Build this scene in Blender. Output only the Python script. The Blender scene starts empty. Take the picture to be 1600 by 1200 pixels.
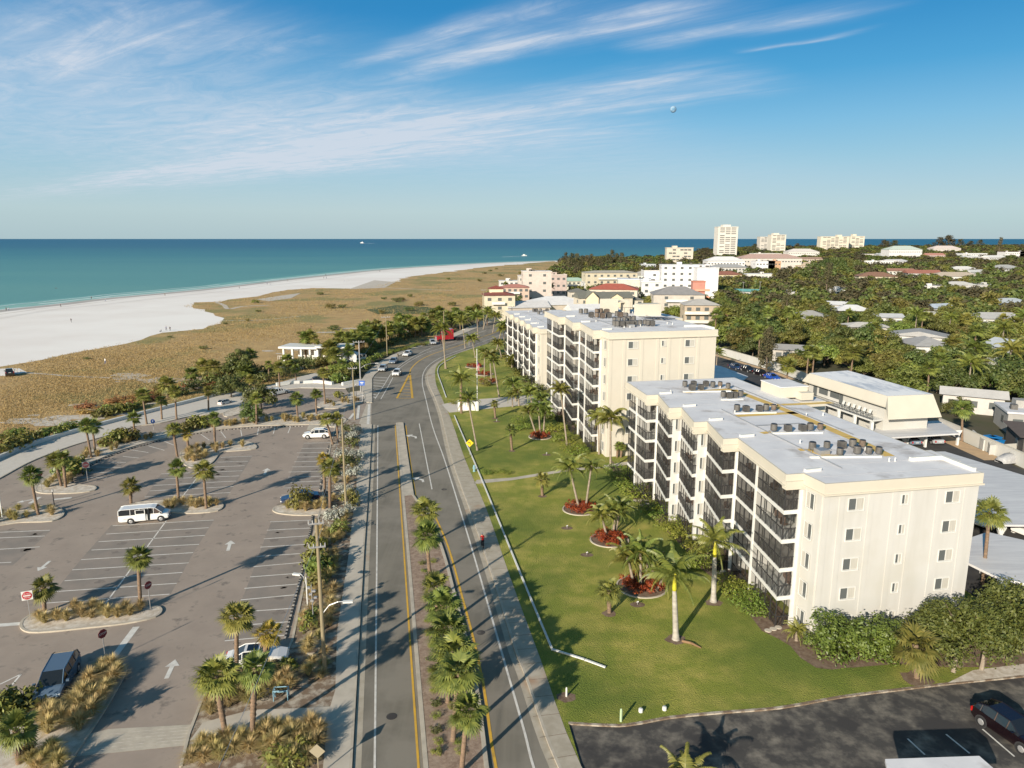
import bpy, bmesh, math, random
import numpy as np
from mathutils import Vector, Matrix, Euler
random.seed(7)
R = math.radians
sc = bpy.context.scene
C = sc.collection

# ------------------------------------------------------------ camera, sky, sun, exposure
CAM_H = 33.0; F_PX = 1120.0; PITCH = math.atan(227.0 / F_PX)
cam = bpy.data.objects.new('camera', bpy.data.cameras.new('camera')); C.objects.link(cam)
cam.data.sensor_width = 36.0; cam.data.lens = F_PX * 36.0 / 1600.0
cam.data.clip_start = 0.5; cam.data.clip_end = 200000.0
cam.location = (0, 0, CAM_H); cam.rotation_euler = (R(90) - PITCH, 0, 0)
sc.camera = cam
SUN_EL = R(21.0); SUN_AZ = (-0.545, -0.838)      # compass direction the sunlight comes from
sun = bpy.data.objects.new('sun', bpy.data.lights.new('sun', 'SUN')); C.objects.link(sun)
sun.data.energy = 4.4; sun.data.angle = R(0.5); sun.data.color = (1.0, 0.89, 0.74)
sv = Vector((SUN_AZ[0] * math.cos(SUN_EL), SUN_AZ[1] * math.cos(SUN_EL), math.sin(SUN_EL)))
sun.rotation_euler = sv.to_track_quat('Z', 'Y').to_euler()
sc.view_settings.view_transform = 'Standard'; sc.view_settings.look = 'None'
sc.view_settings.exposure = 0.78; sc.view_settings.gamma = 1.0

world = bpy.data.worlds.new('World'); sc.world = world; world.use_nodes = True
wn = world.node_tree.nodes; wl = world.node_tree.links; wn.clear()
def wmath(op, a, b=None, c=None):
    n = wn.new('ShaderNodeMath'); n.operation = op
    for i, x in enumerate((a, b, c)):
        if x is None: continue
        if isinstance(x, (int, float)): n.inputs[i].default_value = x
        else: wl.new(x, n.inputs[i])
    return n.outputs[0]
def wramp(x, a, b, lo=0.0, hi=1.0):
    n = wn.new('ShaderNodeMapRange'); n.interpolation_type = 'SMOOTHSTEP'
    wl.new(x, n.inputs[0]); n.inputs[1].default_value = a; n.inputs[2].default_value = b
    n.inputs[3].default_value = lo; n.inputs[4].default_value = hi
    return n.outputs[0]
sky = wn.new('ShaderNodeTexSky'); sky.sky_type = 'NISHITA'; sky.sun_disc = False
sky.sun_elevation = SUN_EL; sky.sun_rotation = R(213); sky.altitude = 0
sky.air_density = 1.0; sky.dust_density = 0.6; sky.ozone_density = 3.0
sk3 = wn.new('ShaderNodeSeparateColor'); wl.new(sky.outputs[0], sk3.inputs[0])
hsv = wn.new('ShaderNodeCombineColor')                      # the photograph's deeper, more saturated blue
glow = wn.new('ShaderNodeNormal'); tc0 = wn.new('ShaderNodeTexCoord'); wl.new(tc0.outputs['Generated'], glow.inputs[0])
glow.outputs[0].default_value = sv                          # sky boosted and warmed on the sun's side, behind the camera, to fill shadows
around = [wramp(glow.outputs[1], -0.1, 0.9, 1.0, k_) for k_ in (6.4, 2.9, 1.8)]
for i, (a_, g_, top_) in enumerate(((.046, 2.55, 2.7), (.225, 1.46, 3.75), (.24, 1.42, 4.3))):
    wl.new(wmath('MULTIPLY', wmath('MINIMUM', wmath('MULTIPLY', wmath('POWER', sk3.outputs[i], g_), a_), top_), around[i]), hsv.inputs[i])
grad = wn.new('ShaderNodeValToRGB')                         # clear morning blue from horizon to zenith, laid over the physical sky
tcg = wn.new('ShaderNodeTexCoord'); sxg = wn.new('ShaderNodeSeparateXYZ'); wl.new(tcg.outputs['Generated'], sxg.inputs[0]); wl.new(wmath('MAXIMUM', sxg.outputs[2], 0.0), grad.inputs[0])
el = grad.color_ramp.elements; el[0].position = 0.0; el[0].color = (.264, .348, .375, 1); el[1].position = 1.0; el[1].color = (.010, .042, .100, 1)
for ps, cl_ in ((.036, (.300, .393, .418, 1)), (.085, (.210, .350, .430, 1)), (.142, (.130, .300, .440, 1)), (.20, (.050, .222, .400, 1)), (.27, (.020, .158, .345, 1)), (.5, (.016, .082, .190, 1))):
    q_ = el.new(ps); q_.color = cl_
gs = wn.new('ShaderNodeVectorMath'); gs.operation = 'SCALE'; gs.inputs['Scale'].default_value = 10.0; wl.new(grad.outputs[0], gs.inputs[0])
gm = wn.new('ShaderNodeVectorMath'); gm.operation = 'MULTIPLY'; cbg = wn.new('ShaderNodeCombineXYZ')
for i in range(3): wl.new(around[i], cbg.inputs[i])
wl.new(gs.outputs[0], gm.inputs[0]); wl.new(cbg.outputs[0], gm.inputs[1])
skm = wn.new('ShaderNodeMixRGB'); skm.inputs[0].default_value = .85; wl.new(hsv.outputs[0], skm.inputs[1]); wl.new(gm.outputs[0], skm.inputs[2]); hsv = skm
tc = wn.new('ShaderNodeTexCoord'); sx = wn.new('ShaderNodeSeparateXYZ'); wl.new(tc.outputs['Generated'], sx.inputs[0])
dz = wmath('MAXIMUM', sx.outputs[2], 0.02)
qx = wmath('DIVIDE', sx.outputs[0], dz); qy = wmath('DIVIDE', sx.outputs[1], dz)
s_ = wmath('ADD', wmath('MULTIPLY', qx, 0.75), wmath('MULTIPLY', qy, -0.66))
t_ = wmath('ADD', wmath('MULTIPLY', qx, 0.66), wmath('MULTIPLY', qy, 0.75))
def wnoise(ks, kt, detail, rough=0.6, dist=0.0, off=0.0, scale=1.0):
    cb = wn.new('ShaderNodeCombineXYZ')
    wl.new(wmath('MULTIPLY', s_, ks), cb.inputs[0]); wl.new(wmath('MULTIPLY_ADD', t_, kt, off), cb.inputs[1])
    n = wn.new('ShaderNodeTexNoise'); n.inputs['Scale'].default_value = scale; n.inputs['Detail'].default_value = detail
    n.inputs['Roughness'].default_value = rough; n.inputs['Distortion'].default_value = dist
    wl.new(cb.outputs[0], n.inputs['Vector']); return n.outputs[0]
warp = wnoise(0.5, 0.9, 3)
tw = wmath('MULTIPLY_ADD', wmath('SUBTRACT', warp, 0.5), 0.9, t_)
fib = wnoise(0.7, 5.0, 9, 0.66, 0.6)
fib2 = wnoise(1.5, 3.0, 10, 0.70, 1.2, 7.3)
big = wnoise(0.35, 0.8, 4, 0.55, 0.3, 3.1)
def band(t0, w, sa, sb, sc_, sd, amp, slope=0.0):
    tt = wmath('MULTIPLY_ADD', s_, slope, tw) if slope else tw
    g = wmath('POWER', 2.718, wmath('MULTIPLY', -1.0, wmath('POWER', wmath('ABSOLUTE', wmath('DIVIDE', wmath('SUBTRACT', tt, t0), w)), 2.0)))
    return wmath('MULTIPLY', wmath('MULTIPLY', g, wmath('MULTIPLY', wramp(s_, sa, sb), wramp(s_, sc_, sd, 1.0, 0.0))), amp)
bands = [band(4.45, 0.46, -30, -12, -2.6, -1.7, 1.25, 0.05), band(5.2, 1.0, -26, -9, -4.6, -3.0, 0.8, 0.05), band(3.12, 0.17, -4.1, -3.2, -1.9, -1.2, 1.35),
         band(3.50, 0.13, -2.4, -1.9, -1.4, -0.8, 1.1), band(2.74, 0.13, -3.9, -3.2, -2.6, -1.8, 1.2),
         band(3.93, 0.045, -1.9, -1.7, -1.4, -1.05, 0.8), band(1.7, 0.5, -6.5, -4.6, -3.8, -2.8, 1.15),
         band(3.6, 0.9, -12, -6, -4.6, -3.4, 0.55), band(5.6, 1.3, -60, -24, -9, -5, 0.75), band(9, 5, -400, -60, -22, -9, 0.5)]
tot = bands[0]
for b_ in bands[1:]: tot = wmath('ADD', tot, b_)
fm = wmath('MULTIPLY', wramp(fib, 0.30, 0.78), wramp(fib2, 0.22, 0.70))
soft = wmath('MULTIPLY_ADD', fm, 1.15, 0.30)
dens = wmath('MULTIPLY', wmath('MULTIPLY', wmath('MULTIPLY', tot, soft), wramp(big, 0.25, 0.60, 0.45, 1.0)), wramp(sx.outputs[2], 0.02, 0.10, 0.0, 1.0))
left = wmath('MULTIPLY', wramp(s_, -6.5, -2.4, 1.0, 0.0), wramp(fib2, 0.15, 0.80, 0.20, 0.62))
left = wmath('MULTIPLY', left, wramp(sx.outputs[2], 0.03, 0.16, 0.0, 1.0))
dens = wmath('MINIMUM', wmath('ADD', wmath('MULTIPLY', dens, 0.72), left), 0.84)
mixc = wn.new('ShaderNodeMixRGB'); wl.new(dens, mixc.inputs[0]); wl.new(hsv.outputs[0], mixc.inputs[1])
mixc.inputs[2].default_value = (3.9, 4.2, 4.7, 1)
# pale sea haze low above the horizon
hz = wramp(sx.outputs[2], -0.02, 0.10, 0.35, 0.0)
mixh = wn.new('ShaderNodeMixRGB'); wl.new(hz, mixh.inputs[0]); wl.new(mixc.outputs[0], mixh.inputs[1]); mixh.inputs[2].default_value = (2.7, 3.5, 3.8, 1)
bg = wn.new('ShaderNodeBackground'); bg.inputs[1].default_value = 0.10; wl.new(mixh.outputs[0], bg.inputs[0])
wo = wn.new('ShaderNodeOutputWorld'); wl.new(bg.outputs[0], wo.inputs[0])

# ------------------------------------------------------------ geometry helpers
cP, sP = math.cos(PITCH), math.sin(PITCH)
def G(x, y, z=0.0):
    """Ground point (at height z) surveyed from the photograph."""
    u = (x - 800) / F_PX; v = (600 - y) / F_PX
    t = (z - CAM_H) / (-sP + v * cP)
    return Vector((u * t, (cP + v * sP) * t, z))
def PX(X, Y, Z):
    d = Y * cP - (Z - CAM_H) * sP; v = Y * sP + (Z - CAM_H) * cP
    return (800 + F_PX * X / d, 600 - F_PX * v / d)
def height_at(p, y):
    v = (600 - y) / F_PX
    return CAM_H + p.y * (-sP + v * cP) / (cP + v * sP)
def inpoly(x, y, poly):
    c = False; n = len(poly); j = n - 1
    for i in range(n):
        xi, yi = poly[i][0], poly[i][1]; xj, yj = poly[j][0], poly[j][1]
        if (yi > y) != (yj > y) and x < (xj - xi) * (y - yi) / (yj - yi) + xi: c = not c
        j = i
    return c
def smooth(pts, n=6, closed=False):
    P = [Vector(p) for p in pts]; out = []; m = len(P)
    rng = range(m if closed else m - 1)
    for i in rng:
        p0 = P[(i - 1) % m] if closed or i > 0 else P[0]; p1 = P[i]; p2 = P[(i + 1) % m]
        p3 = P[(i + 2) % m] if closed or i + 2 < m else P[-1]
        c = (p2 - p1).length; m1 = (p2 - p0) * (c / max(1e-6, c + (p1 - p0).length)); m2 = (p3 - p1) * (c / max(1e-6, c + (p3 - p2).length))
        for k in range(n):
            t = k / n
            out.append(p1 * (2 * t ** 3 - 3 * t * t + 1) + m1 * (t ** 3 - 2 * t * t + t) + p2 * (3 * t * t - 2 * t ** 3) + m2 * (t ** 3 - t * t))
    if not closed: out.append(P[-1])
    return out
def gp(px, n=0, closed=False, z=0.0):
    w = [G(x, y, z) for x, y in px]
    return smooth(w, n, closed) if n else w

class MB:
    def __init__(s): s.v = []; s.f = []; s.m = []
    def add(s, vs, fs, mi=0):
        o = len(s.v); s.v += [tuple(v) for v in vs]
        for f in fs: s.f.append(tuple(o + i for i in f)); s.m.append(mi)
    def box(s, cx, cy, cz, sx, sy, sz, rot=0.0, mi=0):
        c, sn = math.cos(rot), math.sin(rot); vs = []
        for dz in (-.5, .5):
            for dx, dy in ((-.5, -.5), (.5, -.5), (.5, .5), (-.5, .5)):
                x, y = dx * sx, dy * sy
                vs.append((cx + x * c - y * sn, cy + x * sn + y * c, cz + dz * sz))
        s.add(vs, [(0, 3, 2, 1), (4, 5, 6, 7), (0, 1, 5, 4), (1, 2, 6, 5), (2, 3, 7, 6), (3, 0, 4, 7)], mi)
    def quad(s, a, b, c, d, mi=0): s.add([a, b, c, d], [(0, 1, 2, 3)], mi)
    def prism(s, pts, z0, z1, mi=0, mt=None, bottom=True):
        n = len(pts)
        area = sum(pts[i][0] * pts[(i + 1) % n][1] - pts[(i + 1) % n][0] * pts[i][1] for i in range(n))
        if area < 0: pts = pts[::-1]
        vs = [(p[0], p[1], z0) for p in pts] + [(p[0], p[1], z1) for p in pts]
        s.add(vs, [(i, (i + 1) % n, n + (i + 1) % n, n + i) for i in range(n)], mi)
        s.add([(p[0], p[1], z1) for p in pts], [tuple(range(n))], mi if mt is None else mt)
        if bottom: s.add([(p[0], p[1], z0) for p in pts], [tuple(range(n))[::-1]], mi)
    def tube(s, p0, p1, r0, r1=None, n=8, mi=0, caps=True):
        p0, p1 = Vector(p0), Vector(p1); r1 = r0 if r1 is None else r1
        d = (p1 - p0).normalized(); a = d.cross(Vector((0, 0, 1)))
        if a.length < 1e-3: a = Vector((1, 0, 0))
        a.normalize(); b = d.cross(a); vs = []
        for p, r in ((p0, r0), (p1, r1)):
            for i in range(n):
                t = 2 * math.pi * i / n; vs.append(p + a * (r * math.cos(t)) + b * (r * math.sin(t)))
        fs = [(i, n + i, n + (i + 1) % n, (i + 1) % n) for i in range(n)]
        if caps: fs += [tuple(range(n)), tuple(range(2 * n - 1, n - 1, -1))]
        s.add(vs, fs, mi)
    def path(s, pts, radii, n=6, mi=0):
        for i in range(len(pts) - 1): s.tube(pts[i], pts[i + 1], radii[i], radii[i + 1], n, mi, i in (0, len(pts) - 2))
    def lathe(s, prof, cx=0, cy=0, n=12, mi=0):
        vs = [(cx + r * math.cos(2 * math.pi * i / n), cy + r * math.sin(2 * math.pi * i / n), z) for r, z in prof for i in range(n)]
        fs = [(k * n + i, k * n + (i + 1) % n, (k + 1) * n + (i + 1) % n, (k + 1) * n + i) for k in range(len(prof) - 1) for i in range(n)]
        fs.append(tuple(range(n))[::-1]); fs.append(tuple((len(prof) - 1) * n + i for i in range(n)))
        s.add(vs, fs, mi)
    def ribbon(s, pts, w, z, mi=0, h=None):
        P = [Vector((p[0], p[1], 0)) for p in pts]; L = []; Rr = []
        for i, p in enumerate(P):
            d = (P[min(i + 1, len(P) - 1)] - P[max(i - 1, 0)]); d.normalize(); nn = Vector((-d.y, d.x, 0)) * (w / 2)
            L.append(p + nn); Rr.append(p - nn)
        n = len(P)
        top = [(p.x, p.y, z) for p in L] + [(p.x, p.y, z) for p in Rr]
        s.add(top, [(i, n + i, n + i + 1, i + 1) for i in range(n - 1)], mi)
        if h:
            low = [(p.x, p.y, z - h) for p in L] + [(p.x, p.y, z - h) for p in Rr]
            s.add(top + low, [(i, i + 1, 2 * n + i + 1, 2 * n + i) for i in range(n - 1)] +
                  [(n + i + 1, n + i, 3 * n + i, 3 * n + i + 1) for i in range(n - 1)] +
                  [(0, 2 * n, 3 * n, n), (n - 1, 2 * n - 1, 4 * n - 1, 3 * n - 1)], mi)
    def build(s, name, mats, parent=None, smooth=False, loc=None):
        me = bpy.data.meshes.new(name); me.from_pydata(s.v, [], s.f)
        if not isinstance(mats, (list, tuple)): mats = [mats]
        for m in mats: me.materials.append(m)
        me.polygons.foreach_set('material_index', s.m)
        if smooth: me.polygons.foreach_set('use_smooth', [True] * len(s.f))
        me.update()
        o = bpy.data.objects.new(name, me); C.objects.link(o)
        if parent is not None: o.parent = parent
        if loc is not None: o.location = loc
        return o
def tag(o, label=None, cat=None, group=None, kind=None):
    if label: o['label'] = label
    if cat: o['category'] = cat
    if group: o['group'] = group
    if kind: o['kind'] = kind
    return o
def thing(name, label, cat, loc=(0, 0, 0), rz=0.0, group=None):
    o = bpy.data.objects.new(name, None); C.objects.link(o); o.empty_display_size = 0.3
    o.location = loc; o.rotation_euler = (0, 0, rz)
    return tag(o, label, cat, group)
def structure(o): o['kind'] = 'structure'; return o
KIDS = {}
def copy_tree(root):
    r = root.copy(); C.objects.link(r)
    if root.name not in KIDS: KIDS[root.name] = [(c, list(c.children)) for c in root.children]
    for ch, gs in KIDS[root.name]:
        c = ch.copy(); C.objects.link(c); c.parent = r
        for g in gs:
            d = g.copy(); C.objects.link(d); d.parent = c
    return r
USED = set()
def place(root, loc, rz=0.0, s=1.0, label=None, group=None, cat=None):
    if root.name in USED: o = copy_tree(root)
    else:
        if root.name not in KIDS: KIDS[root.name] = [(c, list(c.children)) for c in root.children]
        USED.add(root.name); o = root
    o.location = loc; o.rotation_euler = (0, 0, rz)
    o.scale = (s, s, s) if isinstance(s, (int, float)) else s
    if label: o['label'] = label
    if group: o['group'] = group
    if cat: o['category'] = cat
    return o
def drop_unused(root):
    if root.name not in USED:
        for c in list(root.children):
            for g in list(c.children): bpy.data.objects.remove(g)
            bpy.data.objects.remove(c)
        bpy.data.objects.remove(root)

# ------------------------------------------------------------ materials
def mat(name, col, rough=0.8, col2=None, ns=1.0, lo=0.35, hi=0.65, detail=5, stretch=None, col3=None, ns3=0.05, bump=None,
        metal=0.0, spec=None, island=None, trans=0.0, coat=0.0, objrand=None, lo3=0.42, hi3=0.6, hue=(.462, .525)):
    m = bpy.data.materials.new(name); m.use_nodes = True; nt = m.node_tree; N = nt.nodes; L = nt.links
    b = N['Principled BSDF']; b.inputs['Roughness'].default_value = rough; b.inputs['Metallic'].default_value = metal
    if spec is not None: b.inputs['Specular IOR Level'].default_value = spec
    if coat: b.inputs['Coat Weight'].default_value = coat; b.inputs['Coat Roughness'].default_value = 0.08
    c4 = lambda c: (c[0], c[1], c[2], 1)
    out = None
    geo = N.new('ShaderNodeNewGeometry')
    def tex(scale, det, st=None):
        n = N.new('ShaderNodeTexNoise'); n.inputs['Scale'].default_value = scale; n.inputs['Detail'].default_value = det
        n.inputs['Roughness'].default_value = 0.62
        if st:
            mp = N.new('ShaderNodeMapping'); mp.inputs['Scale'].default_value = st[:3]
            if len(st) > 3: mp.inputs['Rotation'].default_value = (0, 0, st[3])
            L.new(geo.outputs['Position'], mp.inputs[0]); L.new(mp.outputs[0], n.inputs['Vector'])
        else: L.new(geo.outputs['Position'], n.inputs['Vector'])
        return n.outputs[0]
    def rng(x, a, bb):
        n = N.new('ShaderNodeMapRange'); n.inputs[1].default_value = a; n.inputs[2].default_value = bb; L.new(x, n.inputs[0]); return n.outputs[0]
    def mix(f, a, bb):
        n = N.new('ShaderNodeMixRGB'); L.new(f, n.inputs[0])
        for k, x in ((1, a), (2, bb)):
            if isinstance(x, tuple): n.inputs[k].default_value = x
            else: L.new(x, n.inputs[k])
        return n.outputs[0]
    out = c4(col)
    if col2: out = mix(rng(tex(ns, detail, stretch), lo, hi), c4(col), c4(col2))
    if col3: out = mix(rng(tex(ns3, 4), lo3, hi3), out, c4(col3))
    if island: out = mix(rng(geo.outputs['Random Per Island'], 0.0, 1.0), out if not isinstance(out, tuple) else out, c4(island))
    if objrand:
        oi = N.new('ShaderNodeObjectInfo'); n = N.new('ShaderNodeHueSaturation')
        L.new(rngv(N, L, oi.outputs['Random'], 1 - objrand, 1 + objrand), n.inputs['Value'])
        mm = N.new('ShaderNodeMath'); mm.operation = 'FRACT'; m2 = N.new('ShaderNodeMath'); m2.operation = 'MULTIPLY'; m2.inputs[1].default_value = 7.31
        L.new(oi.outputs['Random'], m2.inputs[0]); L.new(m2.outputs[0], mm.inputs[0])
        L.new(rngv(N, L, mm.outputs[0], *hue), n.inputs['Hue'])
        if isinstance(out, tuple): n.inputs['Color'].default_value = out
        else: L.new(out, n.inputs['Color'])
        out = n.outputs[0]
    if isinstance(out, tuple): b.inputs['Base Color'].default_value = out
    else: L.new(out, b.inputs['Base Color'])
    if bump:
        bn = N.new('ShaderNodeBump'); bn.inputs['Strength'].default_value = bump[1]; bn.inputs['Distance'].default_value = bump[2] if len(bump) > 2 else 0.05
        L.new(tex(bump[0], 6, bump[3] if len(bump) > 3 else None), bn.inputs['Height']); L.new(bn.outputs[0], b.inputs['Normal'])
    if trans:
        tr = N.new('ShaderNodeBsdfTranslucent'); ms = N.new('ShaderNodeMixShader'); ms.inputs[0].default_value = trans
        if isinstance(out, tuple): tr.inputs[0].default_value = out
        else: L.new(out, tr.inputs[0])
        L.new(b.outputs[0], ms.inputs[1]); L.new(tr.outputs[0], ms.inputs[2]); L.new(ms.outputs[0], N['Material Output'].inputs[0])
    return m
def rngv(N, L, x, a, b):
    n = N.new('ShaderNodeMapRange'); n.inputs[3].default_value = a; n.inputs[4].default_value = b; L.new(x, n.inputs[0]); return n.outputs[0]
M = {}
M['lot'] = mat('lot_asphalt', (.265, .215, .175), .9, (.315, .257, .208), .35, detail=10, col3=(.150, .126, .106), ns3=.7, lo3=.57, hi3=.72, bump=(25, .35, .02))
M['road'] = mat('road_asphalt', (.185, .166, .132), .9, (.135, .122, .098), .8, .38, .66, stretch=(1, .03, 1, -.10), col3=(.205, .184, .15), ns3=.2, bump=(25, .3, .02))
M['drive'] = mat('driveway_asphalt', (.050, .046, .042), .85, (.195, .172, .140), .7, .44, .68, detail=14, col3=(.036, .033, .032), ns3=.22, lo3=.50, bump=(18, .4, .02))
M['darkasph'] = mat('car_park_asphalt', (.028, .028, .030), .9, (.05, .048, .046), .5)
M['concrete'] = mat('sidewalk_concrete', (.45, .405, .335), .9, (.38, .34, .28), 1.1, col3=(.49, .44, .365), ns3=.15)
M['concrete2'] = mat('old_sidewalk_concrete', (.40, .355, .285), .9, (.32, .28, .215), 1.0, col3=(.33, .20, .12), ns3=.16, lo3=.60, hi3=.74)
M['kerb'] = mat('kerb_concrete', (.46, .41, .33), .9, (.36, .32, .26), .9)
M['brick'] = mat('promenade_paving', (.52, .48, .42), .9, (.47, .43, .375), 1.5)
M['sand'] = mat('beach_sand', (.74, .69, .645), .95, (.70, .645, .59), .05, col3=(.78, .74, .69), ns3=.012)
M['wetsand'] = mat('wet_sand', (.40, .345, .285), .5, (.47, .41, .345), .06)
M['sandpatch'] = mat('sandy_soil', (.58, .53, .46), .95, (.38, .32, .25), 2.0)
M['dune'] = mat('dune_grass_ground', (.45, .300, .120), .95, (.34, .215, .085), .16, .34, .66, detail=11, col3=(.235, .20, .065), ns3=.022, lo3=.50, hi3=.58, bump=(1.2, .8, .3))
M['soil'] = mat('woodland_soil', (.075, .062, .035), .95, (.05, .055, .02), .2)
M['strip'] = mat('strip_soil', (.17, .12, .08), .95, (.40, .35, .28), 1.3, .46, .62, detail=8, bump=(12, .6, .05))
M['mulch'] = mat('mulch', (.115, .07, .045), .95, (.20, .145, .10), 3.0, bump=(12, .6, .05))
M['pinestraw'] = mat('median_mulch', (.20, .135, .095), .95, (.33, .25, .19), 3.0, bump=(12, .6, .05))
M['lawn'] = mat('lawn_grass', (.205, .228, .026), .95, (.380, .325, .072), .34, .42, .66, detail=12, col3=(.115, .155, .015), ns3=.06, lo3=.42, hi3=.62, bump=(9, 1.0, .15))
M['white'] = mat('white_paint', (.62, .62, .59), .6, (.56, .56, .53), 1.5)
M['linewhite'] = mat('road_marking_white', (.62, .60, .55), .8, (.44, .41, .37), 1.6, .40, .75)
M['linefaint'] = mat('worn_marking_white', (.68, .65, .60), .85, (.50, .46, .40), 1.2, .35, .7)
M['yellow'] = mat('road_marking_yellow', (.62, .36, .03), .8, (.48, .29, .05), 1.5)
M['cream'] = mat('cream_stucco', (.53, .495, .41), .85, (.50, .465, .385), .4, bump=(30, .1, .01))
M['stucco'] = mat('pale_stucco', (.49, .485, .46), .85, (.445, .438, .41), .9, .45, .72, stretch=(1, 1, .12), col3=(.445, .435, .395), ns3=.12, bump=(30, .1, .01))
M['stucco2'] = mat('warm_cream_stucco', (.525, .49, .42), .85, (.50, .465, .395), .3, bump=(30, .1, .01))
M['inner'] = mat('balcony_inner_wall', (.50, .42, .33), .85)
M['roofwhite'] = mat('white_membrane_roof', (.68, .67, .67), .75, (.57, .56, .57), .35, .36, .68, detail=9, col3=(.38, .35, .33), ns3=.26, lo3=.56, hi3=.70)
M['roofblue'] = mat('patchy_white_roof', (.78, .77, .76), .7, (.46, .49, .54), .35, .48, .62, stretch=(1, .35, 1))
M['walkpad'] = mat('yellow_roof_walkway', (.62, .42, .11), .8, (.56, .38, .12), 1)
M['rusty'] = mat('rusty_steel', (.10, .065, .045), .7, (.16, .13, .10), 2.5)
M['acgrey'] = mat('condenser_grey', (.125, .120, .110), .6, (.075, .07, .065), 2)
M['dark'] = mat('dark_metal', (.03, .03, .032), .5)
M['black'] = mat('black_rubber', (.012, .012, .013), .8)
M['steel'] = mat('galvanised_steel', (.42, .42, .42), .45, metal=.6)
M['slimtrunk'] = mat('slender_palm_trunk', (.30, .25, .19), .9, (.20, .16, .12), 1.5, stretch=(1, 1, 3))
M['wood'] = mat('pole_timber', (.26, .22, .13), .9, (.20, .16, .10), 2, stretch=(4, 4, .4))
M['metalroof'] = mat('ribbed_metal_roof', (.62, .61, .60), .5, (.50, .49, .49), .5, stretch=(.4, 3, 1, .2))
M['trunk'] = mat('palm_trunk', (.23, .155, .10), .9, (.13, .09, .06), 3.0, stretch=(1, 1, 3), bump=(9, .8, .05))
M['palegrey'] = mat('royal_palm_trunk', (.40, .375, .325), .8, (.27, .25, .21), 1.6, stretch=(1, 1, 2.5))
M['bark'] = mat('tree_bark', (.16, .12, .085), .9, (.10, .075, .055), 2, stretch=(2, 2, .5))
M['shaft'] = mat('crownshaft_green', (.46, .42, .03), .5)
M['fan'] = mat('fan_palm_leaf', (.100, .128, .028), .55, island=(.250, .262, .055), trans=.25, objrand=.16)
M['feather'] = mat('feather_palm_leaf', (.095, .128, .026), .5, island=(.225, .240, .048), trans=.25, objrand=.18)
M['yellowfan'] = mat('yellowing_palm_leaf', (.20, .17, .03), .6, island=(.38, .27, .04), trans=.2)
M['deadleaf'] = mat('dead_palm_leaf', (.34, .21, .11), .9, island=(.22, .13, .07), trans=.15)
M['leaf'] = mat('broad_leaf', (.118, .140, .027), .6, (.165, .140, .034), .035, .42, .60, island=(.190, .202, .042), trans=.25, objrand=.24)
M['leafdark'] = mat('dark_leaf', (.076, .098, .024), .55, (.062, .105, .022), .03, .42, .60, island=(.130, .148, .036), trans=.22, objrand=.2)
M['leafbright'] = mat('sea_grape_leaf', (.115, .150, .026), .5, island=(.245, .268, .052), trans=.22, objrand=.14)
M['needle'] = mat('pine_foliage', (.062, .066, .026), .8, island=(.120, .110, .044), trans=.12, objrand=.2)
M['rustleaf'] = mat('rust_brush', (.24, .11, .035), .8, island=(.42, .24, .08), trans=.2, objrand=.2)
M['silver'] = mat('silver_leaf', (.25, .27, .22), .7, island=(.42, .42, .36), trans=.15)
M['bush'] = mat('glossy_dark_bush_leaf', (.062, .098, .016), .5, island=(.150, .195, .032), trans=.2)
M['redleaf'] = mat('croton_leaf', (.13, .012, .008), .6, island=(.36, .075, .010), trans=.2)
M['hedge'] = mat('hedge_leaf', (.105, .150, .018), .6, island=(.230, .275, .040), trans=.2, objrand=.12)
M['tan'] = mat('dry_ornamental_grass', (.56, .42, .21), .9, island=(.36, .28, .11), trans=.25, objrand=.14, hue=(.495, .512))
M['tangreen'] = mat('green_ornamental_grass', (.33, .29, .10), .9, island=(.50, .39, .17), trans=.25, objrand=.14, hue=(.495, .512))
M['dunegrass'] = mat('dune_grass_blades', (.44, .32, .14), .95, island=(.32, .225, .095), trans=.2)
M['red'] = mat('sign_red', (.42, .02, .03), .5)
M['signdark'] = mat('sign_dark_red', (.16, .012, .022), .5)
M['signyellow'] = mat('sign_yellow', (.75, .50, .02), .5)
M['blue'] = mat('sign_blue', (.03, .11, .42), .5)
M['paleblue'] = mat('pale_blue_paint', (.20, .36, .44), .5)
M['brown'] = mat('brown_roof', (.10, .07, .055), .85, (.14, .10, .08), 1)
M['glass'] = mat('window_glass', (.10, .11, .11), .25, spec=.6)
M['curtain'] = mat('curtained_glass', (.48, .46, .41), .35, (.38, .37, .33), 3, stretch=(6, 6, .2))
M['carglass'] = mat('car_glass', (.012, .015, .018), .06, spec=.7)
M['lampglass'] = mat('headlight_glass', (.65, .66, .66), .15)
M['tail'] = mat('tail_light', (.35, .01, .01), .25)
M['skin'] = mat('skin', (.42, .24, .16), .6)
M['wake'] = mat('white_foam', (.70, .76, .76), .8)
def screen_mat(name, col, alpha):
    m = bpy.data.materials.new(name); m.use_nodes = True; N = m.node_tree.nodes; L = m.node_tree.links
    b = N['Principled BSDF']; b.inputs['Base Color'].default_value = (*col, 1); b.inputs['Roughness'].default_value = .6
    t = N.new('ShaderNodeBsdfTransparent'); mx = N.new('ShaderNodeMixShader'); mx.inputs[0].default_value = alpha
    L.new(t.outputs[0], mx.inputs[1]); L.new(b.outputs[0], mx.inputs[2]); L.new(mx.outputs[0], N['Material Output'].inputs[0])
    return m
M['screen'] = screen_mat('insect_screen', (.035, .030, .026), .24)
M['screen2'] = screen_mat('dark_insect_screen', (.030, .026, .024), .58)
def paint(name, c): return mat(name, c, .25, coat=.8, spec=.5)
_solid = {}
def flat(c, rough=.85, r2=None):
    k = (tuple(c), rough)
    if k not in _solid: _solid[k] = mat('stucco_or_roof_finish', c, rough, tuple(x * .85 for x in c), .6)
    return _solid[k]
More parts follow.
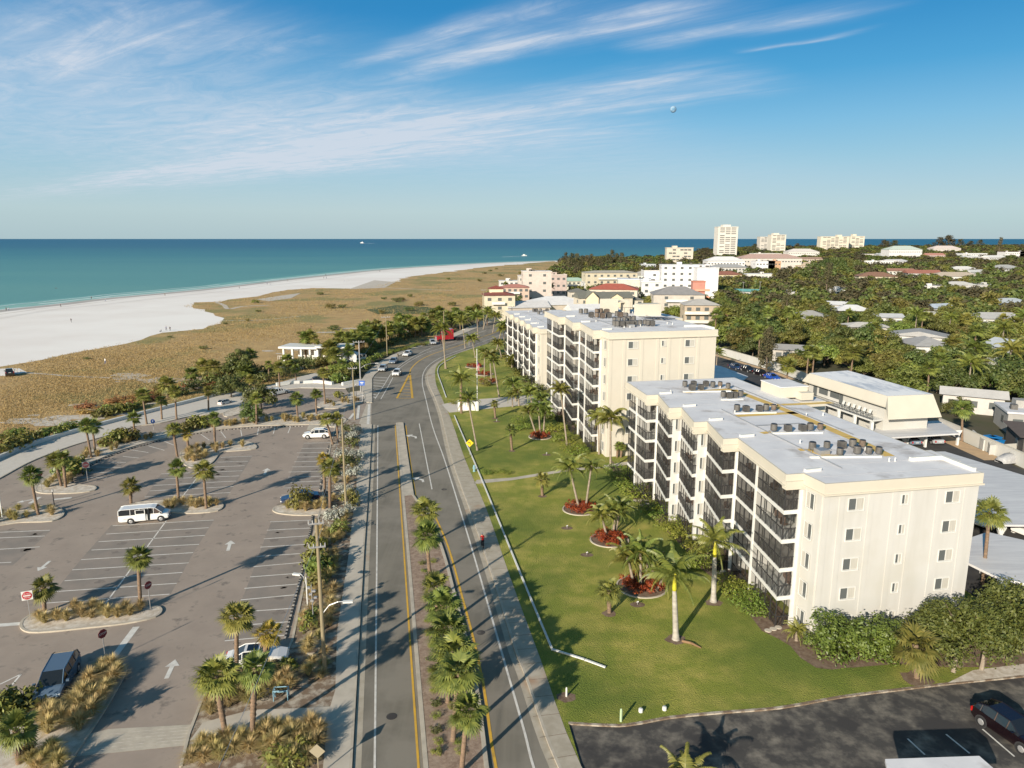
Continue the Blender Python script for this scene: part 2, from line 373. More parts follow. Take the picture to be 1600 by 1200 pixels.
# the sea: teal shallows turning to deep blue far out, small ripples
m = bpy.data.materials.new('sea_water'); m.use_nodes = True; N = m.node_tree.nodes; L = m.node_tree.links; b = N['Principled BSDF']
geo = N.new('ShaderNodeNewGeometry'); sp = N.new('ShaderNodeSeparateXYZ'); L.new(geo.outputs['Position'], sp.inputs[0])
def mth(op, a, b_=None, c_=None):
    n = N.new('ShaderNodeMath'); n.operation = op
    for i, x in enumerate((a, b_, c_)):
        if x is None: continue
        if isinstance(x, (int, float)): n.inputs[i].default_value = x
        else: L.new(x, n.inputs[i])
    return n.outputs[0]
nz = N.new('ShaderNodeTexNoise'); nz.inputs['Scale'].default_value = .004; nz.inputs['Detail'].default_value = 5
mp = N.new('ShaderNodeMapping'); mp.inputs['Scale'].default_value = (.35, 1.6, 1); L.new(geo.outputs['Position'], mp.inputs[0]); L.new(mp.outputs[0], nz.inputs['Vector'])
dd = mth('MULTIPLY_ADD', mth('SUBTRACT', nz.outputs[0], .5), 900.0, mth('MAXIMUM', sp.outputs[1], 0.0))
cr = N.new('ShaderNodeValToRGB'); L.new(mth('DIVIDE', dd, 6000.0), cr.inputs[0])
e = cr.color_ramp.elements; e[0].position = 0.03; e[0].color = (.132, .300, .268, 1); e[1].position = 1.0; e[1].color = (.020, .122, .205, 1)
for pos, col in ((.10, (.100, .268, .260, 1)), (.25, (.048, .190, .228, 1)), (.5, (.028, .135, .205, 1))):
    k = cr.color_ramp.elements.new(pos); k.color = col
L.new(cr.outputs[0], b.inputs['Base Color']); b.inputs['Roughness'].default_value = .45; b.inputs['Specular IOR Level'].default_value = .12
w1 = N.new('ShaderNodeTexNoise'); w1.inputs['Scale'].default_value = .25; w1.inputs['Detail'].default_value = 6
bn = N.new('ShaderNodeBump'); bn.inputs['Strength'].default_value = .6; bn.inputs['Distance'].default_value = .8
L.new(mp.outputs[0], w1.inputs['Vector']); L.new(w1.outputs[0], bn.inputs['Height']); L.new(bn.outputs[0], b.inputs['Normal'])
M['sea'] = m
# ------------------------------------------------------------ setting: sea, land, beach, dunes
def sheet(name, px, z, m, n=0, h=None, closed=False):
    pts = gp(px, n, closed) if n else gp(px)
    mb = MB()
    if h: mb.prism(pts, z - h, z, 0, bottom=False)
    else: mb.add([(p.x, p.y, z) for p in pts], [tuple(range(len(pts)))])
    o = mb.build(name, m); structure(o)
    me = o.data
    if me.polygons and me.polygons[-1].normal.z < 0 and not h: me.flip_normals()
    return o
mb = MB(); mb.quad((-90000, -2000, -.4), (90000, -2000, -.4), (90000, 110000, -.4), (-90000, 110000, -.4)); structure(mb.build('sea', M['sea']))
SHORE = [(-420, 540), (-200, 512), (0, 485), (94, 475), (169, 466), (300, 454), (381, 445), (447, 437), (512, 430), (600, 421), (680, 415.5), (760, 411), (830, 408.5), (872, 407)]
COAST = [(905, 404), (960, 401.5), (1005, 401), (1040, 401), (1075, 396), (1120, 391.5), (1180, 389), (1300, 388), (1450, 387), (1600, 386), (1900, 385.5), (2300, 386)]
pts = gp(SHORE, 4) + gp(COAST) + [Vector((9000, -300, 0)), Vector((-420, -300, 0)), Vector((-420, 120, 0))]
mb = MB(); mb.prism(pts, -1.0, 0.0, 0, bottom=False); structure(mb.build('ground', M['soil']))
DUNE_EDGE = [(-420, 690), (-200, 622), (0, 574), (56, 563), (131, 548), (187, 537), (253, 520), (316, 514), (346, 502), (352, 497), (340, 493), (318, 487), (300, 482), (287, 479), (296, 475), (305, 473), (337, 471), (403, 463), (447, 453), (490, 450), (545, 451), (578, 447), (612, 441), (640, 432), (700, 425), (760, 417), (830, 411), (866, 408.2)]
sheet('beach_sand', SHORE + [(880, 406), (990, 402.5), (1035, 404), (1000, 407), (940, 407), (880, 411), (700, 460), (420, 530), (250, 560), (0, 640), (-420, 760)], .02, M['sand'])
mb = MB(); W = smooth(gp(SHORE), 4); mb.ribbon([(p.x + 2, p.y - 4) for p in W], 9, .05); structure(mb.build('wet_sand', M['wetsand']))
mb = MB()
for offs, w, seg in ((5.5, 1.8, (0.05, .5)), (14, 2.2, (0.2, .72)), (8, 1.8, (.5, .95)), (24, 1.4, (.1, .45))):
    a, b2 = int(len(W) * seg[0]), int(len(W) * seg[1])
    mb.ribbon([(p.x - offs * .7 + math.sin(i * 1.7) * .8, p.y + offs * (1 + p.y / 700) + math.sin(i * 2.3)) for i, p in enumerate(W[a:b2])], w, -.33)
tag(mb.build('surf', M['wake']), 'thin white lines of surf breaking along the beach', 'surf', kind='stuff')
def ragged(px, amp, step=4.0, seed=3):
    rr = random.Random(seed); P = gp(px); out = []
    for a, b2 in zip(P, P[1:]):
        n = max(1, int((b2 - a).length / (step * (1 + a.y / 300)))); d = (b2 - a).normalized(); nn = Vector((-d.y, d.x, 0))
        for k in range(n): q = a + (b2 - a) * (k / n) + nn * rr.gauss(0, amp) * (1 + a.y / 400); out.append(PX(q.x, q.y, 0))
    return out + [px[-1]]
sheet('dune_field', ragged(DUNE_EDGE, .9) + [(880, 412), (900, 430), (820, 450), (760, 492), (700, 520), (600, 550), (520, 575), (430, 603), (340, 620), (225, 649), (132, 674), (50, 697), (0, 716), (-150, 790), (-420, 900)], .05, M['dune'])
def seaward(d): 
    out = []
    for i, p in enumerate(W):
        t = W[min(i + 1, len(W) - 1)] - W[max(i - 1, 0)]; t.normalize(); out.append(p + Vector((-t.y, t.x, 0)) * d)
    return out
for d_, w_, c_, z_ in ((9, 22, (.26, .46, .40), -.38), (24, 12, (.17, .385, .35), -.385)):
    mb = MB(); q_ = [p + Vector((math.sin(i * .9) * 2.0, math.cos(i * 1.3) * 2.0, 0)) for i, p in enumerate(seaward(d_))]; mb.ribbon(q_, w_, z_)
    structure(mb.build('shallow_water', mat('shallow_water', c_, .5, tuple(x * .85 for x in c_), .05, spec=.15)))
mb = MB(); mb.ribbon([p + Vector((math.sin(i * 1.9) * 1.2, 0, 0)) for i, p in enumerate(seaward(-13))], .9, .055); structure(mb.build('wrack_line', mat('wrack', (.48, .42, .35), .95, (.62, .56, .50), .4)))
for d_ in (-24, -26.2): mb = MB(); mb.ribbon([p + Vector((math.sin(i * .5) * 3, 0, 0)) for i, p in enumerate(seaward(d_))], .5, .052); structure(mb.build('tyre_track', mat('tracked_sand', (.62, .57, .52), .95)))
# sandy tracks and clearings in the dunes
for px, w in (([(-20, 584), (40, 583), (110, 588), (200, 592), (240, 594)], 1.2), ([(337, 472), (350, 477), (358, 483), (380, 479), (420, 477)], 2.2),
              ([(345, 501), (372, 501), (410, 500), (470, 494)], 1.0), ([(590, 449), (650, 452), (710, 454)], 2.0)):
    mb = MB(); mb.ribbon(gp(px, 5), w, .08); structure(mb.build('sandy_track', M['sandpatch']))
for px in ([(-20, 577), (30, 576), (42, 582), (10, 588), (-20, 587)], [(545, 452), (585, 438), (618, 441), (600, 450)], [(400, 468), (440, 462), (470, 458), (455, 466), (420, 471)]):
    sheet('sand_patch', px, .085, M['sand' if px[0][0] < 500 and px[0][0] < 0 else 'sandpatch'])
sheet('green_marsh_grass', [(572, 484), (620, 477), (668, 480), (700, 486), (650, 491), (590, 491)], .09, mat('marsh_green', (.07, .095, .022), .95, (.045, .065, .016), .3))
rp = random.Random(5)
for cx, cy, n in ((240, 588, 9), (90, 655, 10), (180, 640, 8), (430, 575, 7), (560, 520, 9), (620, 510, 10), (470, 545, 6), (280, 600, 8)):
    mb = MB()
    for k in range(n):
        p = G(cx + rp.uniform(-60, 60), cy + rp.uniform(-9, 9)); r = rp.uniform(.8, 2.6)
        mb.add([(p.x + r * 1.6 * rp.uniform(.6, 1.2) * math.cos(a * .785), p.y + r * rp.uniform(.6, 1.2) * math.sin(a * .785), .085 + k * .003) for a in range(8)], [tuple(range(8))])
    structure(mb.build('sand_patch', M['sandpatch']))

# ------------------------------------------------------------ parking lot, roads
LANE_UP = [(-260, 900), (-120, 812), (0, 748), (40, 726), (75, 711), (117, 696), (162, 683), (212, 667), (250, 662), (300, 651), (350, 646), (385, 632), (412, 618), (430, 610), (470, 607), (540, 608)]
LOT_R = [(546, 616), (541, 637), (568, 629), (581, 629.5), (580.5, 664), (564, 664), (541, 656), (524, 668), (517, 695), (507, 745), (503, 790), (487, 850), (474, 920), (457, 1002), (445, 1030), (360, 1062), (318, 1090), (295, 1150), (283, 1200), (101, 2600)]
sheet('parking_lot', LANE_UP + LOT_R + [(-1500, 2600)], .035, M['lot'])
KERB_L = [(478, 2600), (548, 1200), (568, 860), (576, 750), (580.5, 664), (581, 629.5), (581, 592), (585, 586), (591, 581), (604, 570), (622, 556.5), (647, 545), (690, 534), (735, 517), (775, 500), (830, 484), (900, 470)]
KERB_R = [(1597, 2600), (874, 1200), (820, 1053), (807, 1020), (775, 917), (740, 812), (707, 720), (690, 650), (680, 622), (671, 603), (668, 590), (672, 580), (681, 570), (700, 559), (740, 544), (800, 526), (850, 508), (920, 484)]
kl = gp(KERB_L[:11], 0) + smooth(gp(KERB_L[10:]), 4)[1:]
kr = smooth(gp(KERB_R), 5)
mb = MB(); mb.add([(p.x, p.y, .03) for p in kl] + [(p.x, p.y, .03) for p in reversed(kr)], [tuple(range(len(kl) + len(kr)))]); structure(mb.build('road', M['road']))
def kerb(name, pts, w=.18, z=.15, m='kerb', h=.15):
    mb = MB(); mb.ribbon(pts, w, z, 0, h); return structure(mb.build(name, M[m]))
kerb('kerb', kl[:5]); kerb('kerb', kl[5:])
kerb('kerb', kr, .2, .165)
mb = MB(); mb.ribbon([(p.x - .38, p.y) for p in kr[:-8]], .5, .036); structure(mb.build('gutter', M['concrete2']))
mb = MB(); mb.ribbon([(p.x + .42, p.y) for p in kl[:5]], .5, .036); structure(mb.build('gutter', M['concrete2']))
# left sidewalk (near part, then the part beyond the car park entrance)
SWL = [(388, 2600), (505, 1200), (510, 1150), (515, 1110), (524, 1081), (527, 987), (546, 860), (548, 835), (557, 760), (561, 700), (564, 664)]
sheet('sidewalk', SWL + [(580.5, 664), (576, 750), (568, 860), (548, 1200), (478, 2600)], .145, M['concrete'], h=.15)
sheet('sidewalk', [(566, 629), (566, 610), (567, 592), (571, 584), (593, 566), (611, 556), (640, 543), (665, 535.5), (690, 529), (735, 510), (775, 493), (790, 487)] + [(x, y) for x, y in KERB_L[5:15]][::-1], .145, M['concrete'], h=.15)
sheet('footpath', [(297, 1160), (317, 1132), (393, 1112), (480, 1109), (516, 1107), (514, 1134), (484, 1126), (427, 1137), (357, 1160)], .158, M['concrete'])
sheet('sidewalk_ramp', [(560, 664), (580, 664), (580, 629), (574, 629)], .05, M['kerb'])
# right sidewalk
SWR = [(1655, 2600), (908, 1200), (840, 1020), (800, 912), (760, 797), (727, 720), (708, 665), (700, 645), (690, 622), (682, 603), (680, 590), (681, 575), (690, 565), (707, 556), (745, 543)]
swr = smooth(gp(SWR), 4)
pt = swr + [p for p in reversed(smooth(gp(KERB_R[:15]), 4))]
mb = MB(); mb.prism(pt, 0, .16, 0, bottom=False); structure(mb.build('sidewalk', M['concrete2']))
mb = MB()                                                   # joints across the right walk
for i in range(2, 46):
    t = i * 2.1; p = None
    acc = 0
    for a, b2 in zip(swr, swr[1:]):
        L_ = (b2 - a).length
        if acc + L_ > t: p = a + (b2 - a) * ((t - acc) / L_); d = (b2 - a).normalized(); break
        acc += L_
    if p is None: break
    q = p + Vector((-d.y, d.x, 0)) * 1.9
    mb.ribbon([p, q], .04, .1645)
structure(mb.build('sidewalk_joint', M['mulch']))
# promenade
PROM_UP = [(-260, 850), (-130, 780), (0, 718), (60, 694), (132, 673), (225, 648), (300, 629), (355, 614.5), (425, 602), (470, 589), (495, 583), (506, 588), (498, 597), (540, 601), (568, 592)]
sheet('promenade', PROM_UP + [(566, 602), (540, 607.5), (470, 606.5), (430, 609.5), (412, 617.5), (385, 631.5), (350, 645.5), (300, 650.5), (250, 661.5), (212, 666.5), (162, 682.5), (117, 695.5), (75, 710.5), (40, 725.5), (0, 747.5), (-120, 811), (-260, 899)], .14, M['brick'], h=.14)
kerb('kerb', gp(LANE_UP[:12], 4), .25, .17)
# islands in the car park
ISL = {
 'near': [(34, 982), (48, 989), (90, 987), (127, 983), (198, 975), (243, 965), (252, 956), (246, 950), (220, 952), (150, 950), (75, 957), (55, 960), (37, 970)],
 'corner': [(167, 1041), (184, 1037), (195, 1043), (195, 1053), (167, 1104), (136, 1152), (105, 1200), (85, 1240), (-60, 1240), (-60, 1130), (0, 1112), (55, 1114), (105, 1105), (136, 1064)],
 'west': [(-40, 827), (10, 820), (32, 817), (82, 815), (98, 807), (95, 797), (60, 791), (35, 798), (-40, 808)],
 'lane': [(57, 769), (60, 757), (82, 740), (117, 717), (150, 700), (175, 690), (215, 684), (240, 680), (270, 671), (325, 664), (350, 659), (400, 653), (440, 652), (469, 649), (495, 646), (520, 650), (541, 656), (524, 668), (500, 664), (480, 664), (400, 666), (350, 670), (300, 678), (250, 687), (200, 701), (160, 716), (130, 731), (110, 747), (113, 757), (147, 761), (147, 767), (120, 771), (75, 772)],
 'middle': [(283, 708), (300, 700), (340, 692), (382, 691), (397, 695), (399, 702), (372, 705), (347, 707), (333, 722), (320, 730), (300, 732), (287, 724)],
 'van': [(205, 797), (210, 787), (262, 783), (300, 780), (338, 783), (348, 791), (340, 799), (300, 803), (262, 801), (230, 802)],
 'nose': [(427, 798), (432, 793), (455, 789), (503, 786), (512, 790), (510, 803), (470, 806), (436, 803)],
 'upper': [(496, 636), (505, 628), (540, 628), (548, 614), (566, 612), (567, 629), (541, 637), (515, 639)],
 'bay': [(372, 636), (392, 628), (400, 637), (385, 644), (355, 652), (350, 646)]}
for k, px in ISL.items():
    pts = smooth(gp(px), 3, True)
    mb = MB(); mb.prism(pts, .03, .15, 0, bottom=False); structure(mb.build('planted_island', M['sandpatch']))
    kerb('kerb', pts + [pts[0]], .22, .17)
STRIP = LOT_R[5:] + [(300, 2600), (388, 2600)] + SWL[1:]
sheet('planting_strip', STRIP, .12, M['strip'], h=.12)
kerb('kerb', gp(LOT_R[7:19]), .2, .16)
sheet('concrete_nose', [(479, 673), (483, 664.5), (500, 665), (512, 668), (492, 675)], .165, M['kerb'])
# lawn, driveway, complex car park
LAWN = [(908, 1200), (888, 1132), (940, 1135), (979, 1135), (1047, 1123), (1130, 1115), (1217, 1108), (1313, 1091), (1400, 1080), (1483, 1070), (1600, 1058), (1750, 1040)]
lw = swr[2:] + [G(800, 525), G(850, 505), G(900, 490), Vector((0, 330, 0)), Vector((60, 330, 0)), Vector((62, 200, 0)), Vector((70, 110, 0)), Vector((60, 48, 0))] + [G(x, y) for x, y in LAWN[::-1][1:]]
mb = MB(); mb.prism(lw, 0, .145, 0, bottom=False); structure(mb.build('lawn', M['lawn']))
dr = [Vector((p.x, p.y, 0)) for p in gp([(1655, 2600), (908, 1200)] + LAWN[1:], 0)] + [Vector((75, 60, 0)), Vector((75, 8, 0))]
mb = MB(); mb.add([(p.x, p.y, .03) for p in dr], [tuple(range(len(dr)))]); structure(mb.build('driveway', M['drive']))
kerb('driveway_edging', gp(LAWN[1:], 3), .22, .152, 'strip', .1)
cp = [Vector(v) for v in ((35, 160, 0), (35, 104, 0), (42, 70, 0), (44, 58, 0), (54, 50.5, 0), (74, 55, 0), (74.2, 104, 0), (74.4, 115, 0), (68.5, 163, 0), (67, 177, 0), (59.5, 207, 0), (54, 235, 0), (44, 235, 0))]
mb = MB(); mb.add([(p.x, p.y, .16) for p in cp], [tuple(range(len(cp)))]); structure(mb.build('car_park', M['darkasph']))
mb = MB(); mb.ribbon([(58.3, 205, 0), (65.8, 177, 0), (67.4, 160, 0)], 1.6, .17); structure(mb.build('verge', mat('tan_gravel', (.52, .36, .20), .95, (.40, .28, .17), .6)))
mb = MB(); mb.ribbon([(72.7, 120, 0), (73, 104, 0)], 3.2, .172); structure(mb.build('verge', mat('tan_gravel_yard', (.50, .34, .19), .95, (.40, .28, .17), .6)))
sheet('footpath', [(741, 757), (745, 751.5), (800, 748), (887, 734), (940, 729), (985, 722), (985, 727), (940, 733), (887, 738), (800, 752), (747, 757.5)], .16, M['concrete'])
sheet('entrance_drive', [(690, 633), (720, 627), (760, 624), (810, 620), (850, 616), (868, 614), (868, 624), (850, 632), (800, 636), (760, 640), (702, 646)], .162, M['brick'])
# median
ML = [(629, 661.5), (620, 662), (637.5, 860), (665.5, 1200), (770, 2600)]
MR = [(993, 2600), (760, 1200), (745, 1080), (728, 1000), (709, 927), (697, 880), (684, 842), (662, 800), (645, 775), (636, 715), (629, 661.5)]
mr = gp(MR[:2]) + smooth(gp(MR[1:9]), 5)[1:] + gp(MR[9:])
ml = gp(ML)
mb = MB(); mb.prism(ml + mr[:-1], .02, .17, 0, bottom=False); structure(mb.build('median', M['pinestraw']))
sheet('median_paving', [(629, 662), (621, 662), (631, 777), (645, 775), (636, 715)], .178, M['kerb'])
kerb('kerb', ml, .3, .19); kerb('kerb', mr, .3, .19)
# ------------------------------------------------------------ painted markings
def marking(name, lines, w, m, z=.044, n=0):
    mb = MB()
    for l in lines: mb.ribbon(gp(l, n), w, z)
    return structure(mb.build(name, M[m]))
marking('edge_line', [[(550, 2600), (585.5, 1200), (589, 860), (590.5, 665)]], .15, 'linewhite')
marking('edge_line', [[(1324, 2600), (834, 1200), (820, 1146), (784, 1020), (735, 850), (695, 720), (676, 667), (665, 622), (660, 600), (661, 585), (667, 574), (678, 565), (695, 556), (725, 545), (765, 530), (800, 517)]], .17, 'linewhite', n=5)
marking('median_line', [[(794, 2600), (654, 1200), (631, 860), (617.5, 665)], ], .16, 'yellow')
marking('median_line', [[(1110, 2600), (775, 1200), (756, 1075), (740, 1000), (720.5, 927), (708, 880), (697, 846), (679, 805)]], .2, 'yellow', n=4)
marking('median_line', [[(634, 665), (641, 720), (650, 777)]], .15, 'yellow')
marking('lane_line', [[(655, 662), (675, 765)]], .15, 'linewhite')
marking('lane_line', [[(586, 623.5), (600, 602), (612, 583), (623, 573), (640, 561), (660, 550), (680, 541.5), (720, 530), (760, 516)]], .16, 'linewhite', n=4)
marking('lane_line', [[(595, 624), (606, 605), (614, 590)], ], .16, 'linewhite')
marking('lane_line', [[(617, 582), (628, 573), (645, 562), (665, 552), (700, 541), (730, 532)]], .14, 'linewhite', n=4)
marking('centre_line', [[(640, 585), (642, 577), (650, 568), (660, 561), (680, 552), (715, 541), (767, 522), (800, 510)]], .28, 'yellow', n=4)
# hatched triangles
tri = [[(640, 586), (621, 622.5)], [(621, 622.5), (643.5, 622.5)], [(643.5, 622.5), (640, 586)], [(638.5, 586), (619.5, 622.5)], [(645.3, 622.5), (641.5, 586)]]
for y in (594, 599, 604, 608.5, 613, 617.5):
    t = (y - 586) / 36.5; tri.append([(640 - 19 * t, y), (640 + 3.6 * t, y + .6)])
marking('hatched_area', tri, .22, 'yellow', .05)
hat = []
for y0 in (590, 594.5, 599, 603.5, 608, 612.5, 617, 621):
    t = (622.5 - y0) / 39; hat.append([(583, y0 - .6), (586.5 + 23 * t, y0 + .8)])
marking('hatched_area', hat, .3, 'linewhite', .05)
# turn arrows and lot arrows as flat painted shapes
def arrow(px, py, ang, s, name='painted_arrow', curved=False, tip=None):
    p = G(px, py)
    if tip: q = G(*tip); d = q - p; ang = math.atan2(d.y, d.x) - math.pi / 2; s = d.length / 2; p = (p + q) / 2
    mb = MB(); c, sn = math.cos(ang), math.sin(ang)
    if curved: pts = [(-.1, -1.0), (.1, -1.0), (.14, -.35), (-.25, .15), (-.1, .45), (-.85, .35), (-.6, -.35), (-.42, -.1), (-.08, -.5)]
    else: pts = [(-.13, -1), (.13, -1), (.13, .25), (.42, .25), (0, 1), (-.42, .25), (-.13, .25)]
    mb.add([(p.x + (x * c - y * sn) * s, p.y + (x * sn + y * c) * s, .046) for x, y in pts], [tuple(range(len(pts)))])
    o = structure(mb.build(name, M['linewhite']))
    return o
arrow(356, 861, 0, 1, tip=(361, 845)); arrow(260, 1061, 0, 1, tip=(274, 1031)); arrow(413, 742, 0, 1, tip=(418, 732)); arrow(78, 877, 0, 1, tip=(59, 893))
arrow(648, 681, .25, 1.8, curved=True); arrow(659, 748, .25, 1.6, curved=True); arrow(40, 783, 2.3, 1.0)
lines = [((394, 713), (345, 715)), ((387.5, 721), (340, 722.5)), ((382, 728), (335, 730)), ((379, 736), (252, 741)), ((374, 744), (246, 749)), ((369, 752), (240, 759)),
 ((365, 760.5), (234, 767.5)), ((360, 770), (226, 777)), ((351, 780), (322, 781)), ((176, 822), (334, 813)), ((166, 835), (326, 825)), ((154, 847), (320, 837)), ((143, 860), (311, 851)),
 ((127, 875), (302, 864)), ((113, 891), (295, 880)), ((101, 908), (285, 895)), ((86, 925), (276, 912)), ((71, 943), (265, 929)), ((312, 742), (282, 780)), ((260, 814), (164, 945)),
 ((475, 693), (518, 692)), ((471, 701), (515, 700.5)), ((464, 708), (513, 707)), ((464, 714.5), (511, 714)), ((460, 722), (506, 721)), ((456, 730), (505, 729)), ((451, 738), (504, 736.5)),
 ((450, 746), (502, 744.5)), ((446, 754.5), (500, 752)), ((444, 763), (499, 761)), ((440, 774), (450, 773.5)), ((422, 816), (489, 813)), ((417, 829), (486, 825.5)), ((412, 842.5), (484, 837.5)),
 ((407, 855.5), (479, 851)), ((401, 870), (469, 865.5)), ((396, 886), (476, 879)), ((391, 902), (471, 896)), ((382, 920), (467, 913)), ((376, 938), (461, 930)), ((372, 957), (459, 951)),
 ((372, 978), (453, 972)), ((351, 1002), (447, 993)), ((340, 1026), (420, 1020)),
 ((115, 746), (167, 747)), ((130, 738), (177, 739)), ((150, 730), (189, 731)), ((170, 722.5), (197, 723)), ((192, 713.5), (217, 716)), ((203, 703), (232, 707.5)), ((232, 697), (257, 704)),
 ((257, 690), (272, 696)), ((314, 679), (327, 688)), ((345, 674.5), (353, 685)), ((376, 672), (378, 682)), ((404, 670), (402, 680)), ((430, 667), (427, 678)), ((454, 667), (450, 677)),
 ((-20, 842), (70, 838)), ((-20, 860), (62, 855)), ((-20, 881), (18, 879)), ((-20, 833), (78, 829)), ((510, 615), (541, 613)), ((506, 620), (541, 618)), ((500, 625), (538, 623)), ((0, 1070), (33, 1054)), ((17, 1073), (33, 1054)),
 ((438, 624), (462, 623))]
marking('parking_bay_line', lines, .14, 'linefaint')
M['bay'] = mat('worn_bay_asphalt', (.205, .178, .152), .9, (.255, .212, .176), .45, .38, .66, detail=10)
for k_, px_ in enumerate(([(345, 714), (395, 712), (352, 781), (226, 778), (252, 741), (318, 737)], [(174, 821), (335, 812), (300, 868), (266, 930), (70, 944), (126, 875)], [(424, 815), (488, 812), (447, 994), (350, 1003), (385, 920)], [(476, 692), (517, 691), (499, 762), (443, 765)], [(-30, 829), (80, 829), (20, 884), (-60, 884)], [(109, 748), (150, 727), (232, 694), (259, 688), (262, 700), (200, 722), (168, 748)])):
    sheet('worn_parking_bays', px_, .0375 + k_ * .0001, M['bay'])
ro_ = random.Random(44); mb = MB()
for (a_, b_) in [l for l in lines if abs(l[0][0] - l[1][0]) > 40] * 2:
    t_o = ro_.choice((.22, .3, .72, .8)); x_, y_ = a_[0] + (b_[0] - a_[0]) * t_o, a_[1] + (b_[1] - a_[1]) * t_o + ro_.uniform(3, 6); p = G(x_, y_); r_ = ro_.uniform(.15, .55)
    mb.add([(p.x + r_ * ro_.uniform(.5, 1.2) * math.cos(k * .7) * 1.3, p.y + r_ * ro_.uniform(.5, 1.2) * math.sin(k * .7), .040) for k in range(9)], [tuple(range(9))])
structure(mb.build('oil_stain', mat('oil_stain', (.150, .126, .106), .8, (.21, .175, .145), 3)))
for px, py in ((751, 989), (694, 765), (606, 600), (612, 1120)):
    p = G(px, py); mb = MB(); mb.lathe([(.38, .036), (.38, .045), (.30, .048)], p.x, p.y, 16); structure(mb.build('manhole_cover', M['drive']))
marking('stop_bar', [[(213, 980), (171, 1036)], [(-20, 979), (33, 975)], [(62, 777), (47, 787)], [(84, 781), (112, 778)]], .55, 'linewhite')
sheet('paved_crossing', [(139, 1148), (170, 1140), (300, 1133), (292, 1150), (289, 1166), (119, 1183)], .05, M['kerb'])
mb = MB()
for t_ in (.12, .27, .42, .57, .72, .87): a_, b_ = (139 - 20 * t_, 1148 + 35 * t_), (300 - 11 * t_, 1133 + 33 * t_); mb.ribbon(gp([a_, ((a_[0] + b_[0]) / 2, (a_[1] + b_[1]) / 2 - 1), b_]), .05, .054)
structure(mb.build('paving_joint', M['sandpatch']))
marking('crosswalk_line', [[(553, 646), (546, 655)], [(561, 634), (558.5, 655)], [(577, 632), (575, 664)]], .5, 'linewhite', .06)
marking('parking_bay_line', [[(1600, 1172), (1590, 1160)], [(1535, 1140), (1585, 1183)], [(1478, 1148), (1515, 1178)], [(1418, 1155), (1445, 1180)]], .12, 'linewhite')
# wheel stops: one thing per bay
def wheel_stop_proto():
    t = thing('wheel_stop', 'black rubber wheel stop', 'wheel stop')
    mb = MB()
    for k in range(6):
        x0 = -.85 + k * .283; mb.prism([(x0, -.09), (x0 + .27, -.09), (x0 + .27, .09), (x0, .09)], 0, .12, k % 2)
    mb.build('bumper_bar', [M['black'], mat('wheel_stop_stripe', (.30, .28, .25), .8)], t)
    return t
ws = wheel_stop_proto()
def stops(pairs, label, group):
    for (x0, y0), (x1, y1) in pairs:
        a, b2 = G(x0, y0), G(x1, y1); place(ws, ((a.x + b2.x) / 2, (a.y + b2.y) / 2, .035), math.atan2(b2.y - a.y, b2.x - a.x), 1.0, label, group)
def along(px, n, f0=.1, f1=.9):
    w = gp(px); L_ = sum((b2 - a).length for a, b2 in zip(w, w[1:])); out = []
    for k in range(n):
        seg = []
        for t in ((k + .2) / n * L_, (k + .8) / n * L_):
            acc = 0
            for a, b2 in zip(w, w[1:]):
                l = (b2 - a).length
                if acc + l >= t - 1e-6: p = a + (b2 - a) * ((t - acc) / l); break
                acc += l
            seg.append(PX(p.x, p.y, 0))
        out.append(seg)
    return out
stops(along([(514, 696), (506, 723), (503, 745), (499, 768)], 9), 'black wheel stop at the far bays beside the palms and utility poles', 'wheel stops at the far roadside bays')
stops(along([(488, 807), (485, 830), (480, 850)], 5), 'black wheel stop at the roadside bays just before the grass nose', 'wheel stops at the middle roadside bays')
stops(along([(475, 880), (463, 930), (445, 1000)], 8), 'black and grey wheel stop at the near roadside bays by the white car', 'wheel stops at the near roadside bays')
stops(along([(109, 747), (135, 731), (165, 716), (205, 702), (255, 688)], 9), 'dark wheel stop at the curved bays below the bushy island', 'wheel stops on the curved bays')
stops(along([(300, 679.5), (345, 673), (400, 668.5), (475, 666.5)], 9), 'dark wheel stop along the far kerb of the car park', 'wheel stops along the far kerb')
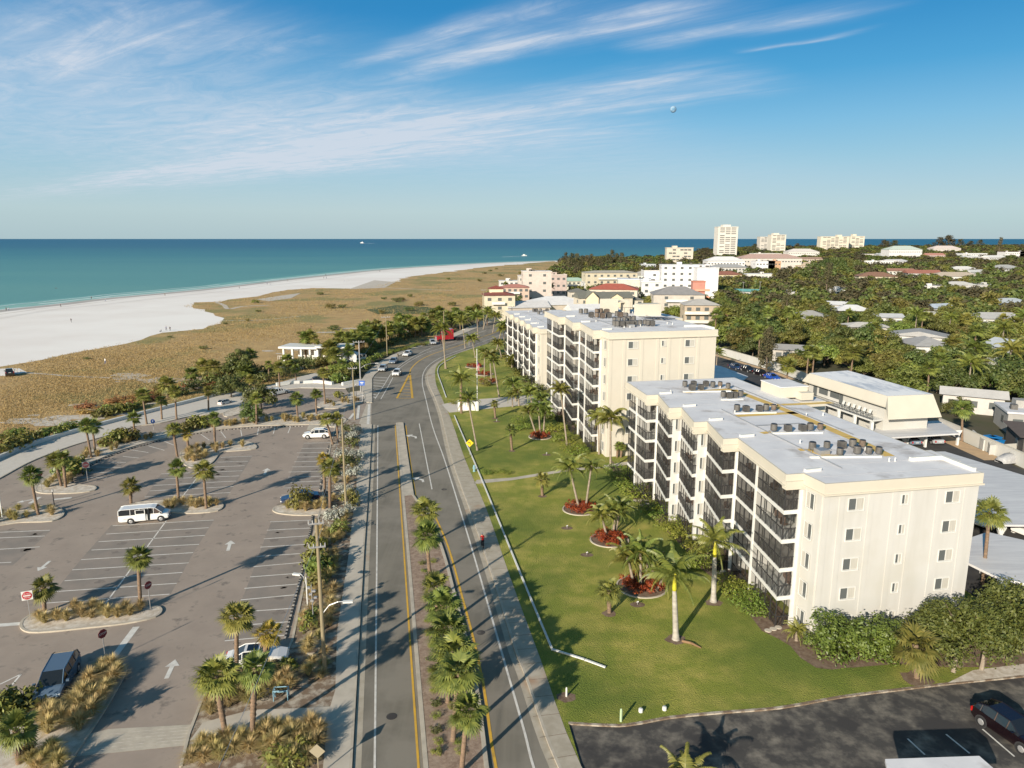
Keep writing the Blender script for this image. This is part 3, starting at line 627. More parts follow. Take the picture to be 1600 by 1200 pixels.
# ------------------------------------------------------------ condominium blocks
def condo(label, C0, deg, width, nf, fh, bays, far_len, east_wing, seed, wincols, saw=1.5):
    """local frame: x runs along the end wall, y back along the balcony front; origin at the near corner."""
    rr = random.Random(seed)
    ang = R(deg); t = thing('condominium_block', label, 'apartment building', (C0[0], C0[1], 0), ang)
    zt = nf * fh + .95; zr = zt - .95
    outline = [(0, 0)]; blist = []
    y = 0.0; XS = -.25 - saw
    for b in bays:
        kind, ln = b[0], b[1]
        if kind == 'wall': outline.append((-.2, ln)); y = ln; continue
        outline.append((XS, y)); blist.append((kind, y, y + ln)); outline.append((-.25 if kind != 'end' else XS + .4, y + ln)); y += ln
    # core, outer walls
    core = MB()
    core.prism([(0, 0), (width, 0), (width, y + far_len), (1.4, y + far_len), (1.4, bays[0][1]), (-.2, bays[0][1])], 0, zr, 0)
    w = core.build('outer_wall', [M['stucco2' if nf == 7 or saw < 1 else 'stucco']], t)
    ob = outline + [(-.1, y + far_len)] if far_len else outline
    full = outline + [(XS + .4, y + far_len), (width, y + far_len), (width, 0)]
    def off(poly, d):
        out = []; n = len(poly); cx = width / 2
        P = [Vector((p[0], p[1])) for p in poly]
        ar = sum(P[i].x * P[(i + 1) % n].y - P[(i + 1) % n].x * P[i].y for i in range(n)); sg = 1 if ar > 0 else -1
        for i in range(n):
            a = (P[i] - P[i - 1]).normalized(); b = (P[(i + 1) % n] - P[i]).normalized()
            na, nb = Vector((a.y, -a.x)) * sg, Vector((b.y, -b.x)) * sg
            k = 1 + na.dot(nb); k = max(k, .45)
            out.append(tuple(P[i] + (na + nb) * (d / k)))
        return out
    # fascia band and roof
    fa = MB(); fa.prism(off(full, .16), zr, zt, 0); fo = fa.build('parapet', M['cream'], t)
    fb = MB(); fb.prism(off(full, .27), zr - .08, zr + .06, 0)
    for (k_, a, b) in blist: fb.box(-.2 - saw / 2, a - .03, zr + .02, saw + .45, .62, .72)
    fb.build('cornice', M['cream'], t)
    rf = MB(); rf.add([(p[0], p[1], zt + .006) for p in off(full, .02)], [tuple(range(len(full)))], 0)
    ro = rf.build('roof', M['roofwhite'], t)
    if ro.data.polygons[0].normal.z < 0: ro.data.flip_normals()
    kb = MB()
    for (k_, a, b) in blist: kb = MB(); kb.box(.75, a + .25, zt + .12, 1.5, .34, .26, .1); kb.build('roof_upstand', M['white'], ro)
    sm_ = MB()
    for k in range(int(y / 2.6)): sm_.box(width / 2, 1.5 + k * 2.6, zt + .008, width - 1.2, .05, .012)
    sm_.build('roof_seam', mat('membrane_seam', (.48, .47, .47), .8), ro)
    for (q0, q1) in (((3.5, 3.0), (3.5, y * .6)), ((width - 3, y * .3), (width - 3, y * .9)), ((3.5, y * .42), (width * .6, y * .42))):
        kb = MB(); kb.tube((q0[0], q0[1], zt + .12), (q1[0], q1[1], zt + .12), .05, .05, 6); kb.build('conduit', M['steel'], ro)
    kb = MB(); kb.box(width * .32, y * .18, zt + .22, 1.0, 1.0, .4); kb.build('roof_hatch', M['steel'], ro)
    kb = MB(); kb.box(width - .35, 2.1, zt + .16, .3, 3.6, .34); kb.box(width - 2.0, 3.9, zt + .16, 3.0, .3, .34); kb.build('roof_upstand', M['white'], ro)
    for k in range(12): kb = MB(); kb.lathe([(.07, zt), (.07, zt + .32), (.02, zt + .36)], rr.uniform(1.5, width - 1), rr.uniform(1.5, y), 6); kb.build('vent_pipe', M['white'], ro)
    # floors, screens, partitions
    slab = MB()
    for f in range(nf):
        z = f * fh
        for (k_, a, b) in blist:
            e1 = -.25 if k_ != 'end' else XS + .4
            slab.prism([(XS - .05, a - .06), (0.0, a - .04), (1.5, a), (1.5, b), (e1 - .05, b)], z - (.0 if f else -.02), z + (.36 if f else .12), 0)
    slab.build('balcony_slab', M['white'], t)
    for i, (k_, a, b) in enumerate(blist):
        part = MB(); part.prism([(-.34, b - .42), (1.5, b - .42), (1.5, b + .04), (-.3, b + .04)], 0, zr, 0)
        if k_ == 'wallbay': part.prism([(XS + .42, a - .16), (-.1, a - .06), (-.1, a + .2), (XS + .42, a + .2)], 0, zr, 0)
        if k_ in ('double', 'end'):
            yy = a + (b - a) * .53; xx = XS + saw * (.53 if k_ == 'double' else .15); part.box(xx + .8, yy, zr / 2, 1.9, .22, zr)
        part.box(-.30, a - .05, zr / 2, .42, .2, zr)
        part.build('partition_wall', M['white'], t)
    for f in range(nf):
        z0 = f * fh + (.36 if f else .12); z1 = (f + 1) * fh
        for (k_, a, b) in blist:
            e1 = -.25 if k_ != 'end' else XS + .4
            L_ = b - a
            xat = lambda yy: XS + (e1 - XS) * (yy - a) / L_
            ends = {'double': [(a, a + .53 * L_, True), (a + .53 * L_ + .1, b - .4, False)], 'end': [(a, a + .53 * L_, True), (a + .53 * L_ + .1, b - .05, False)],
                    'single': [(a, b - .4, True)], 'wallbay': [(a, b - .4, True)]}[k_]
            for (s0, s1, corner) in ends:
                sm = MB(); fm = MB(); dark = rr.random() < .30
                x0, x1 = xat(s0), xat(s1)
                if corner: sm.quad((-.3 if k_ != 'wallbay' else XS + .5, a, z0), (x0, a, z0), (x0, a, z1), (-.3 if k_ != 'wallbay' else XS + .5, a, z1))
                sm.quad((x0, s0, z0), (x1, s1, z0), (x1, s1, z1), (x0, s0, z1))
                so = sm.build('balcony_screen', M['screen2' if dark else 'screen'], t)
                n = max(2, int(round((s1 - s0) / 1.25)))
                for k in range(n + 1):
                    q = k / n; xx, yy = x0 + (x1 - x0) * q, s0 + (s1 - s0) * q
                    fm.box(xx - .01, yy, (z0 + z1) / 2, .07, .07, z1 - z0)
                d = Vector((x1 - x0, s1 - s0)); an = math.atan2(d.y, d.x)
                fm.box((x0 + x1) / 2, (s0 + s1) / 2, z0 + .95, d.length, .06, .07, an)
                fm.box((x0 + x1) / 2, (s0 + s1) / 2, z1 - .03, d.length, .06, .06, an)
                nb = int(d.length / .28)
                for k in range(nb):
                    q = (k + .5) / nb; fm.box(x0 + (x1 - x0) * q + .05, s0 + (s1 - s0) * q, z0 + .48, .03, .05, .92)
                if corner:
                    fm.box((x0 - .3) / 2, a, z0 + .95, abs(x0 + .3), .06, .07); fm.box((x0 - .3) / 2, a, (z0 + z1) / 2, .06, .06, z1 - z0)
                    for k in range(6): fm.box(x0 + (k + .5) / 6 * saw, a + .05, z0 + .48, .05, .03, .92)
                fm.build('screen_frame', M['dark'], so)
                # sliding doors and a few chairs behind the screen
                dm = MB()
                dm.box(1.36, (s0 + s1) / 2, (z0 + z1) / 2, .06, (s1 - s0) - .5, z1 - z0 - .15, 0, 0)
                gl = (s1 - s0) - .9; nd = 4
                for k in range(nd):
                    yy = s0 + .45 + gl * (k + .5) / nd
                    dm.box(1.30, yy, z0 + 1.05, .05, gl / nd - .10, 2.0, 0, 1 if rr.random() < .32 else 2)
                if rr.random() < .7:
                    for q in range(3):
                        cx, cy = rr.uniform(-.5, .7), s0 + rr.uniform(.8, max(1.0, s1 - s0 - .8))
                        dm.box(cx, cy, z0 + .42, .5, .5, .08, rr.random() * 3, 3); dm.box(cx, cy + .22, z0 + .7, .5, .06, .5, 0, 3)
                dm.build('balcony_door', [M['inner'], M['glass'], M['curtain'], M['brown']], t)
    # end-wall ribs and windows
    rib = MB(); 
    for (e0, e1, kind) in wincols:
        for ex in (e0 - .75, e1 + .55 if kind == 'w' else e1 + .45):
            rib.box(ex + .12, -.025, zr / 2 - .06, .45, .05, zr - .12)
    for (ex, wd) in ((-.0, .5),): rib.box(.2, -.02, zr / 2 - .06, .5, .04, zr - .12)
    rib.box(-.16, 1.9 + .55, zr / 2 - .06, .12, .5, zr - .12); rib.box(-.06, .5, zr / 2 - .06, .12, .6, zr - .12)
    rib.build('wall_rib', M['stucco2' if nf == 7 or saw < 1 else 'stucco'], t)
    def window(x, yy, z, w, h, side):
        fr = MB(); fw = .06
        X = lambda u, v, d: (x + u, yy - d, z + v) if side == 'end' else (x - d, yy + u, z + v)
        def bx(u0, u1, v0, v1, d0, d1, mi=0):
            a, b = X(u0, v0, d0), X(u1, v1, d1); c = [(p + q) / 2 for p, q in zip(a, b)]; s = [abs(p - q) for p, q in zip(a, b)]
            fr.box(*c, *s, 0, mi)
        bx(-.05, w + .05, -.12, -.04, 0, .12); bx(-.05, w + .05, h, h + .05, 0, .06); bx(-.05, 0, -.04, h, 0, .06); bx(w, w + .05, -.04, h, 0, .06)
        bx(w * .5 - .03, w * .5 + .03, 0, h, .0, .05)
        o = fr.build('window', M['white'], t)
        g = MB(); fr2 = fr; fr = g
        for k, (u0, u1) in enumerate(((0, w * .5 - .03), (w * .5 + .03, w))):
            a, b = X(u0, 0, .005), X(u1, h, .025); c = [(p + q) / 2 for p, q in zip(a, b)]; s = [abs(p - q) for p, q in zip(a, b)]
            g.box(*c, *s, 0, k)
        g.build('pane', [M['glass'], M['curtain']], o)
    for f in range(nf):
        zf = f * fh
        for (e0, e1, kind) in wincols: window(e0, 0, zf + (1.15 if kind == 'w' else 1.35), e1 - e0, .95 if kind == 'w' else .75, 'end')
        window(-.16, 1.05, zf + .95, 1.0, 1.25, 'side')
        for (k_, a, b) in blist:
            if k_ == 'wallbay': window(XS + .72, a - .17, zf + 1.0, .55, 1.2, 'end')
    # wing on the back with lift room
    if east_wing:
        (x0, y0, x1, y1, h) = east_wing; wg = MB()
        wg.prism([(width - .1, y0), (x1, y0), (x1, y1), (width - .1, y1)], 0, h, 0); wg.build('stair_wing', [M['cream']], t)
        wr = MB(); wr.add([(width + .1, y0 + .15, h + .01), (x1 - .15, y0 + .15, h + .01), (x1 - .15, y1 - .15, h + .01), (width + .1, y1 - .15, h + .01)], [(0, 1, 2, 3)]); wr.build('wing_roof', M['roofwhite'], t)
    return t, zt, y, width
def loc2w(C0, deg, x, y, z=0):
    a = R(deg); return Vector((C0[0] + x * math.cos(a) - y * math.sin(a), C0[1] + x * math.sin(a) + y * math.cos(a), z))
WC = [(2.2, 3.55, 'w'), (7.05, 7.6, 's'), (11.2, 12.5, 'w')]
A0, AD = (24.95, 54.25), 10.9
ta, zta, ya, wa = condo('five storey cream condominium block nearest the driveway, white roof with yellow walkways', A0, AD, 14.3, 5, 2.6,
    [('wall', 2.7), ('double', 10.9), ('single', 6.6), ('wallbay', 6.6), ('wallbay', 7.0), ('end', 7.2)], 1.2, (14.3, 28, 19.0, 36, 13.6), 3, WC)
lm = MB(); lm.box(15.4, 31.5, 14.55, 3.6, 4.6, 1.3); lm.box(16.6, 28.9, 14.2, 1.6, 1.4, .9)
lo = lm.build('lift_room', M['cream'], ta)
lr = MB(); lr.box(15.4, 31.5, 15.24, 3.75, 4.75, .10); lr.build('lift_room_roof', M['roofwhite'], lo)
ex = MB(); ex.prism([(14.9, 5.6), (17.6, 5.6), (17.6, 9.2), (14.9, 9.2)], 0, 13.0, 0); ex.build('stair_tower', M['cream'], ta)
ex = MB(); ex.add([(14.9, 5.75, 13.01), (17.45, 5.75, 13.01), (17.45, 9.05, 13.01), (14.9, 9.05, 13.01)], [(0, 1, 2, 3)]); ex.build('stair_tower_roof', M['roofwhite'], ta)
B0, BD = (14.5, 105.7), 12.3
tb, ztb, yb, wb = condo('seven storey cream condominium block, the tallest, in the middle of the row', B0, BD, 17.3, 7, 2.63,
    [('wall', 3.0), ('double', 10.5), ('single', 8.6), ('end', 9.4)], 1.5, (17.3, 20, 21.2, 30, 18.9), 4, [(3.0, 4.5, 'w'), (8.35, 9.0, 's'), (12.2, 13.7, 'w')], saw=1.2)
pm = MB(); pm.box(9.6, 27, ztb + 1.3, 3.4, .5, 2.8); pm.box(13.0, 27.5, ztb + 1.2, .3, 4, 2.5); pm.box(15.2, 22, ztb + 1.0, 4.2, 2.5, 2.2); pm.box(11.4, 28.6, ztb + 2.0, 3, 3, .2)
po = pm.build('rooftop_plant_room', M['cream'], tb)
pm = MB()
for i in range(7): pm.box(12.2 + i * .55, 15.5 - i * .25, ztb + .35, .35, 3.0, .08, .5)
for i in range(5): pm.tube((10.5 + i * 1.2, 24.5, ztb), (10.5 + i * 1.2, 24.5, ztb + 1.2), .03); 
pm.tube((10.5, 24.5, ztb + 1.2), (15.3, 24.5, ztb + 1.2), .03)
pm.build('roof_pipes', M['dark'], tb)
C0_, CD = (6.3, 155.5), 10.6
tc_, ztc, yc, wc = condo('cream condominium block at the far end of the row, by the bend', C0_, CD, 15, 5, 2.55,
    [('wall', 3.2), ('single', 7), ('single', 7), ('single', 7), ('single', 7), ('end', 9)], 1, None, 5, [(2.2, 3.5, 'w'), (7.0, 7.6, 's'), (11.2, 12.5, 'w')], saw=.75)
# yellow walkway pads on the near roof
def pad(pts, w): 
    mb = MB(); mb.ribbon([loc2w(A0, AD, x, y) for x, y in pts], w, zta + .014); return mb
def a_loc(px, py, z=None):
    p = G(px, py, zta if z is None else z); d = Vector((p.x - A0[0], p.y - A0[1])); a = R(-AD)
    return (d.x * math.cos(a) - d.y * math.sin(a), d.x * math.sin(a) + d.y * math.cos(a))
PADS = [([(1145, 609), (1200, 630), (1262, 655), (1310, 676), (1352, 694), (1390, 713)], 1.05), ([(1070, 613), (1140, 608), (1148, 611)], .9), ([(1205, 633), (1262, 631), (1300, 629)], .9),
        ([(1150, 650), (1245, 645)], .9), ([(1190, 677), (1205, 675)], .7), ([(1248, 703), (1262, 703), (1290, 712), (1320, 713)], .8)]
for pxs, w in PADS:
    mb = MB(); mb.ribbon([(*a_loc(x, y), 0) for x, y in pxs], w, zta + .014); mb.build('yellow_walkway', M['walkpad'], ta)
# condenser units
def condenser(name_mat, box):
    t = thing('air_conditioner', 'unit', 'air conditioner')
    mb = MB()
    if box: mb.box(0, 0, .55, .8, .8, .85, 0, 0)
    else: mb.lathe([(.38, .22), (.39, .24), (.39, .93), (.37, .98)], 0, 0, 14, 0)
    for k in range(9):
        a = k * .7
        if box: mb.box(-.4 + .1 * k, -.405, .55, .02, .01, .75, 0, 1); mb.box(-.405, -.4 + .1 * k, .55, .01, .02, .75, 0, 1)
    mb.build('casing', [M[name_mat], M['dark']], t)
    g = MB(); g.lathe([(.33, .97 if box else .97), (.34, 1.02 if box else 1.04), (.1, 1.05)], 0, 0, 14); g.build('fan_grille', M['dark'], t)
    l = MB()
    for sx_, sy in ((-.35, -.35), (.35, -.35), (.35, .35), (-.35, .35)): l.box(sx_, sy, .07, .08, .08, .14)
    l.build('stand', M['steel'], t)
    return t
ACP = [condenser('acgrey', False), condenser('acgrey', True), condenser('rusty', False), condenser('rusty', True)]
o2 = lambda x, y: (960 + x / 4, 560 + y / 4); o3 = lambda x, y: (1200 + x / 4, 560 + y / 4)
ACS = [([o2(*q) for q in [(440, 182), (495, 175), (572, 175), (614, 185), (660, 180), (710, 190), (485, 200), (540, 197)]], 'farthest row on the near block'),
       ([o2(*q) for q in [(680, 248), (718, 250), (752, 246), (788, 244)]], 'second row from the far end on the near block'),
       ([o2(*q) for q in [(765, 335), (822, 335), (905, 332), (947, 332), (995, 328)]], 'middle row on the near block'),
       ([o2(*q) for q in [(995, 460), (1083, 458), (1175, 455), (1222, 455), (1285, 452)]], 'second row from the near end on the near block'),
       ([o3(*q) for q in [(275, 578), (366, 568), (460, 563), (527, 560), (588, 558), (447, 610), (555, 603), (628, 603), (690, 603)]], 'largest cluster nearest the front of the near roof')]
ra = random.Random(12)
for pts, desc in ACS:
    for i, (x, y) in enumerate(pts):
        p = G(x, y, zta + .01)
        place(ACP[(i * 7 + int(x)) % 2 if desc.startswith('largest') and i % 4 else (0, 1, 1, 0, 2)[i % 5]], (p.x, p.y, zta + .01), R(AD) + ra.uniform(-.1, .1), .74 if i % 3 else .84,
              'air conditioner in the ' + desc, 'air conditioners, ' + desc)
    # the low white rack they stand on
    xs = [p[0] for p in pts]; ys = [p[1] for p in pts]
    a, b = a_loc(min(xs) - 3, max(ys) + 3), a_loc(max(xs) + 4, max(ys) + 2)
    mb = MB(); mb.ribbon([(*a, 0), (*b, 0)], .25, zta + .16, 0, .15); mb.build('roof_upstand', M['white'], ta)
o1 = lambda x, y: (760 + x / 4, 440 + y / 4)
for q in [(590, 205), (622, 205), (655, 225), (690, 205), (715, 203), (752, 205), (690, 230), (725, 230), (765, 228), (815, 222), (838, 225), (872, 232)]:
    p = G(*o1(*q), ztb + .01); place(ACP[(q[0] // 7) % 4], (p.x, p.y, ztb + .01), .2, 1.0, 'brown air conditioner in the rear clusters on the tallest block', 'air conditioners in the rear clusters on the tallest block')
for q in [(800, 282), (820, 283), (845, 282), (876, 280), (905, 280), (930, 278), (960, 277), (990, 275), (800, 258), (830, 258), (862, 255), (892, 250), (920, 250), (1010, 278), (1035, 278)]:
    p = G(*o1(*q), ztb + .01); place(ACP[(q[0] // 5) % 2], (p.x, p.y, ztb + .01), .2, .92, 'grey air conditioner in the front rows on the tallest block', 'air conditioners in the front rows on the tallest block')
o6 = lambda x, y: (740 + x / 7.27, 400 + y / 7.27)
for q in [(680, 640), (715, 638), (760, 640), (835, 638), (740, 668), (800, 660), (830, 690), (850, 675)]:
    p = G(*o6(*q), ztc + .01); place(ACP[(q[0] // 5) % 2], (p.x, p.y, ztc + .01), .2, .95, 'grey air conditioner on the roof of the far block by the bend', 'air conditioners on the far block')

# ------------------------------------------------------------ two-storey block with sloped cream mansard
def W4(*px): return [G(x, y, z) for x, y, z in px]
MR0 = [(1265, 583), (1325, 579), (1458, 616), (1387, 619)]
T4 = [G(x, y, 8.6) for x, y in MR0]
cen = sum(T4, Vector()) / 4
dvec = (T4[3] - T4[0]).normalized(); evec = (T4[2] - T4[3]).normalized()
t = thing('pool_house', 'two storey building with flat streaky white roof and tall sloping cream mansard', 'building', (cen.x, cen.y, 0))
loc = lambda v: (v.x - cen.x, v.y - cen.y, v.z)
ns = Vector((dvec.x, dvec.y, 0))
def offp(k, a, b, z): v = T4[k] + ns * a + evec * b; return (v.x - cen.x, v.y - cen.y, z)
top = [offp(0, 0, 0, 8.6), offp(1, 0, 0, 8.6), offp(2, 0, 0, 8.6), offp(3, 0, 0, 8.6)]
mb = MB(); mb.add([(a, b, 8.62) for a, b, c in top], [(0, 1, 2, 3)]); ro = mb.build('roof', M['roofblue'], t)
if ro.data.polygons[0].normal.z < 0: ro.data.flip_normals()
bot = [offp(0, -.9, -.9, 5.1), offp(1, -.9, .9, 5.1), offp(2, 1.3, .9, 5.1), offp(3, 1.3, -.6, 5.1)]
midw = [offp(0, -.5, -1.0, 7.2), offp(3, 1.0, -1.0, 7.2)]
mb = MB()
mb.quad(top[3], top[2], bot[2], bot[3]); mb.quad(top[2], top[1], bot[1], bot[2]); mb.quad(top[1], top[0], bot[0], bot[1])
mb.quad(top[0], top[3], midw[1], midw[0]); mb.quad(midw[0], midw[1], (midw[1][0], midw[1][1], 7.0), (midw[0][0], midw[0][1], 7.0)); mb.add([top[3], bot[3], midw[1]], [(0, 1, 2)])
mb.add([(x, y, 8.6) for x, y, z in top], [(0, 1, 2, 3)])
mb.build('mansard', M['cream'], t)
mb = MB()
a0, a1, a2, a3 = [offp(k, s1, s2, 0)[:2] for k, s1, s2 in ((0, 0, .1), (1, 0, 0), (2, -.5, 0), (3, -.5, .1))]
mb.prism([a0, a1, a2, a3], 0, 8.5, 0); mb.build('wall', M['stucco'], t)
# balcony deck on the pool side with railing and chairs
b0, b1 = offp(0, 0, -2.3, 0), offp(3, 0, -2.3, 0)
mb = MB(); mb.prism([b0[:2], a0, a3, b1[:2]], 4.5, 4.75, 0)
for k in range(6):
    q = k / 5; mb.box(b0[0] + (b1[0] - b0[0]) * q, b0[1] + (b1[1] - b0[1]) * q, 2.25, .45, .45, 4.5)
mb.build('balcony', M['white'], t)
mb = MB(); mb.ribbon([b0, b1], .06, 5.75, 0, .07); mb.ribbon([b0, b1], .06, 5.0, 0, .05)
for k in range(60):
    q = k / 59; mb.box(b0[0] + (b1[0] - b0[0]) * q, b0[1] + (b1[1] - b0[1]) * q, 5.25, .05, .05, 1.0)
mb.build('railing', M['dark'], t)
d2 = Vector((a3[0] - a0[0], a3[1] - a0[1])); an = math.atan2(d2.y, d2.x)
for q, w in ((.10, 1.0), (.22, 2.4), (.38, 2.4), (.47, .9)):
    mb = MB(); cx, cy = a0[0] + d2.x * q, a0[1] + d2.y * q; nrm = Vector((-evec.x, -evec.y)) * .04
    mb.box(cx + nrm.x, cy + nrm.y, 6.1 if w > 1.5 else 5.8, w, .1, 1.2 if w > 1.5 else 2.0, an, 0); wo_ = mb.build('window', M['glass'], t)
for k in range(6):
    q = .55 + k * .065; p = Vector((cen.x + b0[0] + (b1[0] - b0[0]) * q, cen.y + b0[1] + (b1[1] - b0[1]) * q, 4.75)) + evec * 1.1
    if k == 0:
        ch = thing('deck_chair', 'white deck chair in the row on the pool house balcony', 'chair', p, an, 'deck chairs on the balcony')
        m2 = MB(); m2.box(0, 0, .4, .55, .55, .06); m2.build('seat', M['white'], ch)
        m2 = MB(); m2.add([(-.28, .25, .4), (.28, .25, .4), (.28, .5, 1.15), (-.28, .5, 1.15), (-.28, .3, .4), (.28, .3, .4), (.28, .55, 1.15), (-.28, .55, 1.15)], [(0, 1, 2, 3), (5, 4, 7, 6), (0, 3, 7, 4), (1, 5, 6, 2), (3, 2, 6, 7)]); m2.build('backrest', M['white'], ch)
        for sx_, sy in ((-.25, -.25), (.25, -.25), (.25, .25), (-.25, .25)): m2 = MB(); m2.box(sx_, sy, .2, .05, .05, .4); m2.build('leg', M['white'], ch)
        place(ch, p, an, 1.0)
    else: place(ch, p, an, 1.0)
# carports
def carport(label, roof_px, z, posts, group=None, pts=None, mname='metalroof'):
    P = pts or [G(x, y, z) for x, y in roof_px]; c = sum(P, Vector()) / len(P); t = thing('carport', label, 'carport', (c.x, c.y, 0), 0, group)
    mb = MB(); mb.prism([(p.x - c.x, p.y - c.y) for p in P], z - .22, z, 0); mb.build('roof', M[mname], t)
    for q in posts:
        mb = MB(); x, y = q.x - c.x, q.y - c.y
        mb.box(x, y, (z - .25) / 2, .3, .34, z - .25)
        for k in range(4): mb.box(x, y, z - .3 - k * .17, .34 + (4 - k) * .16, .3, .17)
        mb.build('post', M['white'], t)
    return t
carport('white arched carport right below the sloping cream mansard wall', [(1343, 656), (1378, 662), (1466, 657), (1500, 677), (1383, 684)], 2.9,
        [G(x, y) for x, y in ((1418, 697), (1445, 700), (1495, 697))] + [Vector((59.5, 117, 0)), Vector((72, 117, 0))])
carport('long ribbed carport right behind the nearest condominium block', None, 2.9, [Vector((57.2, 76.8, 0)), Vector((61.5, 84.5, 0)), Vector((52.5, 72.3, 0)), Vector((66, 88, 0))],
        pts=[Vector((41.5, 98.5, 2.9)), Vector((62.5, 99.5, 2.9)), Vector((72.8, 72, 2.9)), Vector((50.5, 72.5, 2.9))])
carport('ribbed carport beside the driveway corner, partly behind the big tree', None, 2.9, [Vector((44.6, 60.2, 0)), Vector((50, 56.5, 0)), Vector((47, 66.5, 0))],
        pts=[Vector((42.3, 66.5, 2.9)), Vector((49.8, 70.5, 2.9)), Vector((62, 60, 2.9)), Vector((52, 53.5, 2.9)), Vector((44.0, 60.5, 2.9))])
carport('white carport roof at the very bottom of the driveway', [(1383, 1186), (1530, 1181), (1552, 1200), (1570, 1240), (1395, 1240)], 2.9, [Vector((*G(1410, 1215, 2.9)[:2], 0)), Vector((*G(1535, 1215, 2.9)[:2], 0))], mname='roofwhite')
carport('white carport at the far end of the complex car park', None, 2.9, [Vector((*G(1160, 588, 2.9)[:2], 0)), Vector((*G(1130, 576, 2.9)[:2], 0))],
        pts=[G(x, y, 2.9) for x, y in ((1085, 566), (1127, 572), (1169, 588), (1150, 602), (1085, 602))], mname='roofwhite')
# garden walls
def wall(name, label, pts, h, w, m, cat='wall', cap=None):
    t = thing(name, label, cat, pts[0]); P = [Vector((p[0] - pts[0][0], p[1] - pts[0][1], 0)) for p in pts]
    mb = MB(); mb.ribbon(P, w, h, 0, h); mb.build('wall_panel', M[m], t)
    if cap: mb = MB(); mb.ribbon(P, w + .12, h + .08, 0, .078); mb.build('coping', M[cap], t)
    return t
wall('garden_wall', 'long beige boundary wall behind the parked cars', [(55, 235, 0), (60.0, 207, 0), (67.3, 177, 0), (68.8, 162, 0), (72, 137, 0)], 2.1, .25, 'stucco', cap='cream')
wall('garden_wall', 'beige boundary wall by the gravel yard, next to the wooden fence', [(75.0, 122, 0), (75.2, 104, 0), (75.0, 92, 0), (76, 60, 0)], 2.1, .25, 'stucco', cap='cream')
wall('wooden_fence', 'vertical board fence behind the arched carport', [(72, 137, 0), (74.8, 122, 0)], 2.0, .12, 'inner', 'fence')
wall('enclosure_wall', 'low beige bin enclosure wall around the blue bins', [tuple(G(1518, 689)), tuple(G(1536, 706))], 1.9, .2, 'stucco')
wall('enclosure_wall', 'beige wall between the blue bins and the covered car', [tuple(G(1541, 701)), tuple(G(1545, 712)), tuple(G(1545, 712) + Vector((5.0, 1.0, 0)))], 1.7, .2, 'stucco')
wall('low_wall', 'low cream wall behind the leaning tree trunks near the driveway', [(44.3, 56.2, 0), (52, 52.6, 0)], 1.4, .2, 'cream')
# white promenade sea wall with thick rounded top
pw = [(-260, 850), (-130, 780), (0, 718), (60, 694), (132, 673), (225, 648), (300, 629), (355, 614.5)]
P = smooth(gp(pw), 4); wall('sea_wall', 'long curving white wall along the seaward side of the promenade', [tuple(p) for p in P], .75, .55, 'white')
for px, lb in (([(432, 603.5), (452, 601)], 'short white planter wall nearest the dark trees at the plaza'), ([(455, 600.5), (468, 599.5)], 'small white planter wall in the middle of the plaza'), ([(474, 600), (497, 599), (520, 602)], 'white curved bench wall by the plaza path'), ([(535, 603), (563, 598)], 'white rounded wall end beside the roadside walk')):
    wall('planter_wall', lb, [tuple(p) for p in smooth(gp(px), 3)], .8, .7, 'white')
# white rail walls on the lawn
def rail(label, px, n):
    P = smooth(gp(px), n); t = thing('lawn_rail', label, 'railing', P[0]); Q = [p - P[0] for p in P]
    mb = MB(); mb.ribbon(Q, .17, .30, 0, .10); mb.build('rail', M['white'], t)
    acc = 0
    for a, b in zip(Q, Q[1:]):
        if acc <= 0: m2 = MB(); m2.box(a.x, a.y, .10, .10, .10, .20); m2.build('post', M['white'], t); acc = 2.4
        acc -= (b - a).length
rail('long white low rail between the sidewalk and the lawn, bent at its near end', [(710, 651), (720, 675), (742, 726), (775, 806), (810, 892), (836, 955), (862, 1017)], 4)
rail('short white rail lying across the near end of the lawn', [(862, 1018.5), (913, 1034.5)], 2)
rail('thin white rail stub reaching out over the near lawn', [(914, 1035), (946, 1047)], 2)
rail('short white rail on the far lawn inside the bend', [(697, 622), (690, 602), (684, 584), (686, 574), (695, 567), (712, 558)], 3)

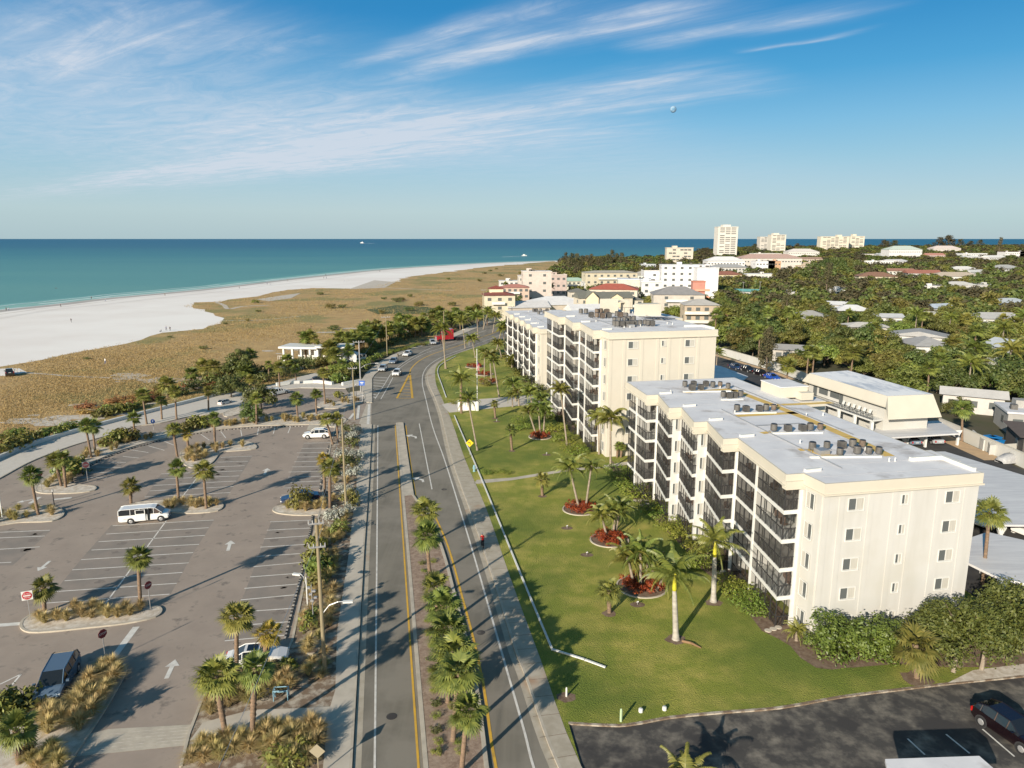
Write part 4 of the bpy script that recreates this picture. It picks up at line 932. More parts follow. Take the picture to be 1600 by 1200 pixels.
# ------------------------------------------------------------ houses and far blocks
def windows_on(t, w, d, h, nfl, mname='glass', front=True, cols=None, side=True):
    cols = cols or max(2, int(w / 2.8)); k = 0
    for f in range(nfl):
        z = (f + .55) * h / nfl
        if cols * nfl > 40: step = 2
        for c in range(cols):
            x = -w / 2 + (c + .5) * w / cols; mb = MB(); mb.box(x, -d / 2 - .03, z, min(1.5, w / cols * .55), .08, min(1.25, h / nfl * .45)); mb.build('window', M[mname], t)
        if side:
            for s in (-1, 1):
                mb = MB(); mb.box(s * (w / 2 + .03), -d * .15, z, .08, min(1.4, d * .25), min(1.2, h / nfl * .42)); mb.build('window', M[mname], t)
HOUSES = []
def house(label, px, py, w, d, h, roof, rz=0.0, wc=(.62, .58, .48), rc=(.30, .29, .28), nfl=1, rh=1.6, name='house', cat='house', z=None, cols=None, win=True, balc=False, eave=.5):
    g_ = sum(wc) / 3; wc = tuple((x * .62 + g_ * .38) * .84 for x in wc); g_ = sum(rc) / 3; rc = tuple(x * .85 + g_ * .15 for x in rc)
    zc = h + (rh * .5 if roof in ('hip', 'gable') else 0)
    p = G(px, py, zc); t = thing(name, label, cat, (p.x, p.y, 0), R(rz))
    mb = MB(); mb.box(0, 0, h / 2, w, d, h); mb.build('wall', flat(wc), t)
    W2, D2 = w / 2 + eave, d / 2 + eave; mb = MB()
    if roof == 'hip':
        if w >= d: r0, r1 = (-(W2 - D2) , 0), ((W2 - D2), 0)
        else: r0, r1 = (0, -(D2 - W2)), (0, (D2 - W2))
        vs = [(-W2, -D2, h), (W2, -D2, h), (W2, D2, h), (-W2, D2, h), (r0[0], r0[1], h + rh), (r1[0], r1[1], h + rh)]
        if w >= d: mb.add(vs, [(0, 1, 5, 4), (1, 2, 5), (2, 3, 4, 5), (3, 0, 4), (3, 2, 1, 0)])
        else: mb.add(vs, [(0, 1, 4), (1, 2, 5, 4), (2, 3, 5), (3, 0, 4, 5), (3, 2, 1, 0)])
    elif roof == 'gable':      # ridge along x
        vs = [(-W2, -D2, h), (W2, -D2, h), (W2, D2, h), (-W2, D2, h), (-W2, 0, h + rh), (W2, 0, h + rh)]
        mb.add(vs, [(0, 1, 5, 4), (2, 3, 4, 5), (1, 2, 5), (3, 0, 4), (3, 2, 1, 0)])
    elif roof == 'front':      # gable facing the viewer
        vs = [(-W2, -D2, h), (W2, -D2, h), (W2, D2, h), (-W2, D2, h), (0, -D2, h + rh), (0, D2, h + rh)]
        mb.add(vs, [(0, 1, 4), (1, 2, 5, 4), (2, 3, 5), (3, 0, 4, 5), (3, 2, 1, 0)])
    else:
        mb.box(0, 0, h + .15, w + .5, d + .5, .32)
        if roof == 'para': mb.box(0, -d / 2, h + .5, w + .5, .25, .6); mb.box(-w / 2, 0, h + .5, .25, d, .6); mb.box(w / 2, 0, h + .5, .25, d, .6)
    mb.build('roof', flat(rc), t)
    if roof in ('flat', 'para') and w > 9:
        rq = random.Random(int(px * 3 + py)); mb = MB(); mb.box(rq.uniform(-.3, .3) * w, .15 * d, h + .9, 2.6, 2.4, 1.4); mb.build('stair_head', flat(wc), t)
        for k in range(3): mb = MB(); mb.box(rq.uniform(-.42, .42) * w, rq.uniform(-.3, .1) * d, h + .75, 1.0, 1.0, .9); mb.build('roof_unit', M['acgrey'], t)
    if roof in ('hip', 'gable') and nfl > 1 and w > 11 and py > 400:
        mb = MB(); mb.box(-w * .05, -d / 2 - .7, h * (nfl - 1) / nfl, w * .42, 1.3, .2); mb.box(-w * .05, -d / 2 - 1.3, h * (nfl - 1) / nfl + .55, w * .42, .07, .9); mb.build('balcony', M['white'], t)
    if win: windows_on(t, w, d, h, nfl, cols=cols, side=(w > 9 and py > 400))
    if balc:
        for f in range(1, nfl + 1):
            mb = MB(); mb.box(0, -d / 2 - .6, f * h / nfl - h / nfl + .1, w * .96, 1.2, .25); mb.box(0, -d / 2 - 1.15, f * h / nfl - h / nfl + .6, w * .96, .08, .9); mb.build('balcony', flat(tuple(x * .95 for x in wc)), t)
    HOUSES.append((p.x, p.y, max(w, d) / 2, h + rh, w, d, label)); return t
CR, WH, GR, TN = (.66, .57, .40), (.72, .71, .68), (.30, .30, .30), (.46, .38, .27)
RD = (.33, .09, .05)
# coast houses
h_ = house('yellow three storey house with dark red hip roof by the dunes', 779, 457, 12.5, 11, 10.5, 'hip', 6, (.70, .60, .38), (.22, .055, .04), 3, 1.6, cols=3)
mb = MB(); mb.box(-1, 0, 12.2, 5.5, 4, 1.6, 0, 0); mb.build('lantern_wall', flat((.68, .6, .42)), h_)
mb = MB(); mb.add([(-4.4, -2.6, 13), (2.4, -2.6, 13), (2.4, 2.6, 13), (-4.4, 2.6, 13), (-1, 0, 14.2)], [(0, 1, 4), (1, 2, 4), (2, 3, 4), (3, 0, 4), (3, 2, 1, 0)]); mb.build('lantern_roof', flat((.22, .055, .04)), h_)
house('salmon roofed house just behind the yellow three storey house', 804, 446, 14, 10, 9, 'hip', 4, (.68, .45, .30), (.45, .17, .12), 3, 1.5)
house('white flat house behind the salmon roof at the dune edge', 802, 439, 17, 10, 8, 'flat', 4, WH, (.62, .60, .56), 3)
house('tall pale pink modernist house with a square tower window', 838, 424, 15, 12, 16, 'flat', 4, (.70, .56, .46), (.66, .6, .54), 4, cols=2)
house('low cream wing left of the pale pink tower house', 826, 431, 12, 10, 12, 'flat', 4, (.68, .60, .50), (.66, .6, .54), 3)
house('pink house with small openings next to the pale pink tower', 862, 430, 16, 12, 12, 'para', 4, (.62, .44, .36), (.5, .42, .36), 3)
house('narrow grey block at the end of the pink houses', 876, 432, 6, 9, 10, 'flat', 4, (.22, .23, .26), (.62, .6, .58), 3)
house('house with a mint green low hip roof', 894, 436, 20, 12, 6, 'hip', 8, (.66, .62, .44), (.36, .52, .40), 2, 2)
h_ = house('white house with steep teal blue A-shaped side wall', 836, 440, 13, 11, 8.5, 'front', -20, WH, (.14, .14, .15), 3, 4.5, cols=3)
mb = MB(); mb.add([(6.6, -6, 1), (6.6, 6, 1), (6.6, 0, 12), (6.4, -6, 1), (6.4, 6, 1), (6.4, 0, 12)], [(0, 1, 2), (5, 4, 3), (0, 2, 5, 3), (2, 1, 4, 5)]); mb.build('side_wall', flat((.02, .14, .22)), h_)
house('white cottage with front gable between mint roof and red roof', 929, 438, 15, 12, 6, 'hip', 6, WH, (.60, .58, .54), 2, 2)
house('cream three storey apartment house with tan roof below the pines', 952, 424, 33, 14, 12, 'hip', 5, (.66, .56, .34), (.42, .38, .30), 3, 1.2, 'apartment_house', 'apartment building', cols=8)
h_ = house('cream house under a bright red tiled roof', 960, 447, 22, 14, 10, 'hip', -12, (.68, .58, .42), (.40, .085, .045), 3, 2.4, cols=5)
h_ = house('large cream gabled house with dark grey green roofs', 942, 460, 22, 11, 9.5, 'gable', 8, (.68, .58, .40), (.16, .16, .13), 3, 2.2, cols=5)
for gx, hh in ((-6, 12.2), (4, 11.2)):
    mb = MB(); mb.add([(gx - 2.6, -6.3, 0), (gx + 2.6, -6.3, 0), (gx + 2.6, -6.3, 9.6), (gx, -6.3, hh), (gx - 2.6, -6.3, 9.6), (gx - 2.6, 2, 0), (gx + 2.6, 2, 0), (gx + 2.6, 2, 9.6), (gx, 2, hh), (gx - 2.6, 2, 9.6)],
        [(0, 1, 2, 3, 4), (1, 6, 7, 2), (0, 4, 9, 5)]); mb.build('gable_wall', flat((.70, .60, .42)), h_)
    mb = MB()
    for s in (-1, 1): mb.add([(gx, -6.7, hh + .15), (gx + s * 3.1, -6.7, 9.35), (gx + s * 3.1, 2, 9.35), (gx, 2, hh + .15)], [(0, 1, 2, 3)])
    mb.build('gable_roof', flat((.16, .16, .13)), h_)
house('cream pavilion wing with hip roof at the west end of the gabled house', 902, 453, 8, 7, 8, 'hip', 8, (.66, .58, .44), (.15, .15, .13), 2, 1.6, cols=3)
house('cream wing with grey hip roof right of the gabled house', 978, 464, 12, 9, 8.5, 'hip', 8, (.66, .58, .42), (.17, .165, .14), 3, 1.8)
house('pale grey green windowless block with flat white roof', 991, 436, 17, 13, 12.5, 'flat', -6, (.58, .60, .48), (.62, .64, .68), 3, cols=2, win=False)
house('narrow white block between the grey green and the big white building', 1017, 440, 10, 12, 12, 'para', -6, (.70, .70, .68), (.62, .62, .62), 4, cols=2)
h_ = house('big white four storey building with roof terrace', 1052, 424, 34, 16, 15, 'para', -4, (.76, .74, .74), (.60, .58, .55), 4, 1, 'apartment_house', 'apartment building', cols=3)
house('plain white stair block at the right end of the big white building', 1102, 418, 11, 16, 18, 'flat', -4, (.76, .75, .75), (.66, .66, .66), 4, win=False)
house('upper white floor with dark openings behind the big white roof', 1070, 414, 26, 10, 19, 'flat', -4, (.74, .73, .72), (.60, .60, .60), 6, cols=6)
house('large house under a broad grey roof', 1058, 453, 22, 15, 9, 'hip', -5, (.60, .52, .42), (.25, .24, .235), 3, 3.2, cols=2)
h_ = house('slim coral tower with slanted ledges', 1091, 440, 5.5, 6, 14, 'flat', -6, (.66, .20, .11), (.55, .18, .10), 4, win=False)
mb = MB()
for k in range(3): mb.box(1.5, -3.4, 4 + k * 3.2, 6.5, 1.2, .9, 0); 
mb.build('ledge', flat((.70, .30, .20)), h_)
h_ = house('tan three storey house with light grey roof', 1094, 471, 12.5, 10, 9.5, 'hip', -4, (.56, .41, .25), (.40, .38, .345), 3, 1.9, cols=4)
for z in (3.3, 6.4): mb = MB(); mb.box(-2, -5.9, z, 9, 1.8, .2); mb.box(-2, -6.75, z + .5, 9, .08, .9); mb.build('balcony', flat((.66, .62, .54)), h_)
# low roofs behind the tallest block
house('white and rusty sloped roof nearest the palm avenue', 822, 474, 17, 15, 5.5, 'gable', 10, (.56, .47, .36), (.60, .58, .56), 1, 2.2, win=False)
house('broad white hip roof with a row of roof vents', 868, 468, 26, 18, 6, 'hip', 10, (.56, .47, .36), (.64, .63, .62), 1, 3.0, win=False)
house('white gabled roof partly hidden by the tallest block', 925, 480, 18, 14, 6, 'gable', 10, (.56, .47, .36), (.64, .63, .62), 1, 2.6, win=False)
# far high-rises
def tower(label, px, py, w, d, h, nfl, rz, wc, crown=None, gapsd=1, cols=4):
    wc = tuple((x * .6 + sum(wc) / 3 * .4) * .84 for x in wc)
    p = G(px, py); t = thing('high_rise', label, 'tower block', (p.x, p.y, 0), R(rz))
    mb = MB(); mb.box(0, 0, h / 2, w, d, h); mb.build('wall', flat(wc), t)
    mb = MB(); mb.box(0, 0, h + .4, w + .8, d + .8, .8)
    if crown: mb.box(crown[0], 0, h + crown[2] / 2, crown[1], d * .6, crown[2])
    mb.build('roof', flat(tuple(x * .97 for x in wc)), t)
    rr = random.Random(gapsd)
    for f in range(nfl):
        z = (f + .5) * h / nfl
        for c in range(cols):
            if rr.random() < .22: continue
            ww = w * .86 / cols; x = -w * .43 + (c + .5) * ww
            mb = MB(); mb.box(x, -d / 2 - .1, z, ww * .82, .4, h / nfl * .42); mb.build('window_band', M['glass'], t)
    HOUSES.append((p.x, p.y, w / 2, h, w, d, label)); return t
tower('tallest white tower on the horizon with dark window bands', 1132, 404, 33, 24, 52, 17, 0, (.74, .68, .56), (-1, 13, 4), 3, 3)
tower('cream tower in two halves right of the tallest tower', 1212, 397, 32, 22, 41, 14, 0, (.74, .66, .50), (-4, 12, 4), 5, 3)
tower('lower darker half beside the cream double tower', 1195, 395, 34, 22, 37, 12, 0, (.62, .56, .46), None, 6, 4)
tower('long cream slab block, the widest on the horizon', 1300, 393, 74, 22, 38, 11, 0, (.74, .64, .44), (14, 12, 5), 8, 6)
tower('cream stair tower end of the wide slab block on the horizon', 1335, 392.5, 38, 22, 39, 11, 0, (.76, .66, .46), (-6, 9, 6), 9, 3)
tower('five storey beige block with balconies in front of the sea', 1060, 413, 34, 16, 21, 5, -4, (.68, .58, .42), (-6, 6, 3), 11, 6)
# suburb houses (centre of the roof, size, colours)
SUB = [
 ('cream bungalow with grey hip roof in a tree gap behind the wall', 1265, 490, 16, 13, 3.4, 'hip', -18, (.68, .62, .48), (.31, .30, .28), 2.6),
 ('house with flat taupe roof nearest behind the boundary wall', 1247, 541, 13.5, 10, 3.2, 'gable', -22, (.5, .45, .38), (.36, .34, .31), .9),
 ('white garage house with long grey roof', 1447, 531, 11, 13, 3.4, 'hip', -8, (.70, .70, .68), (.32, .315, .31), 2.0),
 ('long grey roof running back from the white garage house', 1436, 519, 10, 16, 3.2, 'gable', 60, (.60, .58, .54), (.34, .335, .33), 1.6),
 ('pale roofed bungalow near the screened patio', 1352, 506, 15, 9, 3.2, 'hip', -10, (.66, .62, .55), (.50, .47, .42), 1.3),
 ('house with white gable roof over a dark screened patio', 1330, 480, 15, 10, 3.4, 'hip', -10, (.12, .10, .08), (.60, .60, .60), 2.2),
 ('pale blue house with white gable, among trees', 1577, 541, 8.5, 9, 3.6, 'front', 10, (.52, .58, .64), (.42, .46, .50), 2.0),
 ('sliver of white roof in the nearest trees', 1521, 611, 10, 6, 3.4, 'gable', -30, (.6, .56, .5), (.55, .52, .48), 1.0),
 ('yellow walled house with blue grey roof near the picture edge', 1577, 470, 20, 14, 3.8, 'hip', -8, (.68, .58, .36), (.38, .42, .45), 2.6),
 ('white walled house with grey roof below the yellow walled one', 1556, 492, 22, 10, 3.6, 'hip', -8, (.70, .68, .64), (.40, .39, .38), 2.0),
 ('small house with bluish roof by the silvery trees', 1463, 477, 13, 8, 3.4, 'gable', 20, (.62, .6, .58), (.44, .50, .58), 1.5),
 ('small white roof left of the silvery trees', 1466, 489, 10, 8, 3.2, 'gable', -10, (.66, .62, .55), (.60, .57, .5), 1.2),
 ('white cottage in the dense trees behind the pine', 1386, 492, 10, 8, 3.6, 'gable', -10, (.66, .65, .62), (.5, .5, .5), 1.2),
 ('brown roofed villa with yellow walls', 1368, 428, 26, 16, 6, 'hip', -12, (.70, .60, .36), (.24, .12, .07), 3),
 ('long villa with blue trimmed red brown roof', 1400, 421, 26, 14, 6, 'gable', -12, (.66, .6, .5), (.34, .16, .10), 2),
 ('white house with small rust red roof', 1440, 424, 24, 16, 6, 'gable', -12, (.68, .66, .62), (.36, .13, .08), 2.5),
 ('white house with broad tan roof', 1490, 428, 34, 16, 5, 'hip', -10, (.68, .66, .62), (.44, .36, .27), 3),
 ('white roofed house just behind the broad tan roof', 1503, 418, 24, 14, 5, 'hip', -8, (.68, .66, .62), (.62, .60, .56), 2.5),
 ('narrow white roof right of the broad tan roof', 1522, 423, 20, 10, 4, 'gable', 20, (.66, .64, .6), (.56, .55, .52), 2),
 ('grey house among trees toward the right edge', 1568, 416, 26, 16, 6, 'hip', 10, (.42, .42, .40), (.38, .38, .36), 3),
 ('white low house left of the grey one', 1496, 442, 20, 12, 4, 'hip', -10, (.6, .58, .54), (.52, .50, .46), 2),
 ('pale grey flat roof in the woods below the tan roofed house', 1532, 445, 20, 10, 4, 'flat', -10, (.5, .49, .46), (.46, .46, .44), 1),
 ('small white roof low in the middle of the woods', 1457, 447, 14, 9, 4, 'flat', -10, (.66, .64, .6), (.64, .62, .6), 1),
 ('white house with terrace near the cream slab', 1372, 408, 40, 18, 7, 'para', -10, (.70, .68, .64), (.62, .6, .58), 1),
 ('long white roofed house right of the terrace house', 1397, 407, 36, 16, 6, 'hip', 8, (.66, .64, .6), (.52, .51, .50), 3),
 ('distant white low house left of the dark pines', 1370, 397, 44, 20, 6, 'flat', 0, (.68, .62, .56), (.6, .56, .52), 1),
 ('distant house with grey hip roof', 1387, 396, 40, 20, 6, 'hip', 0, (.60, .60, .58), (.46, .47, .48), 3),
 ('distant orange house among dark trees', 1413, 395.5, 22, 16, 7, 'gable', 0, (.60, .34, .18), (.5, .28, .17), 2),
 ('distant house with tan roof', 1433, 398.5, 22, 14, 6, 'gable', 20, (.6, .5, .38), (.55, .42, .3), 3),
 ('distant pink house with red roof', 1459, 397, 26, 18, 8, 'gable', 0, (.62, .42, .36), (.5, .22, .16), 3),
 ('distant white shoreline house with green roof', 1409, 387, 52, 26, 16, 'hip', 0, (.70, .70, .68), (.45, .52, .45), 6),
 ('distant white shoreline house below the tall pines', 1475, 386, 60, 26, 12, 'hip', 0, (.70, .62, .54), (.6, .5, .45), 6),
 ('distant bright white house, upper of two', 1518, 396, 40, 20, 9, 'flat', 0, (.72, .72, .72), (.66, .66, .66), 2),
 ('distant bright white house, lower of two', 1517, 400.5, 26, 16, 7, 'hip', 0, (.72, .70, .66), (.66, .64, .6), 2),
 ('distant white house with bright gable', 1552, 400.5, 30, 16, 7, 'gable', 15, (.72, .70, .66), (.66, .64, .6), 3),
 ('distant white building with dark red roof near the edge', 1582, 393.5, 36, 20, 12, 'flat', 0, (.72, .70, .70), (.18, .09, .08), 2),
 ('distant white building with dark red roof at the edge', 1599, 393.5, 24, 20, 12, 'flat', 0, (.66, .66, .76), (.18, .09, .08), 2),
 ('white three storey house left of the white and orange one', 1168, 411, 26, 14, 9, 'flat', 0, (.72, .70, .66), (.62, .6, .58), 1),
 ('white building beside the orange wall', 1192, 408, 18, 16, 12, 'flat', 0, (.74, .74, .74), (.66, .66, .66), 1),
 ('orange walled building in the far trees', 1206, 408, 12, 16, 12, 'flat', 0, (.66, .34, .12), (.5, .3, .2), 1),
 ('salmon roofed long building behind the orange wall', 1200, 400, 60, 22, 14, 'hip', 0, (.68, .6, .5), (.46, .30, .24), 4),
 ('small yellow house with brown red roof', 1134, 426, 20, 13, 7, 'hip', 0, (.70, .56, .26), (.28, .10, .06), 2.4),
 ('wide grey roofed house behind the yellow one', 1137, 415, 32, 16, 8, 'hip', 0, (.58, .56, .5), (.34, .34, .33), 2.6),
 ('white flat building in the middle trees', 1192, 428, 28, 12, 5, 'flat', -4, (.70, .66, .58), (.66, .65, .64), 1),
 ('white sloping roof in the middle trees', 1224, 415, 26, 16, 5, 'gable', 25, (.66, .64, .6), (.58, .58, .57), 3),
 ('beige house with peach walls', 1260, 412, 28, 18, 7, 'hip', 0, (.66, .50, .32), (.60, .46, .30), 3),
 ('tan and rust roofed house right of the white ones', 1257, 403, 40, 18, 8, 'gable', 0, (.62, .46, .32), (.40, .24, .16), 2),
 ('white house climbing the dark woods', 1252, 391, 50, 24, 12, 'hip', 0, (.72, .68, .6), (.62, .56, .5), 5),
 ('white shop house in front of the cream double tower', 1196, 396, 40, 20, 12, 'flat', 0, (.72, .68, .6), (.6, .56, .5), 2),
 ('white house at the foot of the tallest tower', 1131, 404, 36, 18, 12, 'hip', 0, (.74, .72, .70), (.66, .65, .64), 4),
 ('turquoise roofed court building in the trees', 1166, 453, 14, 8, 4, 'gable', -20, (.5, .5, .46), (.10, .36, .34), 1.2),
 ('tiny white roof beside the turquoise one', 1234, 457, 12, 7, 3.6, 'flat', -6, (.6, .58, .54), (.62, .6, .58), 1),
 ('small pale roof under the dark pines', 1302, 452, 14, 8, 4, 'flat', -6, (.6, .58, .54), (.62, .6, .58), 1),
 ('small white house left of the patio house', 1310, 473, 10, 8, 3.6, 'gable', -30, (.6, .58, .54), (.6, .6, .6), 1.4),
 ('white timber house by the mid sea view', 1015, 425, 22, 12, 7, 'hip', 4, (.62, .60, .56), (.46, .42, .36), 2.4),
 ('tan roofed house left of the big white building', 1013, 428, 24, 13, 6.5, 'hip', 4, (.60, .54, .42), (.40, .36, .28), 2.2),
 ('small blue grey shack near the pines', 1012, 413, 16, 9, 6, 'flat', 4, (.5, .55, .6), (.62, .64, .66), 1),
 ('brown roofed house with dark windows beside the boundary wall', *PX(85.5, 107, 4.2), 13, 10, 3.6, 'hip', -22, (.12, .10, .085), (.115, .085, .07), 1.2),
 ('white roofed carport house behind the brown roof', *PX(92, 121, 3.7), 12, 8, 3.5, 'flat', -20, (.4, .38, .34), (.58, .58, .60), .4),
]
for (lb, x, y, w, d, h, rt, rz, wc, rc, rh) in SUB: house(lb, x, y, w * (.95 if 430 < y < 600 else 1), d, h, rt, rz, wc, rc, 2 if h > 5 else 1, rh, eave=.7)
# ------------------------------------------------------------ vegetation prototypes
rv = random.Random(21)
def leaf_cloud(clumps, n_leaf, size, seed, flat_=.7, shell=.55, jit=.38):
    """clumps: (x,y,z,r); leaf quads spread through the outer part of every clump."""
    g = np.random.default_rng(seed); V = []; 
    for (cx, cy, cz, r) in clumps:
        n = max(6, int(n_leaf * r * r))
        d = g.normal(size=(n, 3)); d[:, 2] = d[:, 2] * .9 + .25; d /= np.linalg.norm(d, axis=1)[:, None]
        rad = r * (shell + (1 - shell) * g.random(n) ** .5) * (1 + .18 * g.normal(size=n))
        c = np.array([cx, cy, cz]) + d * rad[:, None] * np.array([1, 1, flat_])
        nrm = d + g.normal(size=(n, 3)) * jit; nrm[:, 2] += .35; nrm /= np.linalg.norm(nrm, axis=1)[:, None]
        t = np.cross(nrm, g.normal(size=(n, 3))); t /= np.linalg.norm(t, axis=1)[:, None]; b = np.cross(nrm, t)
        s = size * (.6 + .8 * g.random(n)); 
        q = np.stack([c - t * s[:, None], c - b * s[:, None] * .5, c + t * s[:, None], c + b * s[:, None] * .5], axis=1)
        V.append(q)
    V = np.concatenate(V); return V
def mesh_quads(name, Q, m):
    n = len(Q); me = bpy.data.meshes.new(name); me.vertices.add(4 * n); me.vertices.foreach_set('co', Q.reshape(-1).astype(np.float32))
    me.loops.add(4 * n); me.loops.foreach_set('vertex_index', np.arange(4 * n, dtype=np.int32))
    me.polygons.add(n); me.polygons.foreach_set('loop_start', np.arange(0, 4 * n, 4, dtype=np.int32)); me.polygons.foreach_set('loop_total', np.full(n, 4, dtype=np.int32))
    me.update(calc_edges=True); me.materials.append(m); return me
def obj_of(me, name, parent=None):
    o = bpy.data.objects.new(name, me); C.objects.link(o)
    if parent is not None: o.parent = parent
    return o
def tree_clumps(rad, h0, h1, n, r0, r1, rr, dome=1.0):
    out = []
    for k in range(n):
        a = rr.uniform(0, 6.283); q = math.sqrt(rr.random()); x, y = rad * q * math.cos(a), rad * q * math.sin(a)
        top = h0 + (h1 - h0) * math.sqrt(max(0, 1 - (q * .93) ** 2)); z = rr.uniform(h0 + (top - h0) * .45, top) if k % 3 else h0 + (top - h0) * rr.uniform(.0, .5)
        out.append((x, y, z, rr.uniform(r0, r1)))
    return out
def broad_tree(seed, rad=4.6, h0=2.2, h1=7.2, n=34, leaf=.30, nl=60, m='leaf', nm='broadleaf_tree', r0=.9, r1=1.7):
    rr = random.Random(seed); t = thing(nm, nm.replace('_', ' '), 'tree')
    cl = tree_clumps(rad, h0, h1, n, r0, r1, rr)
    obj_of(mesh_quads('crown', leaf_cloud(cl, nl, leaf, seed), M[m]), 'crown', t)
    mb = MB(); mb.path([(0, 0, -.1), (.1, .05, h0 * .6), (.0, .1, h0 + .5)], [.28, .2, .16], 7)
    for c in cl[::3]:
        mb.path([(0, .1, h0 * .8), (c[0] * .5, c[1] * .5, h0 + (c[2] - h0) * .5), (c[0], c[1], c[2])], [.13, .08, .03], 5)
    mb.build('trunk', M['bark'], t); return t
BT = [broad_tree(s, m=mm, rad=rd, h1=hh, n=nn) for s, mm, rd, hh, nn in ((31, 'leaf', 4.6, 7.0, 36), (32, 'leafdark', 4.2, 7.6, 34), (33, 'leaf', 5.2, 6.4, 42), (34, 'leafbright', 4.0, 6.0, 32), (35, 'leaf', 3.4, 8.2, 28), (36, 'leafdark', 5.0, 6.8, 40))]
BT.append(broad_tree(37, m='silver', rad=3.4, h1=5.4, n=26))
def pine_tree(seed, h=13, nm='pine_tree'):
    rr = random.Random(seed); t = thing(nm, 'pine tree', 'tree'); cl = []
    for k in range(46):
        z = h * (.18 + .80 * (k / 46)); w = (1 - (z / h) ** 1.6) * 2.6 + .35; a = rr.uniform(0, 6.28); q = rr.uniform(.4, 1)
        cl.append((w * q * math.cos(a), w * q * math.sin(a), z, rr.uniform(.6, 1.05)))
    obj_of(mesh_quads('crown', leaf_cloud(cl, 60, .24, seed, 1.1), M['needle']), 'crown', t)
    mb = MB(); mb.path([(0, 0, -.1), (.1, 0, h * .5), (0, 0, h * .97)], [.26, .16, .03], 7)
    for c in cl[::4]: mb.tube((0, 0, c[2] - .3), (c[0], c[1], c[2]), .06, .02, 4)
    mb.build('trunk', M['bark'], t); return t
PT = [pine_tree(41, 13), pine_tree(42, 11)]
def shrub(seed, m, nm='shrub', w=1.0, h=1.0, leaf=.11, n=16, nl=170, lab='shrub'):
    rr = random.Random(seed); t = thing(nm, lab, 'shrub')
    cl = [(rr.uniform(-.7, .7) * w, rr.uniform(-.7, .7) * w, rr.uniform(.25, .8) * h, rr.uniform(.28, .5)) for _ in range(n)]
    obj_of(mesh_quads('foliage', leaf_cloud(cl, nl * 1.0, leaf, seed, .9, .4), M[m]), 'foliage', t)
    mb = MB()
    for c in cl[::3]: mb.tube((0, 0, 0), (c[0], c[1], c[2]), .04, .015, 4)
    mb.build('stem', M['bark'], t); return t
SH = {'green': [shrub(51, 'leaf'), shrub(52, 'leafdark')], 'grape': [shrub(53, 'leafbright', leaf=.16, nl=110), shrub(54, 'leaf', leaf=.15, nl=110)], 'silver': [shrub(55, 'silver', leaf=.10)],
      'rust': [shrub(58, 'rustleaf'), shrub(59, 'rustleaf', leaf=.09)],
      'hedge': [shrub(56, 'hedge', 'hedge_shrub', leaf=.06, nl=420, n=14)]}
# grass tufts
def tuft(seed, m, n=80, h=1.0, spread=.8):
    g = random.Random(seed); mb = MB()
    for k in range(n):
        a = g.uniform(0, 6.283); sp = spread * g.uniform(.15, 1); hh = h * g.uniform(.6, 1.05) * (1 - .35 * sp / spread); w = .0125 * g.uniform(.7, 1.4)
        c, s = math.cos(a), math.sin(a); bx, by = c * .10 * g.random(), s * .10 * g.random()
        px_, py_ = -s * w, c * w
        p = [(bx, by, 0), (bx + c * sp * .35, by + s * sp * .35, hh * .72), (bx + c * sp, by + s * sp, hh * (1.0 if sp < spread * .5 else .78))]
        mb.add([(p[0][0] - px_, p[0][1] - py_, 0), (p[0][0] + px_, p[0][1] + py_, 0), (p[1][0] + px_, p[1][1] + py_, p[1][2]), (p[1][0] - px_, p[1][1] - py_, p[1][2]), (p[2][0], p[2][1], p[2][2])], [(0, 1, 2, 3), (3, 2, 4)])
    o = mb.build('grass_tuft', M[m]); tag(o, 'dry ornamental grass tuft', 'grass tuft'); return o
TF = [tuft(61, 'tan', 330), tuft(62, 'tan', 300, .9, .9), tuft(63, 'tangreen', 320, .95, .75)]
# ------------------------------------------------------------ palms
def fan_crown(seed, n=34, r=1.55, m='fan'):
    g = random.Random(seed); mb = MB()
    for k in range(n):
        az = k * 2.39996 + g.uniform(-.45, .45); el = R(78) - (k / n) ** .9 * R(128) + g.uniform(-.28, .28)
        d = Vector((math.cos(az) * math.cos(el), math.sin(az) * math.cos(el), math.sin(el))); L1 = r * .46 * g.uniform(.7, 1.2)
        hub = d * L1 + Vector((0, 0, -.05)); side = d.cross(Vector((0, 0, 1)))
        if side.length < .1: side = Vector((1, 0, 0))
        side.normalize(); up = side.cross(d)
        mb.add([(0, 0, 0), tuple(side * .03), tuple(hub + side * .02), tuple(hub - side * .02)], [(0, 1, 2, 3)])
        ns_ = 15
        for j in range(ns_):
            t = (j / (ns_ - 1) - .5) * 2; an = t * R(105); ln = r * .60 * (1 - .28 * abs(t)) * g.uniform(.9, 1.08)
            v = (d * math.cos(an) + side * math.sin(an)); fold = up * (.12 * abs(t))
            mid = hub + v * ln * .55 + fold * .4 + Vector((0, 0, -.03)); tip = hub + v * ln + Vector((0, 0, -.18 - .16 * abs(t))) + fold
            w = (d * -math.sin(an) + side * math.cos(an)) * (.065 * r / 1.5)
            mb.add([tuple(hub), tuple(mid - w + up * .02), tuple(mid + w - up * .02), tuple(tip)], [(0, 1, 2), (1, 3, 2)])
    return mb.build('crown', M[m])
